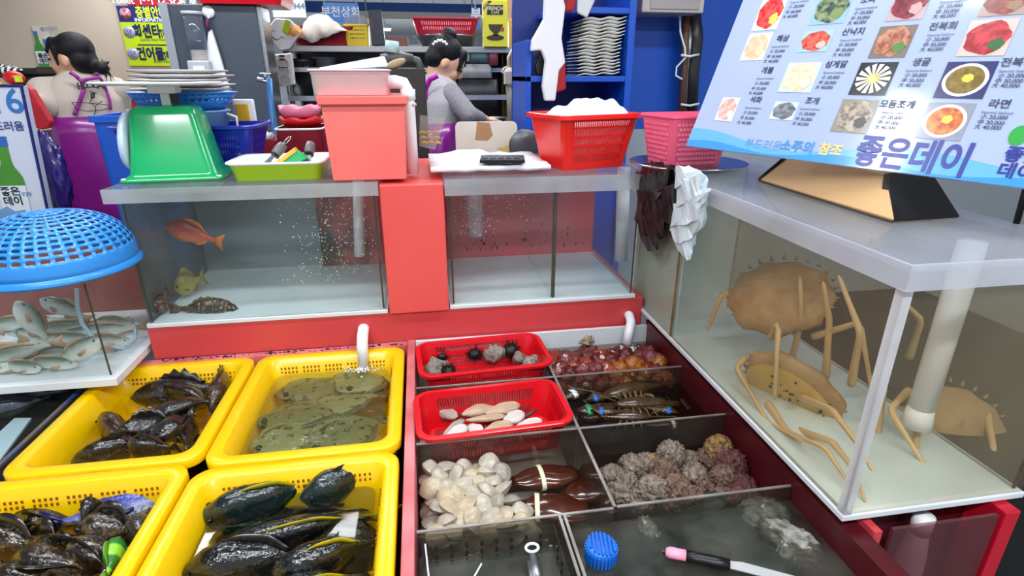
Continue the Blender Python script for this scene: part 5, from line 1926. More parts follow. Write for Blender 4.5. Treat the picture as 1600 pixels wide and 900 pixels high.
NSg, rws = 90, [(0.06, 0), (.105, .0), (.125, .02), (.130, .026), (.135, .034), (.140, .042), (.142, .046), (.150, .050)]
vs, fs = [], []
for r_, z_ in rws:
    for j in range(NSg):
        a = 2 * PI * j / NSg
        vs.append((ccx + r_ * math.cos(a), ccy + r_ * .75 * math.sin(a), zc2 + z_))
fs.append(tuple(range(NSg)))
for i in range(len(rws) - 1):
    for j in range(NSg):
        if i in (3, 5) and j % 2:
            continue
        q = (j + 1) % NSg
        fs.append((i * NSg + j, i * NSg + q, (i + 1) * NSg + q, (i + 1) * NSg + j))
mb.add(vs, fs)
tag(mb.build('blue_strainer', bluepl, None, True, solid=.002), 'sky blue round strainer bowl under the stacked platters', 'strainer')
zp = zc2 + .046
pl_m = mat('grey_white_platter', 'd6d5d4', .4)
pl_d = mat('dark_rim_platter', '8a8684', .4)
for i in range(5):
    zz_ = zp + i * .0125 + .008
    sc = (.135, .14, .135, .14, .133)[i]
    o = thing('oval_platter', ['lowest grey platter in the stack behind the scale', 'second platter from the bottom of the stack behind the scale', 'middle platter of the stack behind the scale', 'second platter from the top of the stack behind the scale', 'top platter of the stack behind the scale'][i], 'platter', (ccx, ccy, zz_), 'platters stacked behind the scale')
    rings = [[Vector((ccx + .008 * (i % 2) + r_ * sc * math.cos(2 * PI * j / 40), ccy + r_ * sc * .72 * math.sin(2 * PI * j / 40), zz_ + z_)) for j in range(40)] for r_, z_ in ((.6, -.006), (.95, .001), (1, .004), (1, .0065), (.93, .0045), (.6, -.0025))]
    MB().loft(rings).build('dish', pl_m, o, True)
    MB().loft([[c + (c - Vector((ccx, ccy, c.z))) * .008 for c in rings[2]], [c + (c - Vector((ccx, ccy, c.z))) * .004 - Vector((0, 0, .003)) for c in rings[2]]], False, False).build('rim_line', pl_d, o, True)
a = A(372, 175, 1.9)
o = thing('soap_box', 'white caddy with a yellow sponge standing behind the dark blue basket', 'caddy', (a.x, 1.99, 1.24))
B(a.x - .035, a.x + .03, 1.975, 1.99, 1.2405, A(372, 155, 1.98).z).build('back_plate', white_pl, o, bevel=.006)
B(a.x - .025, a.x + .012, 1.962, 1.975, 1.33, A(372, 162, 1.97).z).build('sponge', mat('yellow_sponge', 'd8a824', .8, bump=.3), o, bevel=.003)
# blue bin behind, left
b0, b1 = A(163, 240, 2.12).x, A(235, 240, 2.12).x
o = thing('blue_bin', 'tall royal blue bin standing on the floor behind the left tank', 'bin', ((b0 + b1) / 2, 2.2, 0))
ztp = A(190, 180, 2.12).z
cxq = (b0 + b1) / 2
hq = (b1 - b0) / 2
MB().loft([rrect(cxq, 2.22, hq * .85, .11, .02, 0), rrect(cxq, 2.22, hq, .13, .02, ztp - .02), rrect(cxq, 2.22, hq + .01, .14, .02, ztp - .02), rrect(cxq, 2.22, hq + .01, .14, .02, ztp), rrect(cxq, 2.22, hq - .01, .12, .02, ztp), rrect(cxq, 2.22, hq * .82, .1, .02, .05)]).build('body', mat('bin_blue', '0f58c8', .35), o)
# red crate with black thing on a ledge by the wall
a = A(202, 165, 3.8)
o = thing('red_crate', 'small dark red crate on the white shelf behind the person in the cream shirt', 'crate', (a.x, 3.9, 1.4))
MB().loft([rrect(a.x, 3.93, .13, .1, .02, A(200, 178, 3.8).z), rrect(a.x, 3.93, .15, .12, .02, A(200, 155, 3.8).z), rrect(a.x, 3.93, .14, .11, .02, A(200, 155, 3.8).z), rrect(a.x, 3.93, .12, .09, .02, A(200, 177, 3.8).z)]).build('body', mat('crimson_plastic', 'a01420', .4), o)
# wall shelf, white, behind the woman
a, b = A(168, 132, 3.9), A(300, 132, 3.9)
zz_ = A(200, 178, 3.8).z
fridge_left = A(283, 120, 3.3).x - .06
o = thing('wall_counter', 'white counter along the beige wall behind the person in the cream shirt', 'counter', ((a.x + b.x) / 2, 3.7, 0))
B(-3.6, fridge_left, 3.74, 4.08, zz_ - .04, zz_ - .001).build('top', white_pl, o, bevel=.004)
B(-3.6, fridge_left, 3.80, 4.08, 0, zz_ - .04).build('cabinet', mat('counter_grey', '6e6e72', .6), o)

# signs on the beige wall
YW = 4.095
yg = mat('sign_lime', 'b4cc10', .4)
nvs = mat('sign_navy', '18226a', .4)
ink = mat('sign_ink', '14184a', .4)
lime_ink = mat('sign_lime_ink', 'c8dc2a', .4)


def wp(px, py, e=0.0):
    p = A(px, py, YW)
    return Vector((p.x, YW - e, p.z))


sg = thing('floor_sign', 'yellow green floor guide sign with a navy header on the beige wall', 'sign', wp(235, 100))
q = [wp(205, 103, .004), wp(300, 103, .004), wp(290, 35, .004), wp(191, 36, .004)]
xl, xr, zlo, zmid, zhi = wp(196, 70).x, wp(300, 70).x, wp(240, 103).z, wp(240, 35).z, wp(240, 10).z
B(xl, xr, YW - .006, YW, zlo, zmid).build('lime_panel', yg, sg)
B(xl, xr, YW - .007, YW, zmid, zhi).build('header_panel', nvs, sg)
SX, SZ = (1, 0, 0), (0, 0, 1)
lettering('층별안내', .072, lime_ink, sg, wp(238, 27, .008), SX, SZ, bold=.002, sx=.66)
lettering('INFORMATION', .028, mat('sign_white_ink', 'd8dce8', .4), sg, wp(238, 34, .008), SX, SZ, bold=.001)
lettering('회센타', .080, ink, sg, wp(232, 57, .008), SX, SZ, bold=.003, sx=.72)
lettering('[刺身センタ', .045, ink, sg, wp(252, 55, .008), SX, SZ, bold=.001, align='LEFT', sx=.8)
lettering('SLICED RAW FISH CENTER', .018, ink, sg, wp(250, 64, .008), SX, SZ)
lettering('건어물', .080, ink, sg, wp(238, 92, .008), SX, SZ, bold=.003, sx=.72)
lettering('[乾物]', .045, ink, sg, wp(258, 90, .008), SX, SZ, bold=.001, align='LEFT', sx=.8)
lettering('DRIED FISH', .018, ink, sg, wp(254, 98, .008), SX, SZ)
a, b = wp(216, 70), wp(290, 70)
B(a.x, b.x, YW - .0078, YW - .006, a.z - .003, a.z + .003).build('rule_line', ink, sg)
for k, (px, py, tx_) in enumerate(((203, 50, '3F'), (209, 84, '2F'))):
    c = wp(px, py, .0072)
    MB().lathe([(.033, 0), (.033, .002), (.001, .002)], c, 24, Matrix.Rotation(PI / 2, 3, 'X')).build('number_disc', mat('disc_blue_grey', '8ea2c0', .3), sg, True)
    lettering(tx_, .04, mat('disc_red_ink', 'b03a5a', .4), sg, c + Vector((0, -.003, -.013)), SX, SZ)
c = wp(197, 21, .008)
MB().lathe([(.032, 0), (.032, .002), (.001, .002)], c, 16, Matrix.Rotation(PI / 2, 3, 'X')).build('emblem', mat('emblem_pale', 'cfc6cc', .4, col2='b03a4a', scale=40, sharp=.1), sg, True)
ts = thing('toilet_sign', 'dark red toilet sign above the floor guide', 'sign', wp(240, 5))
B(wp(200, 5).x, wp(285, 5).x, YW - .006, YW, wp(240, 9).z, wp(240, -14).z).build('panel', mat('sign_crimson', 'a8182c', .4), ts)
lettering('Toilet トイレ 化粧室', .055, mat('sign_white_ink2', 'e8e4e8', .4), ts, wp(243, 6.5, .008), SX, SZ, bold=.001)
# small bottle poster
ps_ = thing('bottle_poster', 'small poster with a green bottle and blue ribbon on the beige wall', 'poster', wp(80, 105))
pw = mat('poster_pale', 'd4dade', .4)
g_bot = mat('poster_green', '3a8a34', .35, col2='2a7430', scale=10)
B(wp(58, 70).x, wp(82, 70).x, YW - .003, YW, wp(70, 106).z, wp(70, 40).z).build('sheet', mat('poster_cream', 'c9bfae', .6), ps_)


def bottle_print(parent, O, s, e, xd=Vector((1, 0, 0)), yd=Vector((0, 0, 1)), nrm=Vector((0, -1, 0)), gm=None, lm=None, cm=None):
    """flat bottle: O the middle of its foot, s its height"""
    O = Vector(O) + nrm * e
    half = [(0, .13), (.05, .14), (.48, .14), (.56, .13), (.66, .075), (.72, .055), (.90, .048)]
    pts = [O + xd * (-w_ * s) + yd * (h * s) for h, w_ in half] + [O + xd * (w_ * s) + yd * (h * s) for h, w_ in reversed(half)]
    MB().add(pts, [tuple(range(len(pts)))]).build('bottle_print', gm, parent)
    pts = [O + xd * (sx * .141 * s) + yd * (h * s) + nrm * .0006 for sx, h in ((-1, .12), (1, .12), (1, .46), (-1, .46))]
    MB().add(pts, [(0, 1, 2, 3)]).build('label_print', lm, parent)
    pts = [O + xd * (sx * .056 * s) + yd * (h * s) + nrm * .0006 for sx, h in ((-1, .89), (1, .89), (1, 1.0), (-1, 1.0))]
    MB().add(pts, [(0, 1, 2, 3)]).build('cap_print', cm, parent)


hgt = wp(70, 48).z - wp(70, 105).z
bottle_print(ps_, wp(71, 106), hgt, .004, gm=g_bot, lm=pw, cm=mat('poster_blue', '2a6aae', .4))
lettering('좋은\n데이', .030, mat('print_black', '1c1e28', .4), ps_, wp(69, 90, .006), SX, SZ, bold=.001)
pts = []
for k in range(13):
    pts.append(wp(67 + k * 3, 61 - k * .6 + 2.0 * math.sin(k * .6), .005))
lo = [p + Vector((0, 0, -.04)) for p in pts]
MB().loft([pts, lo], False, False, False).build('ribbon_print', mat('poster_blue', '2a6aae', .4), ps_)
lettering('나를 연결하다', .024, pw, ps_, wp(87, 60.5, .006), (1, 0, .05), SZ, bold=.0005)
lettering('좋은데이', .026, mat('poster_blue', '2a6aae', .4), ps_, wp(78, 48, .006), (1, 0, .05), SZ)

# ------------------------------------------------------------------ big poster board with a bottle at the left edge
YP = 1.95
pbd = thing('poster_board', 'standing white poster board with a large green bottle at the left edge', 'poster', (A(40, 300, YP).x, YP, .9))


def pp_(px, py, e=0.0):
    p = A(px, py, YP)
    return Vector((p.x, YP - e, p.z))


tl_, tr_, br_, bl_ = pp_(-70, 133), pp_(36, 134), pp_(82, 352), pp_(-40, 370)
dx = (br_ - tr_)
bx_ = tr_ + dx * 1.5
q = [tl_ + Vector((-.1, 0, 0)), tr_, bx_, Vector((bl_.x - .1, YP, bx_.z))]
MB().loft([q, [v + Vector((0, .02, 0)) for v in q]]).build('panel', mat('poster_white', 'c9d0e2', .3, coat=.3), pbd)
e0, e1 = tr_ + Vector((-.004, -.002, 0)), bx_ + Vector((-.004, -.002, 0))
MB().tube([e0, e1], .0045, 6).build('frame_edge', mat('navy_edge', '20246a', .4), pbd)
MB().tube([q[0] + Vector((0, -.002, 0)), tr_ + Vector((0, -.002, 0))], .004, 6).build('frame_edge', mat('navy_edge', '20246a', .4), pbd)
lettering('16', .098, mat('poster_blue2', '2d6fb8', .4), pbd, pp_(13, 176, .002), SX, SZ, bold=.001)
lettering('부드러움', .030, mat('poster_navy_ink', '3a4488', .4), pbd, pp_(8, 203, .002), SX, SZ, bold=.0006)
hb_ = pp_(20, 212).z - pp_(20, 352).z
gb = mat('poster_bottle_green', '4e9a20', .25, col2='2f7a1e', scale=7, coat=.3)
O_ = pp_(33, 352)
bottle_print(pbd, O_, hb_, .002, yd=(tr_ - br_).normalized(), gm=gb, lm=mat('poster_label', 'd6e2f0', .35), cm=mat('poster_cap_blue', '2a62b0', .35))
lettering('좋은\n데이', .030, mat('print_black', '1c1e28', .4), pbd, pp_(19, 304, .0035), SX, SZ, bold=.0008)
lettering('1929', .018, mat('poster_teal_ink', '3a7ab0', .4), pbd, pp_(41, 306, .0035), SX, SZ)
pts = [pp_(0, 345, .0032), pp_(0, 328, .0032), pp_(12, 322, .0032), pp_(25, 330, .0032), pp_(40, 327, .0032), pp_(48, 338, .0032), pp_(52, 345, .0032)]
MB().add(pts, [tuple(range(len(pts)))]).build('mountain_print', mat('poster_mountain', '6fa4d4', .4), pbd)
tag(B(pp_(-60, 340).x, pp_(12, 340).x, YP - .14, YP - .05, .95, pp_(0, 330).z).build('orange_box', mat('orange_box', 'd68a18', .5), None, bevel=.004), 'orange box at the left edge below the poster board', 'box')
# red cloth and clutter behind the poster board
YR = 2.15
p = [A(38, 132, YR), A(48, 140, YR), A(78, 190, YR), A(76, 200, YR), A(62, 203, YR), A(52, 198, YR)]
MB_ = MB()
MB_.loft([p, [v + Vector((0, .03, 0)) for v in p]])
tag(MB_.build('red_cloth', mat('red_cloth', 'b41222', .6, bump=.2, scale=10), None, bevel=.004), 'red cloth hanging behind the poster board', 'cloth')
a = A(22, 122, YR)
o = thing('red_pepper_toy', 'small red bag tied with a lime clip above the poster board', 'bag', a)
MB().ell(a, (.03, .025, .022), 14, 9).build('body', mat('glossy_red', 'c8141c', .3), o, True)
MB().box(a.x + .018, a.x + .032, YR - .03, YR - .015, a.z - .012, a.z + .008).build('clip', mat('lime_clip', 'c8dc30', .4), o)
a = A(45, 128, 2.3)
a.x = min(a.x, A(90, 250, 2.5).x - .035)
tag(B(a.x - .03, a.x + .03, 2.28, 2.33, 1.3305, A(45, 128, 2.3).z).build('yellow_carton', mat('yellow_carton', 'd8a020', .5), None, bevel=.003), 'small yellow carton behind the red bag', 'carton')
# small counter carrying these
o = thing('prep_counter', 'dark prep counter at the left behind the poster board', 'counter', (-1.6, 2.3, 0))
B(-2.6, A(88, 250, 2.5).x, 2.08, 2.5, .0, 1.30).build('cabinet', mat('prep_dark', '1e1a24', .5), o)
B(-2.6, A(90, 250, 2.5).x, 2.06, 2.52, 1.30, 1.33).build('top', mat('prep_top_cream', 'b8a888', .5), o, bevel=.003)
crumple('purple_bag', 'shiny purple plastic bag hanging on the prep counter', 'bag', A(85, 270, 2.03), (.035, .02, .11), mat('purple_bag_film', '2c1c70', .2, coat=.6, bump=.4, bscale=20), 5, .25, 2.5)
tag(obj_from(lump_mesh(.07, .3, 3, 17, 3, (1.2, .8, .45)), 'folded_cloth', 'black and white striped cloth on top of the dark pans', 'cloth', A(8, 112, 3.5)).data.materials.append(mat('striped_cloth', 'd0d0d0', .7, col2='181818', scale=14, tex='wave', sharp=.05)) or bpy.data.objects['folded_cloth'], None, None)
o = thing('pan_stack', 'stack of dark roasting pans beside the person in the cream shirt', 'pan', A(60, 130, 3.5))
for k, (x0p, x1p, y0p, y1p, m_) in enumerate(((30, 102, 118, 138, black), (26, 60, 106, 118, mat('pan_dark', '2a2624', .4)), (56, 96, 104, 118, mat('pan_brown', '4e443e', .35, metal=.4)))):
    a, b = A(x0p, y1p, 3.5), A(x1p, y0p, 3.5)
    B(a.x, b.x, 3.5, 3.72, a.z, b.z).build('pan', m_, o, bevel=.012)
a, b = A(20, 138, 3.5), A(85, 138, 3.5)
B(a.x, b.x, 3.52, 3.71, 0, a.z).build('cabinet', mat('prep_dark', '1e1a24', .5), o)

# ------------------------------------------------------------------ fridge
YG = 3.3
fx0, fx1 = A(283, 120, YG).x, A(415, 120, YG).x
ft = A(350, 7, YG).z
fr_ = thing('steel_fridge', 'tall grey steel fridge behind the baskets', 'fridge', ((fx0 + fx1) / 2, YG + .35, 0))
fgrey = mat('fridge_grey', '4e5764', .35, metal=.2, col2='434b58', scale=2)
B(fx0, fx1, YG, YG + .2, 0, ft).build('cabinet', fgrey, fr_, bevel=.006)
B(fx0 - .035, fx0 + .004, YG - .012, YG + .02, 0, ft + .004).build('edge_trim', mat('fridge_trim', 'aeb2ba', .3, metal=.5), fr_)
B(fx1 - .004, fx1 + .02, YG + .02, YG + .2, 0, ft).build('steel_door', steel, fr_, bevel=.004)
a = A(412, 124, YG)
MB().tube([(fx1 + .01, YG - .01, a.z), (fx1 + .03, YG - .03, a.z), (fx1 + .03, YG - .03, a.z - .03)], .006, 8).build('door_handle', steel, fr_, True)
a = A(378, 3, YG)
tag(MB().loft([rrect(a.x, YG + .10, .19, .14, .02, ft), rrect(a.x, YG + .10, .22, .17, .02, ft + .09), rrect(a.x, YG + .10, .21, .16, .02, ft + .09), rrect(a.x, YG + .10, .18, .13, .02, ft + .008)]).build('red_tray', redpl, None), 'red plastic tray on top of the grey fridge', 'tray')
# cup dispenser
dv0, dv1 = A(300, 18, YG - .05), A(316, 118, YG - .05)
cdp = thing('cup_dispenser', 'clear tube cup dispenser on the grey fridge', 'dispenser', dv1)
xm = (dv0.x + dv1.x) / 2
zt_, zm_, zb_ = A(305, 18, YG - .05).z, A(308, 78, YG - .05).z, A(312, 118, YG - .05).z
MB().tube([(xm, YG - .045, zm_), (xm, YG - .045, zt_ - .015)], .045, 18).build('clear_tube', glass('dispenser_tube', 'e6ecf4', .3, 'a8b2c4'), cdp, True)
MB().tube([(xm, YG - .045, zt_ - .015), (xm, YG - .045, zt_)], .049, 18).build('tube_cap', mat('dispenser_grey', 'b6bcc4', .4), cdp, True)
for k in range(5):
    z_ = zm_ - .01 - k * .012
    MB().lathe([(.035, 0), (.040, .008), (.042, .010)], (xm, YG - .045, z_), 16).build('paper_cup', mat('paper_cup', 'dcdad6', .7), cdp, True)
B(xm - .052, xm + .052, YG - .095, YG - .004, zb_, zm_ - .05).build('body', mat('dispenser_grey', 'b6bcc4', .4), cdp, bevel=.008)
B(xm - .025, xm + .028, YG - .097, YG - .095, zb_ + .02, zm_ - .075).build('notice_label', white_pl, cdp)
# white cloth on a suction hook
hk = A(323, 18, YG - .03)
o = thing('suction_hook', 'round white suction hook on the grey fridge', 'hook', hk)
MB().lathe([(.001, 0), (.031, 0), (.027, .012), (.001, .014)], (hk.x, YG - .002, hk.z), 20, Matrix.Rotation(PI / 2, 3, 'X')).build('cup', white_pl, o, True)
MB().tube([(hk.x, YG - .02, hk.z - .02), (hk.x + .002, YG - .03, hk.z - .035)], .005, 6).build('hook', white_pl, o, True)
p = [A(325, 46, YG - .04), A(330, 46, YG - .04), A(344, 90, YG - .04), A(359, 142, YG - .04), A(340, 150, YG - .04), A(322, 135, YG - .04), A(322, 80, YG - .04)]
cl = thing('hand_towel', 'white towel hanging from a purple loop on the fridge', 'towel', p[0])
MB().loft([p, [v + Vector((0, .025, 0)) for v in p]]).build('cloth', cloth_w, cl, bevel=.006)
MB().tube([A(324, 28, YG - .04), A(323, 38, YG - .04), A(327, 48, YG - .04)], .007, 6).build('loop', mat('purple_loop', '6a2058', .6), cl, True)

# ------------------------------------------------------------------ steel rack with kitchen things
YS = 3.85
K = 1.28
rk = thing('steel_rack', 'steel kitchen rack behind the bent person in grey', 'rack', (A(600, 100, YS).x, YS + .2, 0))
rx0, rx1 = A(440, 80, YS).x, A(800, 80, YS).x
zsh = A(600, 72, YS).z
zsh2 = A(480, 150, YS).z
B(rx0, rx1, YS, YS + .4, zsh - .035, zsh).build('upper_shelf', mat('rack_grey', 'a6a6a6', .35, metal=.5), rk, bevel=.003)
B(rx0, rx1, YS + .05, YS + .4, zsh - .15, zsh - .125).build('shelf', mat('rack_steel_bright', 'c8ccd2', .25, metal=.7), rk)
B(rx0, rx1, YS + .39, YS + .41, .4, zsh - .035).build('back_sheet', mat('rack_back_sheet', '4c4a50', .4, col2='8a8e94', scale=1.4, sharp=.12), rk)
B(rx0, rx1, YS, YS + .38, zsh2 - .03, zsh2).build('lower_shelf', mat('rack_steel_bright', 'c8ccd2', .25, metal=.7), rk)
for x in (rx0 + .02, rx1 - .02):
    for y in (YS + .02, YS + .38):
        MB().tube([(x, y, 0), (x, y, zsh)], .016, 8).build('upright', mat('dark_upright', '3a3a40', .4), rk, True)
# on the upper shelf


def shelfbox(name, label, cat, x0p, x1p, ytp, m_, d=.12, bev=.004, Y=YS + .02, z=None):
    a, b = A(x0p, ytp, Y), A(x1p, ytp, Y)
    z = zsh if z is None else z
    return tag(B(a.x, b.x, Y, Y + d, z, a.z).build(name, m_, None, bevel=bev), label, cat)


# tote with a smile
yt = YS - .05
tt = thing('smile_pouch', 'white pouch with a smile print hanging at the left end of the rack', 'bag', A(440, 74, yt))
p = [A(412, 52, yt), A(430, 28, yt), A(452, 30, yt), A(470, 50, yt), A(452, 76, yt), A(438, 78, yt)]
MB().loft([p, [v + Vector((0, .05, 0)) for v in p]]).build('pouch', mat('pouch_white', 'd8d8d8', .7), tt, bevel=.006)
sm = [A(425 + 11 * k / 8, 55 + 7.5 * math.sin(PI * (.2 + .6 * k / 8)) - 3 + k * .5, yt - .006) for k in range(9)]
MB().tube(sm, .003, 5).build('smile_print', black, tt)
for ex, ey in ((427, 48), (440, 58)):
    MB().tube([A(ex - 3, ey + 1, yt - .006), A(ex, ey - 1, yt - .006), A(ex + 3, ey + 2, yt - .006)], .002, 5).build('eye_print', black, tt)
p = [A(441, 47, yt - .01), A(446, 30, yt - .01), A(454, 33, yt - .01), A(450, 54, yt - .01)]
tag(MB().loft([p, [v + Vector((0, .008, 0)) for v in p]]).build('lime_card', mat('lime_card', 'a8c820', .5), None), 'lime card stuck in the smile pouch', 'card')
tag(MB().ell(A(459, 50, yt + .03), (.05, .04, .045), 12, 8).build('orange_pouch', mat('orange_pouch', 'eaa050', .6, bump=.3), None, True), 'orange pouch behind the smile pouch', 'pouch')
# red basin with beige cloth over it
a = A(510, 64, YS + .15)
o = tag(MB().loft([rrect(a.x, YS + .17, .17, .12, .03, zsh), rrect(a.x, YS + .17, .205, .15, .03, zsh + .11), rrect(a.x, YS + .17, .195, .14, .03, zsh + .11), rrect(a.x, YS + .17, .16, .11, .03, zsh + .01)]).build('red_basin', mat('deep_red_plastic', '8e1020', .35), None), 'deep red basin on the rack under the beige cloth', 'basin')
rows_ = []
TOPC = [(0, 52), (.12, 34), (.25, 24), (.4, 21), (.6, 23), (.75, 33), (.9, 42), (1, 48)]
BOTC = [(0, 58), (.12, 62), (.28, 68), (.36, 66), (.45, 60), (.6, 59), (.75, 53), (.9, 49), (1, 49.5)]
for i in range(19):
    u = i / 18
    px = 466 + 76 * u
    zt__, zb__ = A(px, prof(u, TOPC), YS).z, A(px, prof(u, BOTC), YS).z
    x = A(px, 45, YS).x
    fo = .012 * math.sin(u * 17)
    rows_.append([Vector((x, YS + .22, zt__ - .03)), Vector((x, YS + .14, zt__ - .004)), Vector((x, YS + .05, zt__)), Vector((x, YS - .005 + fo, zt__ * .72 + zb__ * .28)), Vector((x, YS - .03 + fo * 1.4, zt__ * .35 + zb__ * .65)), Vector((x, YS - .035 + fo * 1.8, zb__))])
tag(MB().loft(rows_, False, False, False).build('beige_cloth', mat('beige_cloth', 'cfc6bc', .85, bump=.3, scale=10), None, True, solid=.006), 'beige cloth draped over the red basin on the rack', 'cloth')
# yellow basket, clear cup, dark box
a, b = A(538, 55, YS + .02), A(577, 55, YS + .02)
zyt = A(557, 38, YS + .02).z
o = strainer('yellow_basket', 'small yellow perforated basket on the rack', 'basket', ((a.x + b.x) / 2, YS + .08, zsh + .001), (b.x - a.x) / 2 - .004, .055, zyt - zsh, .006, mat('small_basket_yellow', 'd8bc1c', .4), 0, n=110, rows=((.04, .05), (.062, .072), (.085, .095), (.108, .118)), floor_slits=False, rimw=.006, r=.01)
tag(MB().loft([rrect((a.x + b.x) / 2, YS + .08, .062, .04, .01, zsh + .05), rrect((a.x + b.x) / 2, YS + .08, .064, .042, .01, zyt + .055)], True, False).build('clear_box', glass('clear_tub', 'e4e6ea', .3, 'b4b4b8'), None), 'clear plastic box standing in the yellow basket', 'box')
p = [A(581, 71, YS), A(602, 70, YS), A(595, 15, YS), A(575, 16, YS)]
db = thing('dark_box', 'tall dark navy box leaning on the rack', 'box', p[0])
MB().loft([p, [v + Vector((0, .09, 0)) for v in p]]).build('carton', mat('dark_navy_card', '262a36', .5), db, bevel=.003)
MB().tube([A(578, 30, YS - .002), A(582, 38, YS - .002), A(580, 44, YS - .002)], .002, 5).build('print_mark', mat('red_print', '9a2a40', .5), db)
shelfbox('white_block', 'white packet beside the dark box on the rack', 'packet', 576, 582, 40, white_pl, .08)
shelfbox('brown_case', 'small brown box on the rack left of the steel bowl', 'box', 604, 637, 57, mat('brown_plastic', '6e4038', .5), .1)
# steel pans and the red strainer
a, b = A(648, 64, YS + .05), A(752, 64, YS + .05)
sc_ = (b.x - a.x) / 2
o = thing('steel_bowl', 'wide steel basin on the rack above the bent person in grey', 'basin', ((a.x + b.x) / 2, YS + .2, zsh))
MB().lathe([(.001, .002), (sc_ * .8, .002), (sc_ * .97, .064), (sc_ * 1.02, .066), (sc_ * 1.02, .073), (sc_ * .95, .071), (sc_ * .78, .008), (.001, .008)], (0, 0, 0), 40).build('basin', mat('bowl_steel', '9a9ea4', .25, metal=.9), o, True, True)
strainer('red_strainer', 'red slotted basket sitting on the steel basin on the rack', 'basket', ((a.x + b.x) / 2 - .01, YS + .2, zsh + .074), sc_ * .98, .17, .096, .03, mat('rose_red_plastic', 'b81c34', .35), 0, n=200, rows=((.026, .045), (.054, .074)), floor_slits=False, rimw=.01)
# coffee box
p = [A(758, 70, YS - .03), A(791, 71, YS - .03), A(792, 2, YS - .03), A(752, 0, YS - .03)]
cf = thing('coffee_box', 'yellow coffee mix box with black label at the right end of the rack', 'box', p[0])
cfx0, cfx1 = A(756, 35, YS - .03).x, A(793, 35, YS - .03).x
cz0, cz1 = zsh, A(773, 0, YS - .03).z
YC = YS - .03
B(cfx0, cfx1, YC, YC + .1, cz0, cz1).build('carton', mat('coffee_yellow', 'cfc828', .45), cf, bevel=.002)


def cfp(px, py, e=.001):
    p = A(px, py, YC)
    return Vector((p.x, YC - e, p.z))


MB().add([cfp(761, 23), cfp(786, 23), cfp(786, 8), cfp(761, 8)], [(0, 1, 2, 3)]).build('label_print', black, cf)
lettering('FRENCH', .031, mat('coffee_gold', 'e0d8a8', .4), cf, cfp(773.5, 16, .002), SX, SZ, bold=.0003, sx=.85)
lettering('CAFE', .022, mat('coffee_gold', 'e0d8a8', .4), cf, cfp(773.5, 21.5, .002), SX, SZ)
MB().add([cfp(755, 16), cfp(755, 9), cfp(763, 1), cfp(769, 1)], [(0, 1, 2, 3)]).build('corner_print', black, cf)
lettering('NEW', .020, mat('coffee_gold', 'e0d8a8', .4), cf, cfp(760, 9.5, .002), (.75, 0, .66), (-.66, 0, .75))
coffee_br = mat('coffee_brown', '3a2c14', .4)
MB().add([cfp(763, 38), cfp(786, 38), cfp(784, 46), cfp(779, 51), cfp(770, 51), cfp(765, 46)], [tuple(range(6))]).build('cup_print', coffee_br, cf)
MB().add([cfp(771, 51), cfp(778, 51), cfp(779, 56), cfp(770, 56)], [(0, 1, 2, 3)]).build('stem_print', coffee_br, cf)
MB().add([cfp(774 + 14 * math.cos(t), 59 + 4.5 * math.sin(t)) for t in [2 * PI * k / 16 for k in range(16)]], [tuple(range(16))]).build('saucer_print', coffee_br, cf)
MB().add([cfp(785 + 3 * math.cos(t), 46 + 4 * math.sin(t), .0015) for t in [2 * PI * k / 12 for k in range(12)]], [tuple(range(12))]).build('seal_print', mat('seal_red', '9a4a20', .4), cf)
# hanging power strip
yp = YS - .06
a, b = A(441, 84, yp), A(447, 134, yp)
o = thing('power_strip', 'white power strip hanging at the left of the rack', 'power strip', b)
u = (a - b)
MB().obox((a + b) / 2, u * .5, (.057, 0, .005), (0, .018, 0)).build('body', mat('strip_white', 'd8d6d4', .4), o, bevel=.008)
for k in range(3):
    c = b.lerp(a, .18 + .26 * k)
    MB().lathe([(.036, 0), (.036, .004), (.028, .004), (.026, -.003)], c + Vector((0, -.0185, 0)), 18, Matrix.Rotation(PI / 2, 3, 'X')).build('socket', mat('socket_grey', 'b4b2b0', .4), o)
c = b.lerp(a, .88)
MB().obox(c + Vector((0, -.019, 0)), (.015, 0, 0), (0, .002, 0), (0, 0, .015)).build('switch', mat('switch_red', '5a1014', .4), o)
MB().tube([A(434, 112, yp), A(430, 120, yp), A(433, 132, yp), A(440, 150, yp), A(437, 170, yp)], .007, 6).build('cord', white_pl, o, True)
# black pot, small pan, tray on lower shelf
a = A(470, 116, YS + .1)
o = thing('stock_pot', 'tall black stock pot on the lower shelf of the rack', 'pot', (a.x, YS + .17, zsh2))
MB().lathe([(.001, 0), (.11, 0), (.113, .205), (.116, .22), (.105, .22), (.103, .01), (.001, .01)], (a.x, YS + .17, zsh2), 28).build('pot', mat('enamel_black', '0f0f13', .3), o, True)
for s in (-1, 1):
    MB().tube([(a.x + s * .112, YS + .15, zsh2 + .13), (a.x + s * .14, YS + .15, zsh2 + .13), (a.x + s * .112, YS + .19, zsh2 + .13)], .005, 6).build('handle', black, o, True)
a = A(505, 102, YS + .06)
zs1 = zsh - .125
o = thing('ladle_pan', 'small steel saucepan lying on the middle shelf', 'saucepan', (a.x, YS + .15, zsh2))
MB().lathe([(.001, 0), (.077, 0), (.08, .064), (.082, .067), (.074, .064), (.072, .005), (.001, .005)], (a.x, YS + .17, A(505, 107, YS + .15).z), 24).build('pan', mat('pan_alu', '8c9094', .35, metal=.7), o, True)
MB().tube([A(520, 103, YS + .12), A(565, 98, YS + .12)], .007, 8).build('handle', mat('pan_alu', '8c9094', .35, metal=.7), o, True)
MB().ell(A(568, 96, YS + .12), (.045, .038, .028), 12, 8).build('handle_end', mat('pan_alu', '8c9094', .35, metal=.7), o, True)
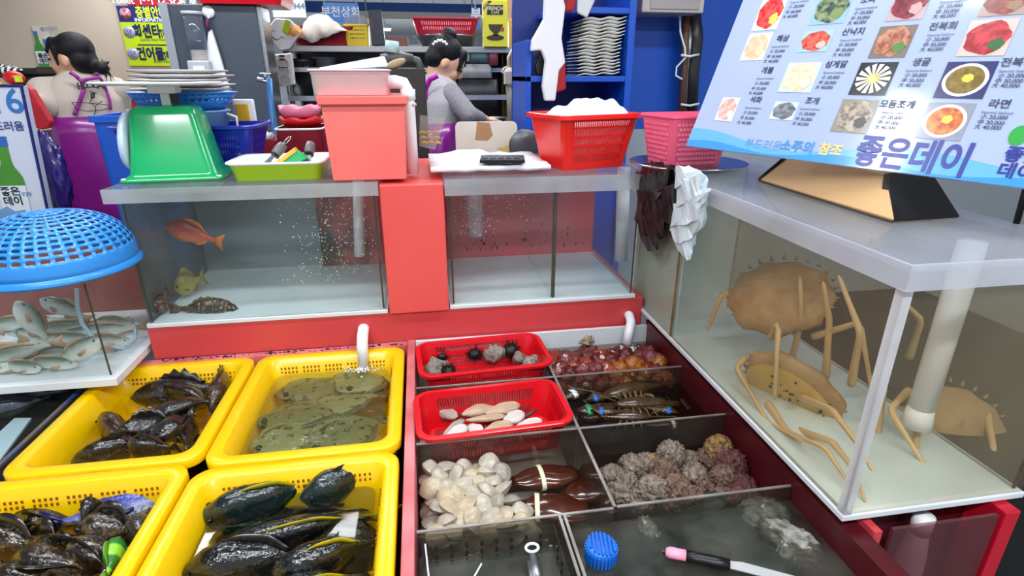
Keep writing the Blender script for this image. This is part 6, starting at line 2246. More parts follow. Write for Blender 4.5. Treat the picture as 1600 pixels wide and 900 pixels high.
# grey pump valves on the middle shelf
yv = 2.35
vv = thing('pump_valve', 'grey pump valve assembly behind the white tray', 'valve', A(625, 108, yv))
gv = mat('valve_grey', '4e5450', .4)
MB().tube([A(596, 94, yv), A(622, 90, yv), A(645, 93, yv)], [.022, .026, .018], 12).build('barrel', gv, vv, True)
MB().tube([A(640, 92, yv), A(652, 95, yv), A(656, 104, yv), A(655, 112, yv)], .016, 10).build('elbow', gv, vv, True)
MB().tube([A(612, 82, yv), A(613, 64, yv)], [.030, .024], 14).build('cap', mat('valve_cap_pale', 'b8d4d4', .4), vv, True)
MB().ell(A(618, 100, yv - .05), (.042, .02, .016), 14, 8, Matrix.Rotation(-.35, 3, 'Y')).build('wooden_knob', mat('knob_tan', 'b49a78', .5), vv, True)
tag(B(A(590, 112, yv).x, A(664, 112, yv).x, yv - .07, yv + .1, 1.10, A(625, 107, yv).z).build('valve_stand', mat('stand_dark', '2a2624', .5), None, bevel=.004), 'dark stand carrying the grey pump valve', 'stand')
# pink and dark red bowls stacked at the left
yb_ = 2.18
a = A(470, 200, yb_)
zz1 = 1.1005
bowl_red = mat('bowl_crimson', '7e0c22', .35)
bp_ = thing('dark_red_basin', 'dark crimson basin with a white rim on the back worktop', 'basin', (a.x, yb_ + .02, zz1))
hx1 = (A(510, 215, yb_).x - A(437, 215, yb_).x) / 2
zr1 = A(470, 200, yb_).z
MB().loft([rrect(a.x, yb_ + .05, hx1 * .9, .09, .03, zz1), rrect(a.x, yb_ + .05, hx1, .11, .03, zr1), rrect(a.x, yb_ + .05, hx1 * .95, .10, .03, zr1), rrect(a.x, yb_ + .05, hx1 * .85, .085, .03, zz1 + .01)]).build('body', bowl_red, bp_)
MB().loft([rrect(a.x, yb_ + .05, hx1 * 1.01, .112, .03, zr1 - .003), rrect(a.x, yb_ + .05, hx1 * 1.03, .115, .03, zr1), rrect(a.x, yb_ + .05, hx1 * 1.01, .112, .03, zr1 + .004), rrect(a.x, yb_ + .05, hx1 * .96, .104, .03, zr1 + .003)], False, False).build('rim', white_pl, bp_, True)


def flutter(name, label, px, py, w_, h_, m_, z0, seed):
    n = 36
    c = A(px, py, yb_ + .03)
    rings = []
    for k, (rr_, zz_) in enumerate(((.8, 0), (1, .5), (1.04, 1.0), (.9, 1.05), (.4, 1.0), (.05, 1.0))):
        rings.append([Vector((c.x + w_ * rr_ * math.cos(2 * PI * j / n), yb_ + .05 + w_ * .85 * rr_ * math.sin(2 * PI * j / n), z0 + h_ * (zz_ + (.18 * math.sin(6 * 2 * PI * j / n + seed) if k in (2, 3) else 0)))) for j in range(n)])
    return tag(MB().loft(rings).build(name, m_, None, True), label, 'cover')


flutter('red_cover', 'crinkled red plastic cover stacked on the crimson basin', 470, 188, hx1 * .92, .030, mat('crinkle_red', 'c4141e', .35), zr1 + .004, 0)
flutter('pink_cover', 'crinkled pink cover on top of the red one', 468, 178, hx1 * .88, .035, mat('crinkle_pink', 'd87a9a', .5), zr1 + .036, 1.4)
# small red crate w white cloth, blue hose
a = A(420, 222, 2.2)
tag(B(a.x - .05, a.x + .05, 2.15, 2.3, 1.1005, A(418, 218, 2.15).z).build('red_container', mat('crimson_plastic', 'a01420', .4), None, bevel=.004), 'small red container beside the dark blue basket', 'container')
crumple('white_rag', 'small crumpled white rag on the red container', 'rag', A(414, 213, 2.17), (.028, .03, .014), cloth_w, 4, .3, 2.5, 3)
tag(MB().tube([A(420, 122, 2.4), A(424, 170, 2.4), A(429, 215, 2.35), A(432, 240, 2.3)], .012, 10).build('blue_hose', mat('blue_hose', '2c6aa8', .35), None, True), 'blue water hose hanging beside the fridge', 'hose')
tp = A(420, 128, 2.4)
o = thing('tap', 'steel tap at the top of the blue hose', 'tap', tp)
MB().tube([tp + Vector((-.04, 0, .01)), tp, tp + Vector((0, 0, -.03))], .009, 8).build('spout', steel, o, True)
MB().tube([tp + Vector((-.01, 0, .012)), tp + Vector((-.01, 0, .028))], .006, 8).build('stem', steel, o, True)
MB().tube([tp + Vector((-.03, 0, .028)), tp + Vector((.012, 0, .028))], .005, 8).build('lever', steel, o, True)
tag(MB().tube([A(406, 205, 2.3), A(416, 196, 2.35), A(424, 186, 2.4)], .005, 6).build('white_cable', white_pl, None, True), 'thin white cable beside the blue hose', 'cable')

# signs in the far hall
YB_ = 5.0
bs = thing('shop_sign', 'blue shop sign with white lettering behind the rack', 'sign', A(530, 36, YB_))
B(A(506, 20, YB_).x, A(560, 20, YB_).x, YB_, YB_ + .04, A(530, 36, YB_).z, A(530, 4, YB_).z).build('panel', mat('shop_blue', '1a78d2', .35, coat=.2), bs)
a = A(533, 25, YB_)
lettering('부천상회', .082, white_pl, bs, (a.x, YB_ - .002, a.z), SX, SZ, bold=.0012)
for x in (A(508, 20, YB_).x, A(558, 20, YB_).x):
    MB().tube([(x, YB_ + .02, A(530, 4, YB_).z), (x, YB_ + .02, 3.2)], .006, 6).build('hanger', steel_dull, bs)
ws = thing('phone_sign', 'white sign with a phone number at the top beside the fridge', 'sign', A(450, 27, 4.0))
B(A(425, 10, 4.0).x, A(476, 10, 4.0).x, 4.0, 4.03, A(450, 27, 4.0).z, A(450, -12, 4.0).z).build('panel', mat('sign_white_panel', 'd4dce8', .4), ws)
a = A(455, 14, 4.0)
lettering('43-4944', .05, mat('sign_grey_ink', '6a7a92', .4), ws, (a.x, 3.998, a.z), SX, SZ, bold=.001)
B(A(430, 10, 4.0).x, A(440, 10, 4.0).x, 3.996, 4.0, A(450, 6, 4.0).z, A(450, 0, 4.0).z).build('blue_mark', sky_ink, ws)
for x in (A(427, 10, 4.0).x, A(474, 10, 4.0).x):
    MB().tube([(x, 4.015, A(450, -12, 4.0).z), (x, 4.015, 3.2)], .006, 6).build('hanger', steel_dull, ws)
b2 = thing('shop_sign', 'narrow blue sign left of the coffee box', 'sign', A(743, 44, YB_))
B(A(737, 20, YB_).x, A(749, 20, YB_).x, YB_, YB_ + .04, A(743, 44, YB_).z, A(743, 12, YB_).z).build('panel', mat('shop_blue', '1a78d2', .35, coat=.2), b2)
a = A(744, 30, YB_)
lettering('부', .10, white_pl, b2, (a.x, YB_ - .002, a.z), SX, SZ, bold=.003)
MB().tube([(A(743, 20, YB_).x, YB_ + .02, A(743, 12, YB_).z), (A(743, 20, YB_).x, YB_ + .02, 3.2)], .006, 6).build('hanger', steel_dull, b2)

# shelf clutter right of the bent person in grey
o = thing('packed_shelf', 'dim shelf of wrapped goods right of the bent person in grey', 'shelf', (A(750, 150, YS).x, YS, 0))
for k, (x0p, x1p, y0p, y1p, c) in enumerate(((700, 735, 76, 96, 'c4c4c0'), (706, 770, 100, 122, 'b4b4b6'), (716, 780, 124, 168, '2e2c34'), (735, 765, 80, 98, '4a6870'), (764, 780, 78, 102, '8a3a4a'))):
    a, b = A(x0p, y1p, YS - .02), A(x1p, y0p, YS - .02)
    me = MB()
    me.loft([rrect((a.x + b.x) / 2, YS + .1, (b.x - a.x) / 2, .1, .02, a.z), rrect((a.x + b.x) / 2, YS + .1, (b.x - a.x) / 2 * .96, .09, .02, b.z)]).build('packet', mat('packet_' + c, c, .5, col2='%02x%02x%02x' % tuple(int(int(c[i:i + 2], 16) * .75) for i in (0, 2, 4)), scale=14, bump=.3), o, True)
# hanging white adaptor by the yellow panel
ya = 2.75
o = thing('adaptor', 'cream power adaptor hanging on a cord beside the yellow panel', 'adaptor', A(795, 134, ya))
a, b = A(789, 132, ya), A(802, 88, ya)
MB().loft([rrect((a.x + b.x) / 2, ya, .024, .02, .006, a.z), rrect((a.x + b.x) / 2, ya, .024, .02, .006, A(795, 112, ya).z), rrect((a.x + b.x) / 2, ya, .012, .012, .006, A(795, 106, ya).z)]).build('body', mat('adaptor_cream', 'c9c0b2', .4), o, bevel=.003)
MB().tube([A(795, 106, ya), A(794, 90, ya), A(800, 78, ya), A(812, 72, ya)], .006, 6).build('cord', mat('cord_white', 'd8d4c8', .4), o, True)
MB().tube([A(790, 118, ya), A(784, 112, ya), A(788, 106, ya), A(793, 104, ya)], .004, 6).build('cord', mat('cord_white', 'd8d4c8', .4), o, True)
tag(MB().tube([(A(796, 134, ya).x, ya, A(796, 134, ya).z), (A(799, 180, ya).x, ya, A(799, 180, ya).z), (A(799, 180, ya).x, ya, 0)], .018, 8).build('grey_post', mat('grey_post', '77736c', .5), None, True), 'grey post under the hanging adaptor', 'post')
# yellow panel and cartons
yy_ = 3.9
o = thing('yellow_cabinet', 'tall yellow cabinet beside the coffee box', 'cabinet', (A(812, 100, yy_).x, yy_, 0))
B(A(796, 100, yy_).x, A(842, 100, yy_).x, yy_, yy_ + .3, 0, A(815, 30, yy_).z).build('panel', mat('cabinet_yellow', 'd8a80c', .45), o, bevel=.006)
B(A(829, 100, yy_).x, A(832, 100, yy_).x, yy_ - .02, yy_, .5, A(815, 30, yy_).z).build('edge_post', mat('grey_post', '77736c', .5), o)
tag(B(A(800, 10, yy_).x, A(829, 10, yy_).x, yy_ + .01, yy_ + .25, A(815, 30, yy_).z, A(815, -12, yy_).z).build('brown_carton', mat('carton_tan', 'b88c58', .6), None, bevel=.003), 'tan carton on top of the yellow cabinet', 'carton')

# ------------------------------------------------------------------ blue shelf with plates on the right
YQ = 2.15
bq = thing('blue_shelf', 'royal blue shelf cabinet holding the stacked plates', 'shelf', (A(910, 150, YQ).x, YQ + .15, 0))
qx0, qx1 = A(822, 100, YQ).x, A(986, 100, YQ).x
zl, zlt = A(900, 128, YQ).z, A(900, 119, YQ).z
zu = A(900, 20, YQ).z
B(qx0, qx1, YQ, YQ + .32, zl, zlt).build('lower_board', royal, bq, bevel=.002)
B(qx0 + .10, qx1, YQ, YQ + .32, zu, zu + .02).build('upper_board', royal, bq, bevel=.002)
B(qx1 - .02, qx1 + .006, YQ - .004, YQ + .32, .3, zu + .5).build('side_board', royal, bq, bevel=.002)
B(qx0, qx0 + .02, YQ, YQ + .32, .3, A(835, 62, YQ).z).build('side_board', royal, bq, bevel=.002)
B(qx0, qx1, YQ + .31, YQ + .33, .3, zu + .5).build('back_board', mat('navy_back_board', '0c2f86', .45), bq)
B(qx0 + .02, qx1 - .02, YQ + .02, YQ + .31, .3, zl - .12).build('base_cupboard', royal, bq)
# plates: wavy white trays
plm = mat('plate_white', 'dcdcd6', .35)
pcx = (A(912, 70, YQ).x + A(976, 70, YQ).x) / 2
phw = (A(978, 70, YQ).x - A(912, 70, YQ).x) / 2
zlow, zhigh = zlt + .004, A(940, 24, YQ).z
NPL = 17
me0 = None
for k in range(NPL):
    z = zlow + (zhigh - zlow) * k / NPL
    if me0 is None:
        rows_ = []
        for i in range(17):
            u = i / 16 * 2 - 1
            row = []
            for j in range(7):
                v = j / 6 * 2 - 1
                e = max(abs(u), abs(v)) ** 6
                row.append(Vector((u * phw, v * .09, .003 * math.sin(u * 7) + .005 * e)))
            rows_.append(row)
        o = MB().loft(rows_, False, False, False).build('serving_plate', plm, None, True, True, solid=.003)
        me0 = o
    else:
        o = me0.copy()
        COL.objects.link(o)
    o.location = (pcx + (.0 if k > 10 else -.012) + rnd.uniform(-.003, .003), YQ + .10, z)
    o.rotation_euler = (0, rnd.uniform(-.02, .02) - .03, 0)
    tag(o, 'white wavy plate, %s stacked in the blue shelf' % ('lowest of those' if k == 0 else 'topmost of those' if k == NPL - 1 else 'one of the middle ones'), 'plate', 'plates stacked in the blue shelf')
# hanging white cloth, black glove, red cloth
yh = YQ - .05


def hang(name, label, pts, th, m_, Y):
    p = [A(px, py, Y) for px, py in pts]
    return tag(MB().loft([p, [v + Vector((.0, th, 0)) for v in p]]).build(name, m_, None, False, bevel=.006), label, 'cloth')


hang('white_rag', 'long white rag hanging on the blue shelf', [(852, -12), (878, -12), (884, 10), (878, 60), (884, 98), (874, 110), (868, 158), (852, 158), (848, 135), (853, 95), (846, 78), (830, 80), (832, 62), (850, 30)], .03, cloth_w, yh)
hang('black_glove', 'black rubber glove hanging in front of the blue shelf', [(862, 58), (868, 66), (866, 95), (852, 116), (840, 118), (836, 105), (842, 90), (834, 92), (848, 72)], .02, mat('glove_black', '0c0c0e', .4), yh + .06)
hang('red_rag', 'dark red rag hanging beside the white one', [(868, 100), (884, 96), (885, 140), (868, 146)], .015, mat('rag_red', 'a01420', .7), yh + .01)
hang('red_packet', 'red packet hanging at the top of the blue shelf', [(884, -10), (902, -8), (898, 16), (884, 20)], .02, mat('rag_red', 'a01420', .7), yh + .02)
hang('clear_packet', 'pale plastic packet hanging under the upper blue board', [(903, -10), (935, -10), (918, 28), (902, 20)], .015, mat('packet_pale', 'cdd2d8', .4), yh + .03)
# blue wall and cable bundle and box at right
wz = 2.4
struct(B(A(986, 60, wz).x, 4.5, wz, wz + .06, 1.28, 3.2).build('wall_blue', mat('blue_wall_board', '0a56c8', .4, col2='0d4cb4', scale=2)))
struct(B(A(986, 60, wz).x, 4.5, wz, wz + .06, 0, 1.28).build('wall_lower', mat('grey_wall_board', 'a8b0b8', .5)))
o = thing('electric_box', 'cream electrical box at the top of the blue wall', 'box', A(1050, 24, wz - .1))
ax0, ax1 = A(1003, 15, wz - .2).x, A(1100, 15, wz - .2).x
B(ax0, ax1, wz - .2, wz - .001, A(1050, 20, wz - .2).z, A(1050, 20, wz - .2).z + .3).build('case', mat('box_cream', 'bcb6b2', .45), o, bevel=.006)
B(ax0 + .03, ax1 - .02, wz - .205, wz - .2, A(1050, 15, wz - .2).z, A(1050, 20, wz - .2).z + .3).build('cover', mat('box_cream_dark', 'a49c9c', .45), o, bevel=.003)
yc_ = wz - .08
zbx = A(1050, 20, wz - .2).z
for nm, lb, pts, r_, m_ in (('brown_pipe', 'brown copper pipe running down the blue wall', [(1072, 24), (1070, 100), (1064, 185)], .016, mat('pipe_brown', '5e4436', .5)),
                            ('black_pipe', 'black insulated pipe running down the blue wall', [(1084, 24), (1088, 60), (1082, 110), (1078, 185)], .028, mat('pipe_black', '222026', .4, bump=.4, bscale=15)),
                            ('grey_sleeve', 'silver wrapped pipe beside the black one', [(1078, 40), (1077, 80), (1074, 130), (1071, 185)], .013, mat('sleeve_silver', '8a8c92', .3, metal=.6))):
    tag(MB().tube([A(px, py, yc_) for px, py in pts], r_, 10).build(nm, m_, None, True), lb, 'pipe')
o = thing('white_cable', 'thin white cable looping beside the pipes on the blue wall', 'cable', A(1062, 150, yc_))
MB().tube([A(1062, 24, yc_ - .03), A(1063, 50, yc_ - .03), A(1070, 75, yc_ - .04), A(1071, 90, yc_ - .04), A(1057, 105, yc_ - .03), A(1056, 118, yc_ - .03), A(1066, 124, yc_ - .04)], .004, 6).build('cable', white_pl, o, True)
for py in (86, 163):
    MB().tube([A(1064, py, yc_ - .045), A(1078, py + 2, yc_ - .05), A(1092, py - 1, yc_ - .04)], .005, 6).build('cable_tie', white_pl, o, True)
# ================================================================== people
skin_m = mat('skin', 'd8a88a', .5, sss=.15)
hair_m = mat('black_hair', '0a090c', .5, spec=.25, col2='17151a', scale=40, mapping=(8, 8, 1), bump=.3, bscale=60)
shoe_m = mat('dark_shoe', '1a1a1c', .5)
trou_m = mat('dark_trousers', '22242e', .8)


def hand(mb, wrist, d, nrm, s=1.0, curl=.5):
    """palm, four fingers of different length bent at the knuckles, thumb from the side of the palm"""
    wrist, d, nrm = Vector(wrist), Vector(d).normalized(), Vector(nrm).normalized()
    sd = d.cross(nrm).normalized()
    pc = wrist + d * (.045 * s)
    mb.ell(pc, (.045 * s, .040 * s, .016 * s), 12, 8, Matrix((d, sd, nrm)).transposed())
    for k, (o_, ln) in enumerate(((-.030, .062), (-.010, .072), (.010, .068), (.029, .052))):
        b = wrist + d * (.082 * s) + sd * (o_ * s)
        d1 = (d - nrm * curl * .5).normalized()
        d2 = (d - nrm * curl * 1.6).normalized()
        m1 = b + d1 * (ln * .5 * s)
        mb.capsule(b - d * .012, m1, .0095 * s, .0085 * s, 8)
        mb.capsule(m1, m1 + d2 * (ln * .5 * s), .0085 * s, .007 * s, 8)
    tb = wrist + d * (.025 * s) - sd * (.036 * s)
    td = (d * .7 - sd * .7 - nrm * .2).normalized()
    mb.capsule(tb, tb + td * (.035 * s), .0115 * s, .0095 * s, 8)
    mb.capsule(tb + td * (.035 * s), tb + (td * .035 + d * .028) * s, .0095 * s, .008 * s, 8)


def head_parts(mb, c, f, u):
    c, f, u = Vector(c), Vector(f).normalized(), Vector(u)
    u = (u - f * u.dot(f)).normalized()
    l = u.cross(f).normalized()
    M = Matrix((f, l, u)).transposed()
    W = lambda a, b, h: c + f * a + l * b + u * h
    mb.ell(W(0, 0, .012), (.094, .074, .098), 20, 14, M)
    mb.ell(W(.030, 0, -.05), (.062, .056, .062), 16, 10, M)
    mb.capsule(W(.070, 0, -.092), W(.062, 0, -.098), .020, .020)
    mb.capsule(W(.092, 0, .012), W(.104, 0, -.022), .008, .0125, 8)
    mb.ell(W(.098, 0, -.028), (.012, .016, .009), 8, 6, M)
    mb.ell(W(.086, 0, -.058), (.012, .022, .012), 8, 6, M)
    for s in (-1, 1):
        mb.ell(W(-.012, s * .075, -.012), (.020, .010, .030), 10, 8, M)
        mb.ell(W(.055, s * .038, -.03), (.03, .024, .028), 10, 8, M)
    return W, M


def face_parts(W, M, root):
    for s in (-1, 1):
        MB().ell(W(.082, s * .033, .004), (.008, .014, .0065), 10, 6, M).build('eye', mat('eye_dark', '1a1412', .2), root, True)
        MB().tube([W(.084, s * .016, .020), W(.082, s * .034, .025), W(.070, s * .050, .020)], [.0022, .003, .0016], 6).build('eyebrow', hair_m, root, True)
    MB().ell(W(.095, 0, -.056), (.005, .019, .0045), 10, 6, M).build('lips', mat('lips', 'b4605c', .4), root, True)


def ering0(c, xd, nd, a, b, z, n=28, p=2.4):
    out = []
    for j in range(n):
        t = 2 * PI * j / n
        ct, st = math.cos(t), math.sin(t)
        out.append(Vector((c.x, c.y, z)) + xd * (a * math.copysign(abs(ct) ** (2 / p), ct)) + nd * (b * math.copysign(abs(st) ** (2 / p), st)))
    return out


def person(label, C, F, head_c, head_f, head_u, arms, sh_z, shirt_m, sleeve_m, apron_top, lean=Vector((0, 0, 0)), sleeve_k=1.0, bk=1.0):
    """C: chest axis on the ground plan; F: facing; arms: [(shoulder, elbow, wrist, hand dir)]"""
    F = Vector(F).normalized()
    ering = lambda c, xd, nd, a, b, z: ering0(c, xd, nd, a * bk, b * bk, z)
    X = Vector((0, 0, 1)).cross(-F).normalized()       # to the viewer's right when seen from behind
    N = -F
    root = thing('person', label, 'person', (C.x, C.y, 0))
    hipz = sh_z - .52
    mb = MB()
    hip = Vector((C.x, C.y, 0)) - lean
    W, M = head_parts(mb, head_c, head_f, head_u)
    mb.capsule(W(-.02, 0, -.07), Vector((C.x, C.y, sh_z - .01)), .05, .055, 14)
    mb.loft([ering(Vector((C.x, C.y, 0)).lerp(hip, k), X, N, a, b, z) for k, a, b, z in ((1, .15, .11, hipz), (.7, .125, .09, hipz + .14), (.3, .15, .105, hipz + .3), (.1, .165, .10, sh_z - .1), (0, .13, .08, sh_z - .02), (0, .06, .05, sh_z + .03))])
    for sgn in (-1, 1):
        h0 = hip + X * (sgn * .085) + Vector((0, 0, hipz))
        kn_ = hip + X * (sgn * .10) + F * .03 + Vector((0, 0, hipz * .52))
        an = hip + X * (sgn * .10) + Vector((0, 0, .07))
        mb.capsule(h0, kn_, .085, .058, 14)
        mb.capsule(kn_, an, .056, .038, 12)
        mb.capsule(an - Vector((0, 0, .03)), an + F * .15 - Vector((0, 0, .035)), .035, .03, 10)
    for sh, el, wr, hd in arms:
        mb.capsule(sh, el, .048, .040, 12)
        mb.capsule(el, wr, .040, .027, 12)
        hand(mb, wr, hd, Vector((0, 0, 1)), 1.0, .5)
    mb.build('body', skin_m, root, True, remesh=.0065)
    face_parts(W, M, root)
    # trousers and shoes
    mb = MB()
    for sgn in (-1, 1):
        h0 = hip + X * (sgn * .085) + Vector((0, 0, hipz))
        kn_ = hip + X * (sgn * .10) + F * .03 + Vector((0, 0, hipz * .52))
        an = hip + X * (sgn * .10) + Vector((0, 0, .10))
        mb.capsule(h0, kn_, .098, .072, 14)
        mb.capsule(kn_, an, .072, .058, 12)
    mb.build('trousers', trou_m, root, True, remesh=.012)
    for sgn in (-1, 1):
        an = hip + X * (sgn * .10) + Vector((0, 0, .045))
        MB().capsule(an - F * .03, an + F * .16, .045, .038, 12).build('shoe', shoe_m, root, True)
    # shirt
    mb = MB()
    mb.loft([ering(Vector((C.x, C.y, 0)).lerp(hip, k), X, N, a, b, z) for k, a, b, z in ((1, .17, .13, hipz - .02), (.7, .16, .125, hipz + .14), (.3, .175, .135, hipz + .3), (.1, .185, .13, sh_z - .1), (0, .15, .10, sh_z - .01), (0, .075, .065, sh_z + .03), (0, .062, .058, sh_z + .045))])
    mb.build('shirt', shirt_m, root, True, remesh=.010)
    for sh, el, wr, hd in arms:
        mb = MB()
        sh_, el_, wr_ = Vector(sh), Vector(el), Vector(wr)
        mb.capsule(Vector((C.x, C.y, sh_z - .06)).lerp(sh_, .55), sh_, .075 * sleeve_k, .070 * sleeve_k, 14)
        mb.capsule(sh_, el_, .070 * sleeve_k, .058 * sleeve_k, 14)
        mb.capsule(el_, el_.lerp(wr_, .72), .058 * sleeve_k, .042 * sleeve_k, 14)
        mb.build('sleeve', sleeve_m, root, True, remesh=.008)
    # apron skirt wrapped round the hips
    mb = MB()
    at = apron_top
    c0 = Vector((C.x, C.y, 0))
    rings = []
    for k, (a, b, z) in enumerate(((.186, .150, at), (.192, .156, at - .08), (.205, .168, at - .22), (.225, .185, at - .45), (.235, .195, .50))):
        r_ = ering(c0.lerp(hip, min(1, k / 2)), X, N, a, b, z)
        if k > 1:
            r_ = [q + (q - Vector((c0.x, c0.y, q.z))) * (.05 * math.sin(5 * i / len(r_) * 2 * PI + k * .4)) for i, q in enumerate(r_)]
        rings.append(r_)
    mb.loft(rings, False, False)
    mb.build('apron', purple, root, True, solid=.004)
    return root, X, N, W, M


def wrap_pt(px, py, C, X, N, a, b, out=.006, p=2.4):
    """where a sight line meets the back of the shirt"""
    d = ray(px, py)
    best = None
    for i in range(400):
        t = 1.6 + i * .006
        q = CAM + d * t
        v = q - Vector((C.x, C.y, q.z))
        s, n = v.dot(X), v.dot(N)
        if abs(s / a) ** p + abs(n / b) ** p <= 1:
            best = q
            break
    if best is None:
        t = (Vector((C.x, C.y, 1.4)) - CAM).length / d.length
        best = CAM + d * t
    return best - d.normalized() * out


def ribbon(pts, wd, m_, root, name='apron_strap'):
    rows_ = []
    for i, p in enumerate(pts):
        t = (pts[min(i + 1, len(pts) - 1)] - pts[max(i - 1, 0)]).normalized()
        s = t.cross(CAM - p).normalized() * wd
        rows_.append([p - s, p + s])
    MB().loft(rows_, False, False, False).build(name, m_, root, True, solid=.003)


def dense(pp, n=5):
    out = []
    for (a, b), (c, d) in zip(pp, pp[1:]):
        for k in range(n):
            out.append((a + (c - a) * k / n, b + (d - b) * k / n))
    return out + [pp[-1]]


# ---- first woman, left, back turned, looking left
Y1 = 3.36
cream = mat('cream_shirt', 'bfb2a8', .85, bump=.5, scale=3, bscale=9)
C1 = A(132, 160, Y1)
sz1 = A(130, 124, Y1).z
F1 = Vector((-.55, .83, 0))
X1 = Vector((0, 0, 1)).cross(-F1).normalized()
shL = Vector((C1.x, C1.y, sz1 - .055)) - X1 * .155
shR = Vector((C1.x, C1.y, sz1 - .055)) + X1 * .150
elL = A(70, 168, Y1 - .16)
elR = A(186, 186, Y1 + .10)
wrL = A(40, 150, Y1 - .30)
wrR = A(176, 196, Y1 + .16)
p1_, X1, N1, W1, M1 = person('person in a cream shirt and purple apron, back turned, head in left profile', C1, F1, A(112, 92, Y1), (-.97, .12, -.08), (0.02, 0, 1),
                             [(shL, elL, wrL, (-.8, -.1, .3)), (shR, elR, wrR, (-.3, .9, 0))], sz1, cream, cream, A(130, 180, Y1).z, sleeve_k=1.0, bk=.95)
mb = MB()
mb.ell(W1(-.030, 0, .045), (.088, .085, .080), 20, 14, M1)
mb.ell(W1(-.058, 0, -.01), (.056, .080, .07), 16, 12, M1)
mb.capsule(W1(.045, .035, .085), W1(.078, .042, .040), .022, .012, 8)
mb.capsule(W1(.050, -.025, .085), W1(.082, -.03, .040), .022, .012, 8)
mb.capsule(W1(.052, .0, .088), W1(.088, .01, .042), .022, .012, 8)
mb.capsule(W1(.025, .068, .05), W1(.026, .074, -.03), .018, .006, 8)
mb.capsule(W1(-.085, .0, -.03), W1(-.125, .0, -.055), .035, .032, 10)
mb.ell(W1(-.135, .0, -.055), (.032, .036, .034), 12, 8, M1)
hb2 = mb.build('hair', hair_m, p1_, True, remesh=.006)
hr = random.Random(4)
mb = MB()
for k in range(16):
    a0 = W1(-.13, hr.uniform(-.02, .02), -.05)
    d_ = Vector((hr.uniform(.0, .06), hr.uniform(-.03, .03), hr.uniform(-.09, .05)))
    mb.tube([a0, a0 + d_ * .6 + Vector((.01, 0, .008)), a0 + d_], [.004, .003, .0008], 5)
mb.build('loose_strands', hair_m, p1_, True)['kind'] = 'stuff'
# shirt print and straps
wr1 = lambda px, py, o_=.010: wrap_pt(px, py, C1, X1, N1, .185, .135, o_)
ink1 = mat('shirt_print_ink', '2c2a2e', .7)
for i, ch in enumerate('HOLIDAY'):
    px, py = 127 + i * 6.0, 139 - 2.6 * math.sin(PI * i / 6) + i * .1
    q = wr1(px, py, .020)
    lettering(ch, .040, ink1, p1_, q, X1, (0, 0, 1), 'print_letter', bold=.0015, ext=0)
for pl, wd in (([(143, 147), (147, 147), (147, 152), (143, 153), (143, 147)], .004), ([(140, 143), (150, 146)], .003), ([(145, 153), (140, 160), (148, 166), (160, 158)], .0018), ([(148, 166), (150, 172), (147, 180)], .002),
               ([(112, 160), (128, 160), (150, 162), (168, 164), (172, 168), (160, 172), (135, 174), (120, 170), (112, 160)], .0018)):
    MB().tube([wr1(*p_, .017) for p_ in dense(pl, 3)], wd, 5).build('line_print', ink1, p1_)
strap = mat('strap_purple', '90288e', .5)
ribbon([wr1(*p_, .012) for p_ in dense([(109, 113), (118, 118), (128, 128), (131, 140), (124, 160), (116, 180)])], .009, strap, p1_)
ribbon([wr1(*p_, .014) for p_ in dense([(128, 126), (140, 123), (156, 121)])], .008, strap, p1_)
ribbon([wr1(*p_, .012) for p_ in dense([(150, 114), (158, 124), (165, 138), (171, 156), (173, 172)])], .007, strap, p1_)

# ---- second woman, middle, bent over her work
Y2 = 3.18
heather = mat('heather_grey_knit', '9a979c', .9, col2='7e7b82', scale=220, sharp=.1, bump=.3, bscale=200)
pale = mat('pale_grey_shirt', 'b4b1b4', .9, col2='a4a1a6', scale=200, sharp=.1, bump=.4, bscale=10)
C2 = A(684, 165, Y2)
sz2 = A(690, 128, Y2).z
F2 = Vector((.82, .57, 0))
X2 = Vector((0, 0, 1)).cross(-F2).normalized()
sR = Vector((C2.x, C2.y, sz2 - .06)) + X2 * .115
sL = Vector((C2.x, C2.y, sz2 - .06)) - X2 * .115
p2_, X2, N2, W2, M2 = person('person in a grey top and purple apron, head bent over her work', C2, F2, A(697, 97, Y2 + .0), (.80, .10, -.55), (.5, .0, .85),
                             [(sR, A(733, 180, Y2 - .16), A(757, 187, Y2 - .04), (.85, .4, -.12)), (sL, A(668, 190, Y2 + .2), A(735, 190, Y2 + .25), (.9, .1, -.1))], sz2, pale, heather, A(690, 190, Y2).z, lean=Vector((.06, .03, 0)), sleeve_k=.86, bk=.86)
mb = MB()
mb.ell(W2(-.028, 0, .042), (.092, .086, .084), 20, 14, M2)
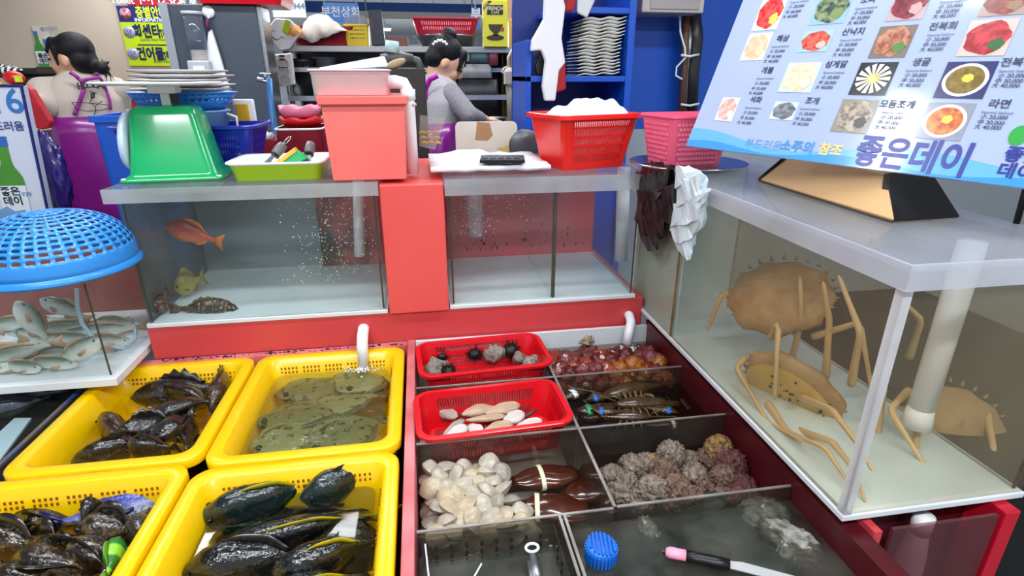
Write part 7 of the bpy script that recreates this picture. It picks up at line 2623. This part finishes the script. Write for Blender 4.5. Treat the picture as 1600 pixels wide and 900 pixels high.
mb.ell(W2(-.056, 0, -.01), (.058, .078, .062), 16, 12, M2)
mb.capsule(W2(.05, .045, .08), W2(.066, .058, .0), .022, .010, 8)
mb.capsule(W2(.05, -.045, .08), W2(.066, -.058, .0), .022, .010, 8)
mb.capsule(W2(.055, 0, .085), W2(.088, 0, .042), .026, .012, 8)
mb.ell(W2(-.055, 0, .125), (.042, .046, .032), 14, 9, M2)
mb.build('hair', hair_m, p2_, True, remesh=.006)
hc = thing('hair_clip', 'white beaded hair clip in the bent person\'s bun', 'hair clip', W2(-.03, 0, .13))
for k in range(9):
    a_ = -1.2 + 2.4 * k / 8
    MB().ell(A(677 + k * 2.6, 69 - 5 * math.sin(PI * k / 8) - (1.5 if k % 2 else 0), Y2 - .105), (.007, .007, .007), 8, 6).build('bead', mat('clip_white', 'eeeef2', .3), hc, True)
wr2 = lambda px, py, o_=.010: wrap_pt(px, py, C2, X2, N2, .158, .116, o_)
ribbon([wr2(*p_, .012) for p_ in dense([(684, 118), (672, 124), (665, 138), (664, 160), (667, 178)])], .013, mat('strap_magenta', 'c01fb4', .45), p2_)
# chopping block she works at
a, b = A(735, 200, Y2 + .1), A(800, 200, Y2 + .1)
o = thing('work_table', 'dark work table with a steel pan in front of the second person', 'table', ((a.x + b.x) / 2, Y2 + .2, 0))
zt_ = A(760, 194, Y2 + .05).z
B(a.x - .02, b.x + .05, Y2 + .20, Y2 + .5, zt_ - .03, zt_).build('top', mat('dark_table', '3a2c2c', .5), o, bevel=.003)
for x in (a.x, b.x + .02):
    B(x, x + .03, Y2 + .40, Y2 + .44, 0, zt_ - .03).build('leg', steel_dull, o)
o = thing('work_pan', 'shallow steel pan on the work table', 'pan', ((a.x + b.x) / 2, Y2 + .25, zt_))
MB().lathe([(.001, 0), (.07, 0), (.085, .02), (.088, .022), (.08, .02), (.068, .004), (.001, .004)], ((a.x + b.x) / 2 + .03, Y2 + .26, zt_ + .0005), 28).build('dish', mat('bowl_steel', '9a9ea4', .25, metal=.9), o, True)
